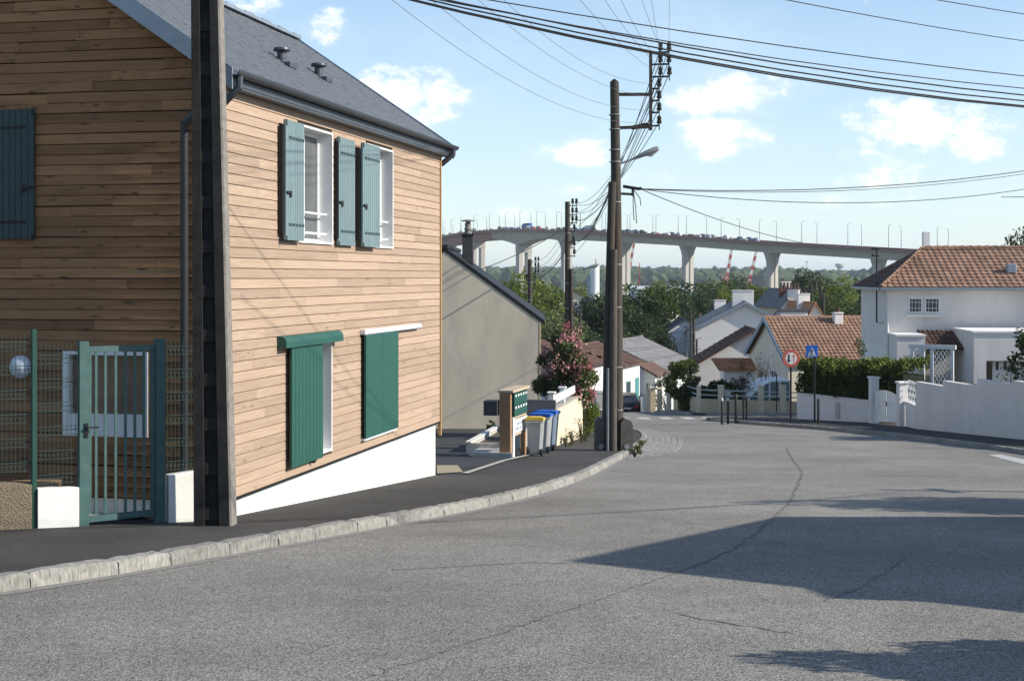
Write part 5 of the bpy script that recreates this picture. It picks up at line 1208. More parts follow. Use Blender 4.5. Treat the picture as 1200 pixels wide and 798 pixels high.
# white gable house beyond, with grey roof; lower wing in front with dark red verge
gy = 135.0; gbz = g(gy); gX0 = Xat(814, gy); gX1 = Xat(934, gy); gw_ = gX1-gX0
def gable_front(name, label, x, y, rz, Wd, Dp, hw, hr, mw, mr, **k):   # gable faces the camera: local x depth
    r = house(name, label, x+Wd, y, rz+math.pi/2, Dp, Wd, hw, hr, mw, mr, **k); return r
gable_front('gable_house', 'big white gable house with grey roof and a brick-topped chimney', gX0, gy, R(-4), gw_, 11, Zat(386, gy)-gbz, Zat(355, gy)-gbz, mat('pale pinkish render', (.74, .69, .655), .93, .05, .8, dirt=.25, dscale=.6, dcol=(.6, .55, .52)), M_fibro, trim=M_zincl, ovh=.35,
    chim=((2.2, 4.9, .9, 2.0, Zat(341, 137)-gbz, M_shadew),))
gy2 = 93.0; z2 = g(gy2); x0 = Xat(812, gy2); x1 = Xat(956, gy2)
lwing = gable_front('low_wing_house', 'low white wing with a dark red tiled slope before the big gable house', x0, gy2, R(-3), x1-x0, 5.0, Zat(431, gy2)-z2, Zat(388, gy2)-z2, mat('off-white render', (.74, .70, .64), .93, .05, 1), M_tiler, ovh=.3, tile=(.3, .4), tmat=M_tiler, windows=())
# orange porch roof
por = empty('tiled_porch', (Xat(842, 87), 87, g(87)), 0, 'little orange tiled porch roof on white walls beside the veranda', 'porch')
pw = Xat(886, 87)-Xat(842, 87); z0 = Zat(433, 87)-g(87); z1 = Zat(420, 88.6)-g(87)
MB().box(.35, pw-.05, .1, 1.7, -.8, z0-.05).build('wall', M_shadew, por)
pr = MB().add([(.0, -.2, z0), (pw, -.2, z0), (pw, 1.8, z1), (-.2, 1.8, z1), (0, -.2, z0-.08), (pw, -.2, z0-.08), (pw, 1.8, z1-.08), (-.2, 1.8, z1-.08)], [(0, 1, 2, 3), (4, 5, 1, 0), (4, 7, 6, 5), (0, 3, 7, 4), (1, 5, 6, 2)]).build('roof', M_tileo, por)
tiles(pr, (0, -.2, z0), (pw, -.2, z0), (pw, 1.8, z1), (-.2, 1.8, z1), .24, .4, M_tileo, off=.01)
win(por, 'x', .8, 1.5, .6, 1.5, .1, -1)
# blue-white gable left of the big gable house
gy3 = 151.0; z3 = g(gy3)
gable_front('gable_house', 'small blue-white gable house with dark verge behind the grey roofed house', Xat(748, gy3), gy3, 0, Xat(858, gy3)-Xat(748, gy3), 6, Zat(413, gy3)-z3, Zat(375, gy3)-z3, mat('cool white render', (.76, .77, .79), .93, .04, 1), M_slate2, ovh=.2)
# row down the street on its left side; each front faces the lit street
SA = math.atan2(1, .36)
M_bw = mat('bright white render', (.72, .71, .68), .92, .05, 1.5, dirt=.2, dscale=.9, dcol=(.55, .52, .47))
hy = 89.0; hx = Xat(679, hy); hz = g(95)
house('street_house', 'white house with hipped red-brown tile roof beside the oleander', hx, hy, SA, 6.0, 8.5, Zat(428, 92)-hz, Zat(394, 95)-hz, M_bw, M_tiler, .35, (.36, .42), M_tiler, hipped=2.6, zbase=hz,
      windows=(('x', 1.4, 2.0, .8, 2.2, 0, -1),), doors=())
hy = 103.0; hx = Xat(706, hy); hz = g(109)
house('street_house', 'white house with red-brown roof, turquoise shutters and turquoise door', hx, hy, SA, 10.6, 7.0, Zat(430, 106)-hz, Zat(407, 108)-hz, M_bw, M_tiler, .35, (.36, .42), M_tiler, zbase=hz,
      windows=(('x', 2.6, 3.6, 1.1, 2.2, 0, -1, M_teal), ('x', 6.6, 7.7, 1.1, 2.2, 0, -1, M_teal)), doors=(('x', 9.2, 10.2, 0, 2.3, 0, -1, M_teal),))
hx2 = Xat(752, 113.6); wg = empty('house_wing', (hx2, 113.6, g(112)), SA, 'grey-white end wing of the turquoise-shuttered house with a barred window', 'house')
wz0 = Zat(432, 113.5)-g(112); ww = Xat(768, 113.6)-hx2
MB().prism([(0, 0, -2), (0, -ww, -2), (0, -ww, wz0-.55), (0, 0, wz0+.1)], (4, 0, 0)).build('wall', M_bw, wg)
MB().prism([(-.3, .3, wz0+.22), (-.3, -ww-.25, wz0-.65), (-.3, -ww-.25, wz0-.5), (-.3, .3, wz0+.36)], (4.6, 0, 0)).build('roof', M_tiler, wg)
win(wg, 'y', -ww*.72, -ww*.3, 1.25, 2.1, 0, -1, M_wgrey, bars=4)
hy = 121.0; hx = Xat(766, hy)+1.4; hz = g(126)
house('street_house', 'white house with a long grey roof and skylight, turquoise door', hx, hy, SA, 11.5, 11, Zat(434, 124)-hz, Zat(399, 128)-hz, M_bw, M_fibro, .4, zbase=hz,
      windows=(('x', 4.6, 5.6, .9, 2.2, 0, -1), ('x', 7.6, 8.6, .9, 2.2, 0, -1)), doors=(('x', 1.6, 2.6, 0, 2.2, 0, -1, M_teal),))
# ---------------------------------------------------------------- beige fence wall with piers and rails round the corner garden
M_bwall = mat('sandy render', (.52, .42, .28), .93, .1, 2, bump=.4, bscale=40, dirt=.45, dscale=1.5, dcol=(.28, .22, .15))
M_rail = mat('pale green rail paint', (.36, .42, .40), .6, .1, 4)
fw = empty('rail_fence', (Xat(819, 74.6), 74.6, 0), 0, 'low sandy wall with cream piers and two pale rails round the corner garden', 'fence')
fx0 = Xat(819, 74.6)
def seg(a, c, zt0, zt1, nm='wall_body', th=.2):
    n = 5; d = c-a; nn = Vector((-d.y, d.x, 0)).normalized()*th; vs = []
    for i in range(n+1):
        p = a.lerp(c, i/n); z = zt0+(zt1-zt0)*i/n
        for q, zz in ((p, g(p.y)-.3), (p, z), (p+nn, z), (p+nn, g(p.y)-.3)): vs.append((q.x-fx0, q.y-74.6, zz))
    MB().add(vs, [(i*4+j, (i+1)*4+j, (i+1)*4+(j+1) % 4, i*4+(j+1) % 4) for i in range(n) for j in range(4)]+[(0, 1, 2, 3), (n*4+3, n*4+2, n*4+1, n*4)]).build(nm, M_bwall, fw)
A0, A1 = P2(819, 74.6), Vector((Xat(960, 74), 74.0, 0)); B1 = P2(789, 86)
seg(A0, A1, Zat(467.5, 74.6), Zat(471.5, 74)); seg(B1, A0+Vector((-.02, .03, 0)), Zat(458, 86), Zat(467.3, 74.6))
def rail_seg(a, c, offs_, zf0, zf1):
    d = c-a; 
    for o_ in offs_: MB().beam((a.x-fx0, a.y-74.6+.08, zf0+o_), (c.x-fx0, c.y-74.6+.08, zf1+o_), .05, .06).build('rail', M_rail, fw)
zt0, zt1 = Zat(467.5, 74.6), Zat(471.5, 74)
rail_seg(A0, A1, (.22, .48), zt0, zt1-.02); rail_seg(B1, A0, (.22, .5), Zat(458, 86), zt0)
for px in (845, 892, 918):
    t = along(px, A0.x, A0.y, (A1-A0).normalized().x, (A1-A0).normalized().y); p = A0+(A1-A0).normalized()*t; z = Zat(452.5, p.y)
    o = MB().bbox(p.x-fx0-.14, p.x-fx0+.14, p.y-74.6-.04, p.y-74.6+.24, g(p.y)-.2, z, .012).build('pier', M_cream, fw); MB().bbox(p.x-fx0-.17, p.x-fx0+.17, p.y-74.6-.07, p.y-74.6+.27, z, z+.05, .015).build('pier_cap', M_cream, o)
for px in (819, 807): 
    YY = 74.6 if px == 819 else 79.5; MB().bbox(Xat(px, YY)-fx0-.1, Xat(px, YY)-fx0+.1, YY-74.6-.05, YY-74.6+.15, g(YY), Zat(452, YY), .01).build('pier', M_cream, fw)
mp_ = empty('metal_post', (Xat(910, 73.2), 73.2, g(73.2)), 0, 'thin dark metal post with a ball top before the sandy fence wall', 'post')
MB().tube([(0, 0, -.1), (0, 0, 1.9)], .03, 8).build('shaft', M_signp, mp_); MB().lathe([(.01, 1.9), (.045, 1.93), (.045, 1.96), (.01, 2.0)], (0, 0, 0), 8).build('finial', M_signp, mp_)
# piers, posts and small gates further down the right side of the street
M_tgate = mat('pale turquoise gate', (.32, .46, .46), .6, .08)
for k, (px, Y, w_, yt, lab) in enumerate(((784, 87.5, .28, 450, 'cream gate pier beside the pale turquoise gate'), (773, 90.5, .3, 456, 'squat cream gate pier beside the brown plank gate'), (765, 94, .34, 455, 'brownish gate pier with a letter box beside the parked cars'), (760, 97, .26, 457, 'slim pinkish gate pier near the parked cars'))):
    zt_ = Zat(yt, Y); r = empty('gate_pier', (Xat(px, Y), Y, g(Y)), 0, lab, 'pillar', 'gate piers down the street'); MB().bbox(-w_/2, w_/2, -w_/2, w_/2, -.3, zt_-g(Y), .02).build('shaft', M_bwall if k in (1, 2) else M_cream, r); MB().bbox(-w_/2-.06, w_/2+.06, -w_/2-.06, w_/2+.06, zt_-g(Y), zt_-g(Y)+.1, .03).build('pier_cap', M_cream, r)
def small_gate(px0, px1, Y, yt, m, label, n=5):
    r = empty('small_gate', (Xat(px0, Y), Y, g(Y)), 0, label, 'gate'); w_ = Xat(px1, Y)-Xat(px0, Y); h = Zat(yt, Y)-g(Y)
    for i in range(n): MB().box(w_*i/n+.01, w_*(i+1)/n-.012, -.015, .015, .06, h).build('plank', m, r)
    for z in (.3, h-.25): MB().box(0, w_, .016, .05, z-.05, z+.05).build('rail', m, r)
small_gate(778.5, 782, 88, 458, M_tgate, 'narrow pale turquoise garden gate down the street'); small_gate(768, 771.5, 92, 459, mat('brown gate boards', (.12, .07, .045), .8, .2), 'narrow brown plank gate down the street')
seg2, _ = wall_line('street_wall', Vector((Xat(758, 98), 98, 0)), Vector((Xat(752, 108), 108, 0)), .2, g(98)+1.0, g(108)+1.0, M_bw, 'low white wall beside the parked cars down the street')
# garden shrubs behind the sandy fence
bush(Xat(803, 78.5), 79, 2.75, (1.0, .9), leafmat('privet foliage', (.03, .05, .01), (.16, .20, .04), .3), 'round sunlit green shrub above the corner of the sandy fence', 6000, .17, seed=61)
bush(Xat(818, 78), 78.5, 2.5, (.75, .7), G_dark, 'greyish dark shrub next to the round green shrub', 3500, .15, seed=62)
bush(Xat(842, 77), 77.4, 1.5, (1.3, .5), G_dark, 'low dark shrubs spreading along the sandy fence', 3500, .16, seed=63)
bush(Xat(862, 80.5), 80.5, 2.0, (.5, .4), G_mid, 'loose shrub before the orange tiled porch', 700, .13, seed=64)
vine = bush(Xat(872, 79.5), 79.8, 3.2, (.55, .5), leafmat('brownish vine foliage', (.05, .03, .02), (.13, .08, .04)), 'brown leafless-looking vine climbing between porch and veranda', 900, .1, seed=65)
bush(Xat(893, 79.7), 79.9, 3.3, (1.0, .35), leafmat('brownish vine foliage', (.05, .03, .02), (.13, .08, .04)), 'thin brown vine trailing over the veranda roof', 260, .1, seed=66, ncl=26)
bush(Xat(912, 76.2), 76.4, .9, (.5, .35), G_mid, 'low green plants before the veranda', 500, .12, seed=67)
bush(Xat(783, 100), 101, 2.6, (.8, .8), G_dark, 'dark shrub before the grey roofed house', 1100, .16, seed=68)
bush(Xat(1136, 59.4), 59.4, 1.15, (.7, .4), G_bright, 'light green shrub showing over the stepped wall before the garage', 700, .12, seed=69, zb=g(59)+.6)
bush(Xat(1170, 58), 56.5, 1.6, (1.2, .3), G_mid, 'sparse plants showing over the stepped wall', 300, .12, seed=70, zb=g(57)+.8)
# ---------------------------------------------------------------- cars
def car_mesh_parts(paint):
    st = [(-2.15, .55, .62, .42), (-2.1, .80, .80, .3), (-1.95, .88, .98, .24), (-1.3, .90, 1.02, .2), (-.85, .90, .98, .2), (.9, .90, .96, .2), (1.6, .88, .86, .22), (2.05, .80, .72, .28), (2.15, .6, .6, .4)]
    rows = []
    for x, hw, zt, zb_ in st: rows.append([(x, -hw, zb_), (x, -hw*1.0, (zb_+zt)*.5), (x, -hw*.93, zt), (x, 0, zt+.03), (x, hw*.93, zt), (x, hw, (zb_+zt)*.5), (x, hw, zb_), (x, 0, zb_-.02)])
    b = MB(); vs = [p for q in rows for p in q]; k = len(rows); b.add(vs, [(i*8+j, i*8+(j+1) % 8, (i+1)*8+(j+1) % 8, (i+1)*8+j) for i in range(k-1) for j in range(8)]+[tuple(range(8)), tuple(range(k*8-1, k*8-9, -1))])
    gh = MB(); st2 = [(-1.75, .74, .98, 1.0), (-1.05, .66, .98, 1.40), (-.2, .64, .97, 1.45), (.5, .64, .96, 1.4), (1.35, .74, .92, .93)]
    vs = []
    for x, hw, z0, z1 in st2: vs += [(x, -.84, z0-.02), (x, -hw, z1), (x, hw, z1), (x, .84, z0-.02)]
    gh.add(vs, [(i*4+j, i*4+(j+1) % 4, (i+1)*4+(j+1) % 4, (i+1)*4+j) for i in range(4) for j in range(4)]+[(0, 1, 2, 3), (19, 18, 17, 16)])
    rf = MB(); vs = []
    for x, hw, z in ((-1.06, .665, 1.41), (-.2, .645, 1.462), (.5, .645, 1.412)): vs += [(x, -hw, z), (x, 0, z+.03), (x, hw, z)]
    rf.add(vs, [(0, 1, 4, 3), (1, 2, 5, 4), (3, 4, 7, 6), (4, 5, 8, 7)])
    return b, gh, rf
def car(x, y, rz, paint, label, group):
    r = empty('parked_car', (x, y, g(y)+KH), rz, label, 'car', group); r.rotation_euler = (0, -math.atan(.09), rz) ; b, gh, rf = car_mesh_parts(paint)
    b.build('body', paint, r, True); gl_o = gh.build('glasshouse', mat('tinted car glass', (.02, .025, .03), .08, .05, spec=.9), r, True); rf.build('roof', paint, r, True)
    for sx in (-1.35, 1.38):
        for sy in (-.8, .8):
            w = MB().tube([(sx, sy-.1, .31), (sx, sy+.1, .31)], .31, 18).build('wheel', M_rub, r); MB().tube([(sx, sy-.105, .31), (sx, sy+.105, .31)], .19, 12).build('rim', M_galv, w)
    for sy in (-1, 1):
        MB().box(-2.17, -2.02, sorted((sy*.48, sy*.82))[0], sorted((sy*.48, sy*.82))[1], .72, .86).build('tail_light', mat('tail light red', (.25, .015, .012), .3, .05), r)
        MB().box(.75, .95, sorted((sy*.88, sy*1.04))[0], sorted((sy*.88, sy*1.04))[1], .95, 1.08).build('mirror', paint, r)
    MB().box(-2.19, -2.13, -.27, .27, .62, .74).build('number_plate', M_signw, r); MB().box(-2.2, -1.95, -.82, .82, .3, .5).build('bumper', mat('black bumper plastic', (.02, .02, .022), .6, .1), r)
    for px_ in (-.66,): MB().beam((-.3, -.8, 1.0), (-.3, -.66, 1.43), .06, .02).build('door_pillar', paint, r); MB().beam((-.3, .8, 1.0), (-.3, .66, 1.43), .06, .02).build('door_pillar', paint, r)
    return r
M_carb = mat('black car paint', (.006, .0065, .008), .3, .05, spec=.4)
car(Xat(739, 104)-.05, 106.5, R(86), M_carb, 'black saloon car parked with its rear towards the crossing', None); car(Xat(750.5, 112)+.1, 114.5, R(86), mat('very dark grey car paint', (.008, .008, .01), .3, .05, spec=.4), 'dark car parked in front of the black saloon', None)
# wheelie bins of the white house
for k, (px, Y) in enumerate(((700.5, 84),)):
    bin_(Xat(px, Y), Y, .3, M_bing, M_bing, 'all grey wheelie bin standing on the far pavement before the white house', .6, 1.05)
    bpy.data.objects[-1] if 0 else None
# ---------------------------------------------------------------- more poles down the street
def plain_pole(px, yt, Y, r0, label, racks, lamp=None, second=None, band=True):
    r = empty('utility_pole', (Xat(px, Y), Y, g(Y)), 0, label, 'utility pole'); h = Zat(yt, Y)-g(Y)
    MB().tube([(0, 0, -.3), (0, 0, h*.5), (0, 0, h)], [r0, r0*.92, r0*.82], 12).build('main_pole', M_pole, r, True)
    if second: sx, st_ = second; x = (sx-px)/F*Y; MB().tube([(x, -.1, -.3), (x*.95, -.1, Zat(st_, Y)-g(Y))], [r0*.7, r0*.6], 10).build('stay_pole', M_pole, r, True)
    for (x, y, s_) in racks:
        q = Vector(((x-px)/F*Y, 0, Zat(y, Y)-g(Y))); MB().beam((0, 0, q.z-.15), (q.x+.04, 0, q.z-.15), .05, .05).build('cross_bar', M_iron, r); insulator(r, q, s=s_)
    if band:
        for k in range(6): MB().lathe([(r0*1.06, -.015), (r0*1.06, .015)], (0, 0, h*(.25+.12*k)), 10).build('band', M_galv, r)
    if lamp: x, y = lamp; lamp_arm(r, ((671-px)/F*Y, -.1, Zat(y, Y)-g(Y)), (686-671)/F*Y, 4/F*Y, .85, .95)
    return r
plain_pole(665, 236.5, 78, .165, 'timber pole with insulators and a street lamp behind the oleander', [(x, y, 1.6) for y in (238, 248.5, 258) for x in (671, 675.5)]+[(673, 268, 1.6), (672, 281, 1.6), (673, 287, 1.6), (673, 297, 1.6)], (671, 319), (669.5, 315))
plain_pole(621, 304, 112, .2, 'timber pole with short insulator arms beyond the beige gable roof', [(x, y, 1.7) for y in (305, 312, 319) for x in (627.5, 631)]+[(617, 325, 1.6), (627, 326, 1.6), (627, 335, 1.6)])
plain_pole(680, 362, 100, .085, 'thin dark pole standing before the red-brown hipped roof', [], band=False)
for k, (px, yt, Y, r0, lab) in enumerate(((809.5, 363, 108, .08, 'thin grey pole beside the blue-white gable'), (813, 373, 106, .13, 'dark pole with bands before the big gable house'), (816.5, 398, 104, .09, 'short dark pole leaning by the big gable house'))):
    plain_pole(px, yt, Y, r0, lab, [], band=(k == 1))
# ---------------------------------------------------------------- overhead cables
M_cab = mat('black cable', (.012, .012, .013), .5, .1); M_cabg = mat('grey wire', (.10, .10, .105), .45, .1)
def cable(a, c, sag, r, label, group, m=M_cab, n=22):
    a = Vector(a); c = Vector(c); pts = []
    for i in range(n+1):
        t = i/n; p = a.lerp(c, t); p.z -= sag*4*t*(1-t); pts.append(p)
    o = MB().tube(pts, r, 5).build('overhead_cable', m, None, True); return tag(o, label, 'cable', group)
# cables over the street: both ends and the sag are solved from three points seen on each cable
def cable_fit(pxa, Ya, pxc, Yc, pts, r, label, group, m=M_cab):
    A = []; B = []; xa, xc = Xat(pxa, Ya), Xat(pxc, Yc)
    for px, py in pts:
        k = (px-CX)/F; t = (k*Ya-xa)/((xc-xa)-k*(Yc-Ya)); Y = Ya+(Yc-Ya)*t; A.append([1-t, t, -4*t*(1-t)]); B.append(Zat(py, Y))
    za, zc, sg = np.linalg.solve(np.array(A), np.array(B)); return cable((xa, Ya, za), (xc, Yc, zc), sg, r, label, group, m)
TH = 'thick black cable of the bundle slung across the street'; TG = 'cables across the street'
for pts in ([(521, 0), (820, 58.7), (1200, 112)], [(500, 0), (820, 66), (1200, 118.6)], [(482, 0), (820, 71.5), (1200, 124.5)], [(477, 0), (820, 73.5), (1200, 126)]):
    cable_fit(-120, 11, 2000, 22.5, pts, .0085, TH, TG)
cable_fit(-120, 11, 2000, 22.5, [(570, 0), (820, 40), (1200, 89.5)], .006, 'thin black cable running well above the thick bundle', None)
cable_fit(-120, 11, 2000, 22.5, [(600, 17), (800, 52), (1200, 104)], .006, 'thin black cable running just above the thick bundle', None)
cable_fit(700, 17, 1420, 26, [(920, 0), (1060, 26), (1200, 48.4)], .007, 'thin cable crossing high above the white house, the lower of two', None)
cable_fit(880, 17, 1420, 26, [(1096, 0), (1150, 9), (1200, 17)], .007, 'thin cable crossing high above the white house, the upper of two', None)
for k, pts in enumerate(([(459, 0), (603, 98), (768, 144)], [(505, 0), (616, 81), (768, 129)], [(560, 0), (636, 60), (768, 114)], [(590, 0), (660, 58), (768, 98)])):
    cable_fit(236+4*k, CPY+.1, 770, PY, pts, .0045, 'thin grey wire sagging down to the insulator rack', 'wires to the insulator rack', M_cabg)
for k, q in enumerate(sorted(RACK, key=lambda v: v.z)[4:]):
    cable(P(560+45*k, -160-10*k, 14), q, .35, .004, 'fine wire coming from overhead to the top of the insulator rack', 'fine wires to the rack top', M_cabg)
# from the rack on to the next poles
ends2 = [(671, y) for y in (238, 248.5, 258)]+[(675.5, y) for y in (238, 248.5, 258)]+[(673, 268), (672, 281), (673, 287), (673, 297)]
for k, (q, e) in enumerate(zip(sorted(RACK, key=lambda v: v.z), ends2)):
    cable(q, P(e[0], e[1], 78), .9+.1*(k % 3), .012, 'thin wire sloping from the insulator rack to the next pole', 'wires down the street', M_cabg if k % 2 else M_cab)
cable(pp(718, 215)+Vector((PXc, PY, zg)), P(673, 281, 78), .6, .03, 'black insulated cable sloping from the triple pole to the next pole', None)
cable(P(671, 281, 78), P(627, 326, 112), .5, .035, 'black insulated cable from the lamp pole to the far pole', None)
for k, (e0, e1) in enumerate((((671, 258), (629, 312)), ((673, 268), (629, 319)), ((671, 248), (629, 305)))): cable(P(*e0, 78), P(*e1, 112), .7, .014, 'thin wire between the lamp pole and the far pole', 'wires between far poles', M_cabg)
cable(P(671, 262, 78), P(520, 330, 62), .3, .02, 'black service cable from the lamp pole to the beige house', None)
# service cables to the right from the bracket
s0 = pp(750, 221.5)+Vector((PXc, PY, zg))
for k, (pts, r) in enumerate((([(752, 221.5), (885, 223.5), (1200, 200.5)], .014), ([(752, 222), (885, 225.5), (1200, 204)], .009), ([(752, 222), (948, 237.5), (1200, 222)], .012))):
    cable_fit(750, PY, 1330, 50, pts, r, ('upper service cable running right from the triple pole', 'thin service wire close under the upper service cable', 'lower service cable running right from the triple pole')[k], None)
cable(s0, P(1019, 291, 71.2), .5, .013, 'service cable dropping from the triple pole to the mast on the white house', None); cable(P(850, 248, 60), P(1019, 292, 71.3), .05, .01, 'thin branch wire to the mast on the white house', None) if 0 else None
cable(P(1019, 291, 71.2), P(1330, 284, 60), .15, .012, 'cable passing behind the ridge of the white house', None)
for k in range(9):
    y = 374+k*6.5; cable(P(640, y+1, 118), P(822, y+(2 if k % 2 else -4), 105), .9, .011, 'thin wire crossing before the trees down the street', 'wires before the trees', M_cabg)
# ---------------------------------------------------------------- trees
tree_proto('round', 10, (3.6, 3.6, 4.0), 46, 9000, .34, G_mid, 101)
tree_proto('dark', 10, (3.4, 3.4, 4.3), 50, 9500, .32, G_dark, 102)
tree_proto('bright', 10, (3.5, 3.5, 3.9), 42, 8000, .34, G_bright, 103)
tree_proto('pale', 9, (3.6, 3.6, 3.6), 46, 9000, .34, G_pale, 104, droop=.5)
tree_proto('willow', 12, (3.4, 3.4, 5.2), 50, 9500, .36, G_dark, 105, droop=1.2, squash=1.3)
tree_proto('flat', 10, (5.0, 5.0, 2.3), 34, 8000, .34, G_bright, 106, shape='flat')
tree_proto('conifer', 14, (2.3, 2.3, 6.4), 60, 8000, .32, G_conif, 107, shape='cone', clump=.45)
tree_proto('poplar', 16, (1.5, 1.5, 7.2), 40, 6000, .34, G_dark, 108, clump=.6)
def tpx(key, px, ytop, Y, label, wid=1.0, group=None):
    h = Zat(ytop, Y)-g(Y)+.15; return tree(key, Xat(px, Y), Y, h, label, group, wid=wid)
# (kind, photo column, top row, distance, label, width)
for a in [
 ('willow', 709, 346, 148, 'tall dark weeping tree rising behind the triple pole', 1.0),
 ('willow', 735, 360, 142, 'dark drooping tree right beside the triple pole', .8),
 ('round', 757, 340, 160, 'broad green tree with a pale top above the red-brown roofs', .95),
 ('dark', 722, 385, 138, 'dark dense tree behind the red-brown roofs', 1.0),
 ('dark', 768, 375, 150, 'low dark tree before the blue industrial sheds', .8),
 ('dark', 690, 392, 134, 'dark low tree behind the hipped red-brown roof', .8),
 ('pale', 641, 362, 128, 'pale silvery willow behind the beige gable house', 1.0),
 ('pale', 655, 372, 134, 'pale silvery willow next to the thin dark pole', .8),
 ('bright', 638, 331, 190, 'yellow-green tree above the pale willow', .9),
 ('bright', 597, 327, 170, 'yellow-green tree peeking over the beige roof slope', .9),
 ('bright', 580, 333, 175, 'yellow-green tree lower behind the beige roof slope', .9),
 ('bright', 677, 337, 330, 'small yellow-green tree beside the white silo', .8),
 ('bright', 764, 336, 240, 'yellow-green tree above the broad green tree', .7),
 ('dark', 805, 335, 215, 'big dark green tree left of the big gable house chimneys', 1.05),
 ('dark', 797, 350, 195, 'dark green tree below the big dark tree', .8),
 ('round', 838, 335, 225, 'green round tree behind the big gable house', .9),
 ('bright', 851, 342, 215, 'bright green tree touching the chimney of the big gable house', .55),
 ('dark', 820, 345, 205, 'dark green tree between two lighter trees', .6),
 ('dark', 863, 327, 330, 'dark spreading pine behind the bright green tree', .95),
 ('flat', 893, 336, 300, 'flat-topped bright tree under the bridge pier', 1.0),
 ('bright', 918, 340, 310, 'light green tree beside the flat-topped tree', .6),
 ('dark', 947, 322, 240, 'tall dark tree behind the roof with red chimneys', .75),
 ('round', 957, 330, 250, 'dark green tree beside the tall dark tree', .8),
 ('bright', 985, 332, 200, 'sunny green tree left of the white house', .95),
 ('round', 972, 350, 190, 'mid green tree under the sunny green tree', .6),
 ('conifer', 1008, 318, 185, 'dark pointed conifer beside the white house', .9),
 ('conifer', 1018, 338, 170, 'second darker conifer right at the corner of the white house', 1.1),
 ('dark', 1000, 360, 165, 'low dark evergreen below the conifers', .9),
 ('dark', 1197, 282, 96, 'dark tree top showing above the ridge of the white house', .5),
 ]: tpx(*a)
# dark-leaved branch tree at the right edge, before the garage
C, u, cl, cr = crown_pts(5200, np.array([1.5, 1.5, 1.35]), 30, 120, 0, .4, .9)
rt = empty('garden_tree', (Xat(1245, 47.5), 47.5, g(47.5)), 0, 'glossy dark-leaved garden tree leaning over the stepped wall', 'tree')
zt = Zat(360, 47.5)-g(47.5)
o = link('crown', leaf_mesh('crown', C, G_dark, .09, .17, 9, out=u), rt, (0, 0, zt-2.7)); b = MB(); b.tube([(.3, 0, -.3), (.2, 0, 1.6), (0, 0, zt-1.2)], [.13, .1, .05], 8)
for c in cl[:14]: b.tube([(.1, 0, zt-2.4), (c[0]*.5, c[1]*.5, (zt-2.4+c[2]+zt-2.7)/2), (c[0], c[1], c[2]+zt-2.7)], [.05, .03, .012], 5)
b.build('trunk', M_bark, rt)
# ---------------------------------------------------------------- roofs of the quarter below
HSP = [  # photo column of left corner, eave row, ridge row, distance, width px, roof, wall, label
 (641, 381, 361, 205, 58, M_slate2, M_shadew, 'white gable house with dark slate roof left of the lamp pole'),
 (672, 392, 352, 210, 46, M_slate2, M_shadew, 'white house with steep grey roof right of the lamp pole'),
 (655, 352, 341, 300, 34, M_tiler, M_cream, 'far cream house behind the lamp pole'),
 (905, 372, 351, 150, 36, M_fibro, M_shadew, 'grey roofed house with a shed before the flat-topped tree'),
 (919, 358, 340, 165, 33, M_fibro, M_cream, 'far house with pale grey roof under the red chimneys'),
 (945, 372, 356, 140, 20, M_tileo, M_wgrey, 'small house with pale orange roof beside the dark flat roof'),
 (838, 378, 363, 150, 24, M_tiler, M_wgrey, 'small house with red roof left of the big gable house'),
 (805, 388, 372, 150, 30, M_tiler, M_shadew, 'small white gable with red roof below the dark trees'),
 (1000, 385, 372, 170, 30, M_slate2, M_wgrey, 'low grey house under the conifers'),
]
for k, (px, ye, yr, Y, w, mr_, mw_, lab) in enumerate(HSP):
    z0 = g(Y); W_ = Xat(px+w, Y)-Xat(px, Y); he = Zat(ye, Y)-z0; hr_ = Zat(yr, Y)-z0
    r = gable_front('quarter_house', lab, Xat(px, Y), Y, R((-14, 8, 0, -20, 12, 5, 0, -8, 10)[k]), W_, 9, he, hr_, mw_, mr_, ovh=.3, chim=((4, W_*.5, .6, 1.2, hr_+.9, M_shadew),) if k in (3, 4, 5, 6) else (),
                    windows=(('y', W_*.35, W_*.62, he-1.2, he-.2, 0, -1),) if k in (0, 1, 2) else ())
ch = empty('brick_chimney', (Xat(929, 166), 168, g(166)), 0, 'row of dark red chimney pots on a brick stack above the pale grey roof', 'chimney')
zt_ = Zat(339, 166)-g(166); MB().bbox(-1.2, 1.2, -.3, .3, 1, zt_, .03).build('stack', mat('dark brick', (.14, .05, .04), .9, .25, 4), ch)
for k in range(6): MB().lathe([(.15, 0), (.12, .7), (.15, .75)], (-1+k*.4, 0, zt_), 8).build('chimney_pot', M_tiler, ch)
cy_, cz_ = 101.6, Zat(340, 102)
fr = empty('flat_roof_stack', (Xat(930, 140), 140, g(140)), 0, 'white boxy chimney wall with a dark flat cap on the roofs', 'chimney')
MB().box(-1.3, 1.3, -.4, .4, 2, Zat(366, 140)-g(140)).build('stack', M_shadew, fr); MB().box(-1.4, 1.4, -.5, .5, Zat(366, 140)-g(140)+.002, Zat(362, 140)-g(140)).build('flat_cap', M_slate2, fr)
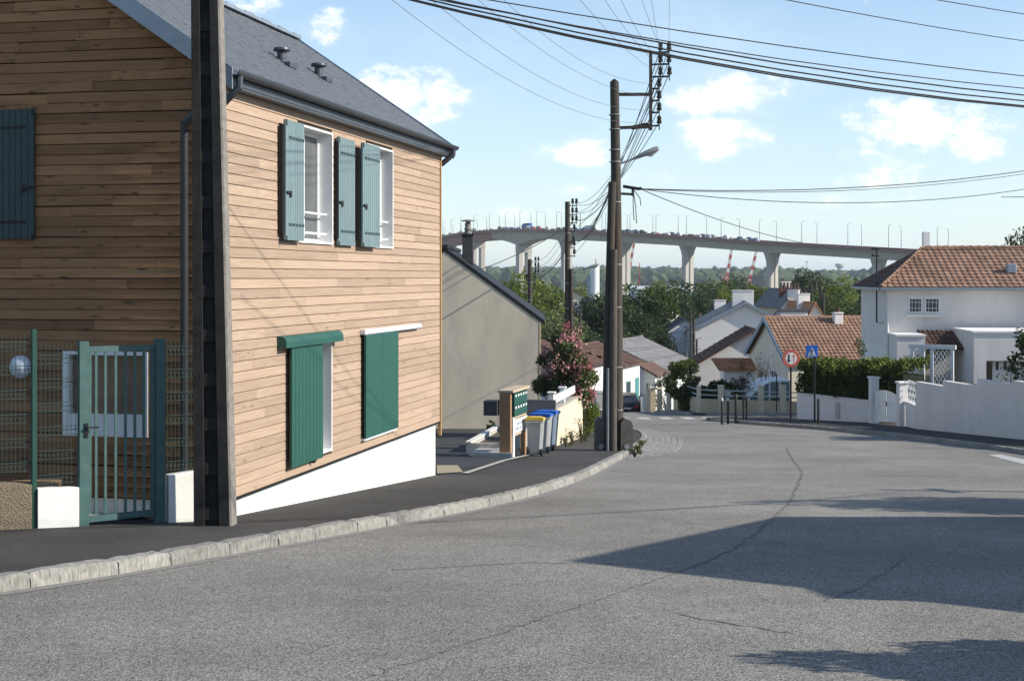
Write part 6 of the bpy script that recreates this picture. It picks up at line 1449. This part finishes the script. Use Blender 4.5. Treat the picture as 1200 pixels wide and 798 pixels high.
# round tank and industrial sheds
M_shed = mat('blue-grey sheet cladding', (.30, .36, .42), .6, .08, 2); M_shedr = mat('pale shed roof', (.42, .45, .48), .6, .08, 1); M_shedb = mat('blue cladding', (.12, .26, .38), .6, .1, 2); M_redb = mat('dull red cladding', (.25, .09, .07), .7, .15, 2)
def shed(px0, px1, yt, Y, D, label, stripes):
    r = empty('industrial_shed', (Xat(px0, Y), Y, g(Y)), 0, label, 'shed'); w = Xat(px1, Y)-Xat(px0, Y); h = Zat(yt, Y)-g(Y)
    MB().box(0, w, 0, D, -1, h).build('wall', M_shed, r)
    MB().prism([(-.5, -.5, h+.01), (-.5, D+.5, h+.01), (-.5, D/2, h+1.2)], (w+1, 0, 0)).build('roof', M_shedr, r)
    for (y0, y1, m) in stripes: MB().box(0, w, -.15, -.01, Zat(y1, Y)-g(Y), Zat(y0, Y)-g(Y)).build('cladding_band', m, r)
    n = int(w/3)
    for k in range(n): MB().box(w*(k+.5)/n-.06, w*(k+.5)/n+.06, -.24, -.16, 0, h-.2).build('cladding_rib', M_shedr, r)
shed(766, 815, 346, 330, 30, 'long blue-grey shed with red and blue cladding bands left of the dark trees', ((352, 356, M_shedb), (356, 361, M_redb), (364, 369, M_shedb)))
shed(742, 800, 339, 520, 20, 'far pale shed with a parapet below the hills', ((341, 344, M_shedr),))
shed(860, 935, 343, 560, 20, 'far low shed behind the flat-topped tree', ((346, 350, M_shedr),))
shed(1010, 1060, 362, 260, 12, 'low shed under the conifers', ((368, 374, M_shedr),))
tk = empty('round_tank', (Xat(783, 190), 190, g(190)), 0, 'round pale tank end at the edge of the trees', 'tank')
zc = Zat(377, 190)-g(190); o = MB().lathe([(.2, -1.5), (1.1, -1.3), (1.25, 0), (1.1, 1.3), (.2, 1.5)], (0, 0, 0), 20).build('drum', mat('pale tank paint', (.5, .48, .42), .7, .12, 2), tk, True); o.location = (0, 0, zc); o.rotation_euler = (R(80), 0, .3)
for sx in (-.6, .6): MB().box(sx-.1, sx+.1, -.6, .6, -.5, zc-.6).build('cradle', M_iron, tk)
# white silo tower
sl_ = empty('white_silo', (Xat(697, 420), 420, g(420)), 0, 'tall white cylindrical silo with a small mast on top', 'silo')
sh_ = Zat(311, 420)-g(420); MB().lathe([(1.35, -1), (1.35, sh_), (1.2, sh_+.1)], (0, 0, 0), 28).build('cylinder', mat('white tower paint', (.72, .73, .74), .6, .03, .3), sl_, True); MB().lathe([(.9, 0), (.9, .6), (.7, .7)], (-1.6, .2, sh_-8), 12).build('side_duct', M_shedr, sl_); MB().tube([(.3, 0, sh_), (.3, 0, sh_+1.8)], .12, 6).build('mast', M_signp, sl_)
MB().box(-2.2, -1.3, -.4, .4, 0, sh_-3).build('stair_shaft', M_shed, sl_)
# ---------------------------------------------------------------- viaduct
M_br = mat('bridge concrete', (.42, .40, .365), .9, .08, .15, world=True, dirt=.25, dscale=.1, dcol=(.3, .28, .25)); M_brs = mat('brown-red bridge steel', (.27, .12, .085), .6, .1, .3, world=True); M_par = mat('bridge parapet', (.24, .105, .08), .7, .1, .5)
BP = [(1180, 700, 300.5), (1030, 750, 291.5), (905, 800, 284.5), (806, 850, 277.5), (732, 900, 273.8), (664, 950, 271), (614, 1005, 269.8), (560, 1085, 273.5), (527, 1165, 279.5), (490, 1270, 288), (455, 1390, 297)]
ctr = [Vector((Xat(a, y), y, Zat(c, y))) for a, y, c in BP]
def catm(pts, n):
    out = []
    for i in range(len(pts)-1):
        p0, p1, p2, p3 = pts[max(i-1, 0)], pts[i], pts[i+1], pts[min(i+2, len(pts)-1)]
        for k in range(n):
            t = k/n; out.append(.5*((2*p1)+(-p0+p2)*t+(2*p0-5*p1+4*p2-p3)*t*t+(-p0+3*p1-3*p2+p3)*t**3))
    out.append(pts[-1]); return out
NB = 12; cl_ = catm(ctr, NB)
vd = empty('viaduct', (ctr[3].x, ctr[3].y, g(850)), 0, 'long curved concrete road viaduct on tall piers crossing the sky', 'bridge'); VO = Vector((ctr[3].x, ctr[3].y, g(850)))
def deck(i0, i1, depth, m, nm):
    b = MB(); vs = []; fs = []
    for i in range(i0, i1+1):
        p = cl_[i]; t = (cl_[min(i+1, len(cl_)-1)]-cl_[max(i-1, 0)]); t.z = 0; t.normalize(); s = Vector((-t.y, t.x, 0)); d = depth(i)
        for (o, z) in ((-12.3, 0), (-12.3, -.7), (-6.5, -1.6), (-5.5, -d), (5.5, -d), (6.5, -1.6), (12.3, -.7), (12.3, 0)):
            q = p+s*o-VO; vs.append((q.x, q.y, q.z+z))
    n = i1-i0+1; fs = [(i*8+j, i*8+(j+1) % 8, (i+1)*8+(j+1) % 8, (i+1)*8+j) for i in range(n-1) for j in range(8)]+[tuple(range(8)), tuple(range(n*8-1, n*8-9, -1))]
    return b.add(vs, fs).build(nm, m, vd)
def dep(i):
    f = i/NB                               # control index; pier 6 is the big haunched one
    d = 5.6
    for pk, amp, wd_ in ((6, 5.2, .55), (5, .9, .3)):
        e = abs(f-pk); d += amp*max(0, 1-e/wd_)**1.6
    return d
deck(0, 6*NB+6, dep, M_br, 'girder'); deck(6*NB+6, len(cl_)-1, lambda i: 6.3, M_brs, 'steel_span')
for side in (-1, 1):
    b = MB(); vs = []
    for i in range(len(cl_)):
        p = cl_[i]; t = (cl_[min(i+1, len(cl_)-1)]-cl_[max(i-1, 0)]); t.z = 0; t.normalize(); s = Vector((-t.y, t.x, 0)); 
        for o, z in ((12.35, -.75), (12.35, .7), (12.1, .7), (12.1, -.75)): q = p+s*o*side-VO; vs.append((q.x, q.y, q.z+z))
    n = len(cl_); b.add(vs, [(i*4+j, i*4+(j+1) % 4, (i+1)*4+(j+1) % 4, (i+1)*4+j) for i in range(n-1) for j in range(4)]+[(0, 1, 2, 3)]).build('parapet', M_par, vd)
for k in range(1, 9):
    p = ctr[k]; t = (ctr[k+1]-ctr[k-1]); ang = math.atan2(t.y, t.x); d = dep(k*NB) if k < 7 else 6.3; zt = p.z-VO.z-d+.1; zb_ = -3.0; w = (4.6, 3.9)[k < 6]; big = k >= 6
    rt_ = MB(); base = p-VO
    pr = empty('pier', (base.x, base.y, 0), ang) if 0 else None
    def ring(hx, hy, z): 
        ca, sa_ = math.cos(ang), math.sin(ang); c = .7
        return [(base.x+x*ca-y*sa_, base.y+x*sa_+y*ca, z) for x, y in ((-hx, -hy+c), (-hx+c, -hy), (hx-c, -hy), (hx, -hy+c), (hx, hy-c), (hx-c, hy), (-hx+c, hy), (-hx, hy-c))]
    def loft(rings): 
        b = MB(); n = len(rings); vs = [v for r_ in rings for v in r_]; b.add(vs, [(i*8+j, i*8+(j+1) % 8, (i+1)*8+(j+1) % 8, (i+1)*8+j) for i in range(n-1) for j in range(8)]+[tuple(range(8)), tuple(range(n*8-1, n*8-9, -1))]); return b
    if not big:
        o = loft([ring(1.7, w, zb_), ring(1.7, w, zt-6), ring(1.9, w+.6, zt-3), ring(2.2, w+2.0, zt)]).build('pier', M_br, vd)
        ca, sa_ = math.cos(ang), math.sin(ang)
        for q in (-1, 1):
            x, y = 1.75*0, q*0
        for sx in (-1, 1): 
            c0 = (base.x+sx*1.72*ca, base.y+sx*1.72*sa_); MB().tube([(c0[0], c0[1], zb_), (c0[0], c0[1], zt-3)], .55, 6).build('pier_groove', mat('shadowed joint concrete', (.3, .28, .25), .95, .1), o)
    else:
        for q in (-1, 1):
            off_ = 3.4*q; base0 = base.copy(); base = base0+Vector((-math.sin(ang)*off_, math.cos(ang)*off_, 0)); loft([ring(2.3, 2.2, zb_), ring(2.3, 2.2, zt)]).build('pier', M_br, vd); base = base0
        loft([ring(2.5, 5.7, zt-5), ring(2.6, 5.8, zt)]).build('pier_head', M_br, vd)
# lamp posts on the viaduct, traffic
M_lp = mat('bridge lamp steel', (.26, .28, .30), .5, .1)
lpm = MB().tube([(0, 0, 0), (0, 0, 12.5)], [.24, .14], 6).tube([(0, 0, 12.4), (1.8, 0, 12.7)], [.1, .08], 5).box(1.4, 2.6, -.2, .2, 12.6, 12.8)
lme = lpm.mesh('bridge_lamp', M_lp); 
acc = 0; last = cl_[2]
for i in range(2, len(cl_)-6):
    p = cl_[i]; nx = cl_[i+1]; t = (nx-p); acc += t.length
    if acc > 23.5:
        acc = 0; t.z = 0; t.normalize(); s = Vector((-t.y, t.x, 0))
        for sd_ in (1, -1):
            q = p+s*11.4*sd_+t*(6 if sd_ < 0 else 0); r = link('bridge_lamp', lme, None, q, (0, 0, math.atan2(s.y, s.x)+(math.pi if sd_ > 0 else 0))); tag(r, 'tall slim lamp post on the viaduct', 'street lamp', 'lamp posts on the viaduct')
def mini_car(m):
    b = MB(); b.prism([(-2.1, -.85, .3), (2.1, -.85, .3), (2.15, -.85, .75), (1.2, -.85, .92), (.6, -.85, 1.45), (-1.2, -.85, 1.48), (-2.0, -.85, 1.0)], (0, 1.7, 0)); return b.mesh('car_body', m)
cmats = [mat('far car '+n_, c, .3, .05) for n_, c in (('white', (.5, .5, .5)), ('silver', (.3, .31, .32)), ('dark', (.03, .03, .035)), ('blue', (.04, .07, .15)), ('red', (.25, .03, .03)), ('grey', (.12, .125, .13)))]
cmesh = [mini_car(m) for m in cmats]; rnd = random.Random(12)
names_ = ['white', 'silver', 'black', 'blue', 'red', 'grey']
L_acc = 0; nextd = 0
wheel_me = MB().tube([(-1.3, -.87, .32), (-1.3, .87, .32)], .32, 8).tube([(1.3, -.87, .32), (1.3, .87, .32)], .32, 8).mesh('wheels', M_rub)
for i in range(int(2.15*NB), int(8.3*NB)):
    p = cl_[i]; t = cl_[i+1]-p; seglen = t.length; t.normalize(); s = Vector((-t.y, t.x, 0)).normalized(); k = 0.0
    while L_acc <= seglen:
        q = p+t*L_acc
        for lane in (9.6, 6.4):
            if rnd.random() < (.92 if i < 6*NB else .5):
                c = rnd.choice((0, 1, 2, 2, 3, 2, 5, 5, 2, 5, 3, 1, 4)); r = empty('far_car', q+s*lane+t*rnd.uniform(-.8, .8)+Vector((0, 0, .02)), math.atan2(t.y, t.x), names_[c]+' car queuing in traffic on the viaduct', 'car', 'cars queuing on the viaduct'); sc_ = 1.0+rnd.choice((0, 0, .3, .6, .9))
                o = link('body', cmesh[c], r); o.scale = (1, 1, sc_); link('wheels', wheel_me, r)
        L_acc += rnd.uniform(5.4, 8)
    L_acc -= seglen
def truck(px, Yi, L_, H_, m, label):
    i = min(range(len(cl_)), key=lambda k: abs((cl_[k].x/cl_[k].y*F+CX)-px)); p = cl_[i]; t = (cl_[i+1]-p).normalized(); s = Vector((-t.y, t.x, 0)).normalized()
    r = empty('truck', p+s*3.4+Vector((0, 0, .02)), math.atan2(t.y, t.x), label, 'truck'); MB().bbox(-L_/2, L_/2-2.4, -1.25, 1.25, 1.1, H_, .1).build('trailer', m, r); MB().bbox(L_/2-2.1, L_/2, -1.2, 1.2, .5, H_*.85, .2).build('cab', m, r)
    for x in (-L_*.35, -L_*.25, L_*.35): MB().tube([(x, -1.25, .5), (x, 1.25, .5)], .5, 10).build('wheel', M_rub, r)
truck(622, 0, 12.5, 4.6, mat('blue truck tarpaulin', (.03, .10, .28), .6, .1), 'blue box truck on the viaduct above the haunched pier'); truck(695, 0, 13, 4.3, mat('white truck body', (.55, .56, .57), .5, .05), 'long white truck on the viaduct between the poles')
# ---------------------------------------------------------------- cranes, masts, water tower beyond
M_cw = mat('crane white', (.62, .6, .58), .6, .05); M_cr = mat('crane red', (.42, .05, .04), .6, .05)
def crane(px0, py0, px1, py1, Y, label):
    a = P(px0, py0, Y); c = P(px1, py1, Y); r = empty('harbour_crane', (a.x, a.y, g(Y)), 0, label, 'crane'); A = a-Vector((a.x, a.y, g(Y))); Cc = c-Vector((a.x, a.y, g(Y))); n = 9
    for i in range(n): MB().beam(A.lerp(Cc, i/n), A.lerp(Cc, (i+1)/n), 2.4-.09*i, 2.4-.09*i).build('boom_section', (M_cw, M_cr)[i % 2], r)
    MB().bbox(A.x-2.6, A.x+2.2, -2, 2, A.z-4, A.z+3, .3).build('machine_house', mat('crane cab brown-red', (.3, .13, .08), .7, .2, 1), r); MB().bbox(A.x-3.4, A.x-2.4, -1.5, 1.5, A.z-2, A.z+5, .1).build('counter_frame', mat('crane yellow', (.45, .3, .08), .6, .1), r)
    for sx in (-2.2, 2.2):
        for sy in (-2, 2): MB().beam((A.x+sx, sy, 0), (A.x+sx*.6, sy*.6, A.z-4), .8, .8).build('leg', mat('crane blue', (.06, .13, .28), .6, .1), r)
crane(851, 330, 859, 283, 1120, 'red and white striped crane boom left of the middle viaduct pier'); crane(877, 333, 889, 284, 1120, 'red and white striped crane boom beside the middle viaduct pier'); crane(735, 330, 744, 280, 1150, 'red and white striped crane boom right of the triple pole')
wt = empty('water_tower', (Xat(984, 3000), 3000, g(3000)-2), 0, 'pale water tower on the far wooded ridge', 'tower'); zt_ = Zat(309.5, 3000)-g(3000)+2
MB().lathe([(5, 0), (4.2, zt_-10), (4.2, zt_-9)], (0, 0, 0), 16).build('shaft', M_br, wt, True); MB().lathe([(4.3, zt_-9), (9, zt_-5), (9.2, zt_), (8, zt_+1)], (0, 0, 0), 20).build('tank', M_br, wt, True)
for k, (px, yt, Y, lab) in enumerate(((945.5, 307, 420, 'tall floodlight mast with a round head before the far hills'), (773, 333, 480, 'lamp mast before the far pale shed'), (749.5, 308, 900, 'thin red and white radio mast beyond the viaduct'), (829, 322, 600, 'thin lamp mast between the viaduct piers'), (943, 331, 300, 'lamp mast beside the tall dark tree'))):
    h = Zat(yt, Y)-g(Y); r = empty('lamp_mast', (Xat(px, Y), Y, g(Y)), 0, lab, 'mast'); w = .28/1667*Y if k != 2 else .3
    MB().tube([(0, 0, -1), (0, 0, h)], [w*1.2, w*.8], 6).build('mast', M_lp if k != 2 else M_cr, r)
    if k != 2: MB().lathe([(w*1.2, h-.3), (w*4, h), (w*4, h+w*2), (w, h+w*2.5)], (0, 0, 0), 8).build('lamp_head', M_lp, r)
for k, (px, yt, yb, Y) in enumerate(((951, 333, 372, 200), (956, 330, 372, 210), (962, 335, 378, 190), (965, 343, 380, 180), (959, 340, 375, 205))):
    h = Zat(yt, Y)-g(Y); r = empty('far_pole', (Xat(px, Y), Y, g(Y)), 0, 'far timber line pole among the trees left of the white house', 'pole', 'far line poles'); MB().tube([(0, 0, -.3), (0, 0, h)], [.2, .15], 8).build('shaft', M_pole, r); MB().beam((-.7, 0, h-.6), (.7, 0, h-.6), .12, .12).build('cross_arm', M_pole, r)
wc = empty('white_crane', (Xat(1085, 1400), 1400, g(1400)), 0, 'distant white crane top showing above the viaduct', 'crane')
h = Zat(272, 1400)-g(1400); MB().beam((0, 0, 0), (0, 0, h), 6, 6).build('tower', M_cw, wc); MB().beam((0, 0, h-18), (14, 0, h-17.5), 2, 2).build('jib', M_cw, wc)
# far building blocks on the slope across the river
rnd = random.Random(21)
for k in range(46):
    px = rnd.uniform(525, 1020); Y = rnd.uniform(1900, 2900); x = Xat(px, Y); w = rnd.uniform(10, 26); d = 12; hgt = rnd.uniform(6, 11); z = g(Y)+5*math.sin(x*.0011+Y*.0007)+4*math.sin(x*.0031+1)
    red = rnd.random() < .5; r = empty('far_house', (x, Y, z), rnd.uniform(-.4, .4), 'tiny far %s roofed house on the wooded slope across the river' % ('red' if red else 'grey'), 'house', 'far red roofed houses' if red else 'far grey roofed houses')
    MB().box(0, w, 0, d, -4, hgt).build('wall', M_cream if rnd.random() < .5 else M_bw, r); MB().prism([(-.5, -.5, hgt+.01), (-.5, d+.5, hgt+.01), (-.5, d/2, hgt+4)], (w+1, 0, 0)).build('roof', M_tiler if red else M_slate2, r)
# far woodland: lumpy crowns joined into one mass
def woodland(name, label, n, y0, y1, seed, rlo, rhi, m, pxr=(430, 1150), dens=None):
    rs = np.random.RandomState(seed); ico = bmesh.new(); bmesh.ops.create_icosphere(ico, subdivisions=2, radius=1); V = np.array([v.co for v in ico.verts]); Fc = np.array([[v.index for v in f.verts] for f in ico.faces]); ico.free()
    vs = []; fs = []; off = 0
    for i in range(n):
        Y = y0+(y1-y0)*rs.rand()**1.1; x = Xat(rs.uniform(*pxr), Y); r = rs.uniform(rlo, rhi)
        z = g(Y)+((5*math.sin(x*.0011+Y*.0007)+4*math.sin(x*.0031+1)) if Y > 1500 else 0)+r*.55
        nz = 1+.28*np.sin(V[:, 0]*5+rs.rand()*6+V[:, 2]*4)*np.sin(V[:, 1]*5+rs.rand()*6)+rs.normal(size=len(V))*.09
        vs.append(V*nz[:, None]*np.array([r*rs.uniform(.8, 1.3), r, r*rs.uniform(.75, 1.15)])+np.array([x, Y, z])); fs.append(Fc+off); off += len(V)
    vs = np.concatenate(vs); fs = np.concatenate(fs); me = bpy.data.meshes.new(name); me.from_pydata(vs.tolist(), [], fs.tolist()); me.materials.append(m); me.update(); o = bpy.data.objects.new(name, me); COL.objects.link(o); tag(o, label, 'woodland', None, 'stuff')
G_far = mat('far woodland', (.022, .040, .014), .95, .3, .05, col2=(.075, .10, .03), world=True, bump=.6, bscale=.6, bdist=2, detail=8)
woodland('far_woodland', 'wooded ridge across the river', 2600, 1750, 3900, 31, 6, 15, G_far)
woodland('riverside_trees', 'belt of trees along the near river bank under the viaduct', 620, 560, 1500, 32, 4, 8, G_far)
woodland('quarter_trees', 'mass of garden trees between the far houses', 150, 260, 540, 33, 1.8, 3.6, G_far)
# ---------------------------------------------------------------- neighbours out of the frame that throw the shadows on the road
def cast(px, py, X):
    q = GP(px, py, KH); lam = (X-q.x)/SUNV.x; return q+SUNV*lam
e1 = cast(940, 606, 10.6); ap = cast(700, 658, 11.2); e2 = cast(1330, 729, 11.6)
nh = empty('neighbour_house', (11.2, ap.y, 0), 0, 'white gabled house on the right of the street that shades the road', 'house')
O = Vector((11.2, ap.y, 0)); pts = [e1-O, ap-O, e2-O]
zg_ = g(12)-.6
MB().prism([(pts[0].x, pts[0].y, zg_-2), pts[0], pts[1], pts[2], (pts[2].x, pts[2].y, zg_)], (9, 0, 0)).build('wall', M_bw, nh)
for a, c in ((pts[0], pts[1]), (pts[1], pts[2])):
    MB().prism([a+Vector((-.05, 0, .01)), c+Vector((-.05, 0, .01)), c+Vector((-.05, 0, .16)), a+Vector((-.05, 0, .16))], (9.1, 0, 0)).build('roof', M_slate2, nh)
win(nh, 'y', -2.0, -.8, 2.5, 3.8, min(p.x for p in pts)+.0, -1)
q = cast(1150, 593, 15.0); tree('round', 15.4, q.y, q.z-g(q.y)+1.6, 'round garden tree on the right whose shadow falls on the road', None, wid=.75)
q = cast(1175, 775, 6.3); bush(6.3, q.y, q.z-g(q.y)+.55, (.95, .95), G_mid, 'rounded shrub on the right verge before the neighbour house', 11000, .12, seed=91, ncl=30)
for x, y, zc, lab in ((Xat(2000, 22.5), 22.5, 6.6, 'timber pole on the right pavement that ends the thick cable bundle'), (Xat(-120, 11), 11.0, 6.6, 'timber pole on the left pavement that starts the thick cable bundle')):
    rpo = empty('utility_pole', (x, y, g(y)), 0, lab, 'utility pole'); MB().tube([(0, 0, -.3), (0, 0, zc+.6)], [.16, .12], 12).build('main_pole', M_pole, rpo); MB().beam((0, -.6, zc), (0, .6, zc), .1, .1).build('cross_arm', M_iron, rpo)
an = empty('tv_antenna', (Xat(1206, 74), 74, Zat(296, 74)), 0, 'thin television antenna standing on the ridge of the white house', 'antenna')
zt = Zat(231, 74)-Zat(296, 74); MB().tube([(0, 0, -.3), (0, 0, zt+.2)], .03, 6).build('mast', M_galv, an); MB().tube([(-1.45, 0, zt), (.4, 0, zt)], .022, 5).build('boom', M_galv, an)
for k in range(6): MB().tube([(-.5+k*.16, -.3, zt), (-.5+k*.16, .3, zt)], .012, 4).build('rod', M_galv, an)
# ---------------------------------------------------------------- air
M_haze = bpy.data.materials.new('haze'); M_haze.use_nodes = True; nt = M_haze.node_tree; nt.nodes.remove(nt.nodes['Principled BSDF'])
pv = nt.nodes.new('ShaderNodeVolumePrincipled'); pv.inputs['Color'].default_value = (.80, .89, 1, 1); pv.inputs['Density'].default_value = .00011; pv.inputs['Anisotropy'].default_value = .2; nt.links.new(pv.outputs[0], nt.nodes['Material Output'].inputs['Volume'])
M_haze.cycles.homogeneous_volume = True if hasattr(M_haze.cycles, 'homogeneous_volume') else True
hz = MB().box(-6500, 6500, -65, 9500, -40, 60).build('haze', M_haze); tag(hz, kind='stuff')
bpy.context.view_layer.update()
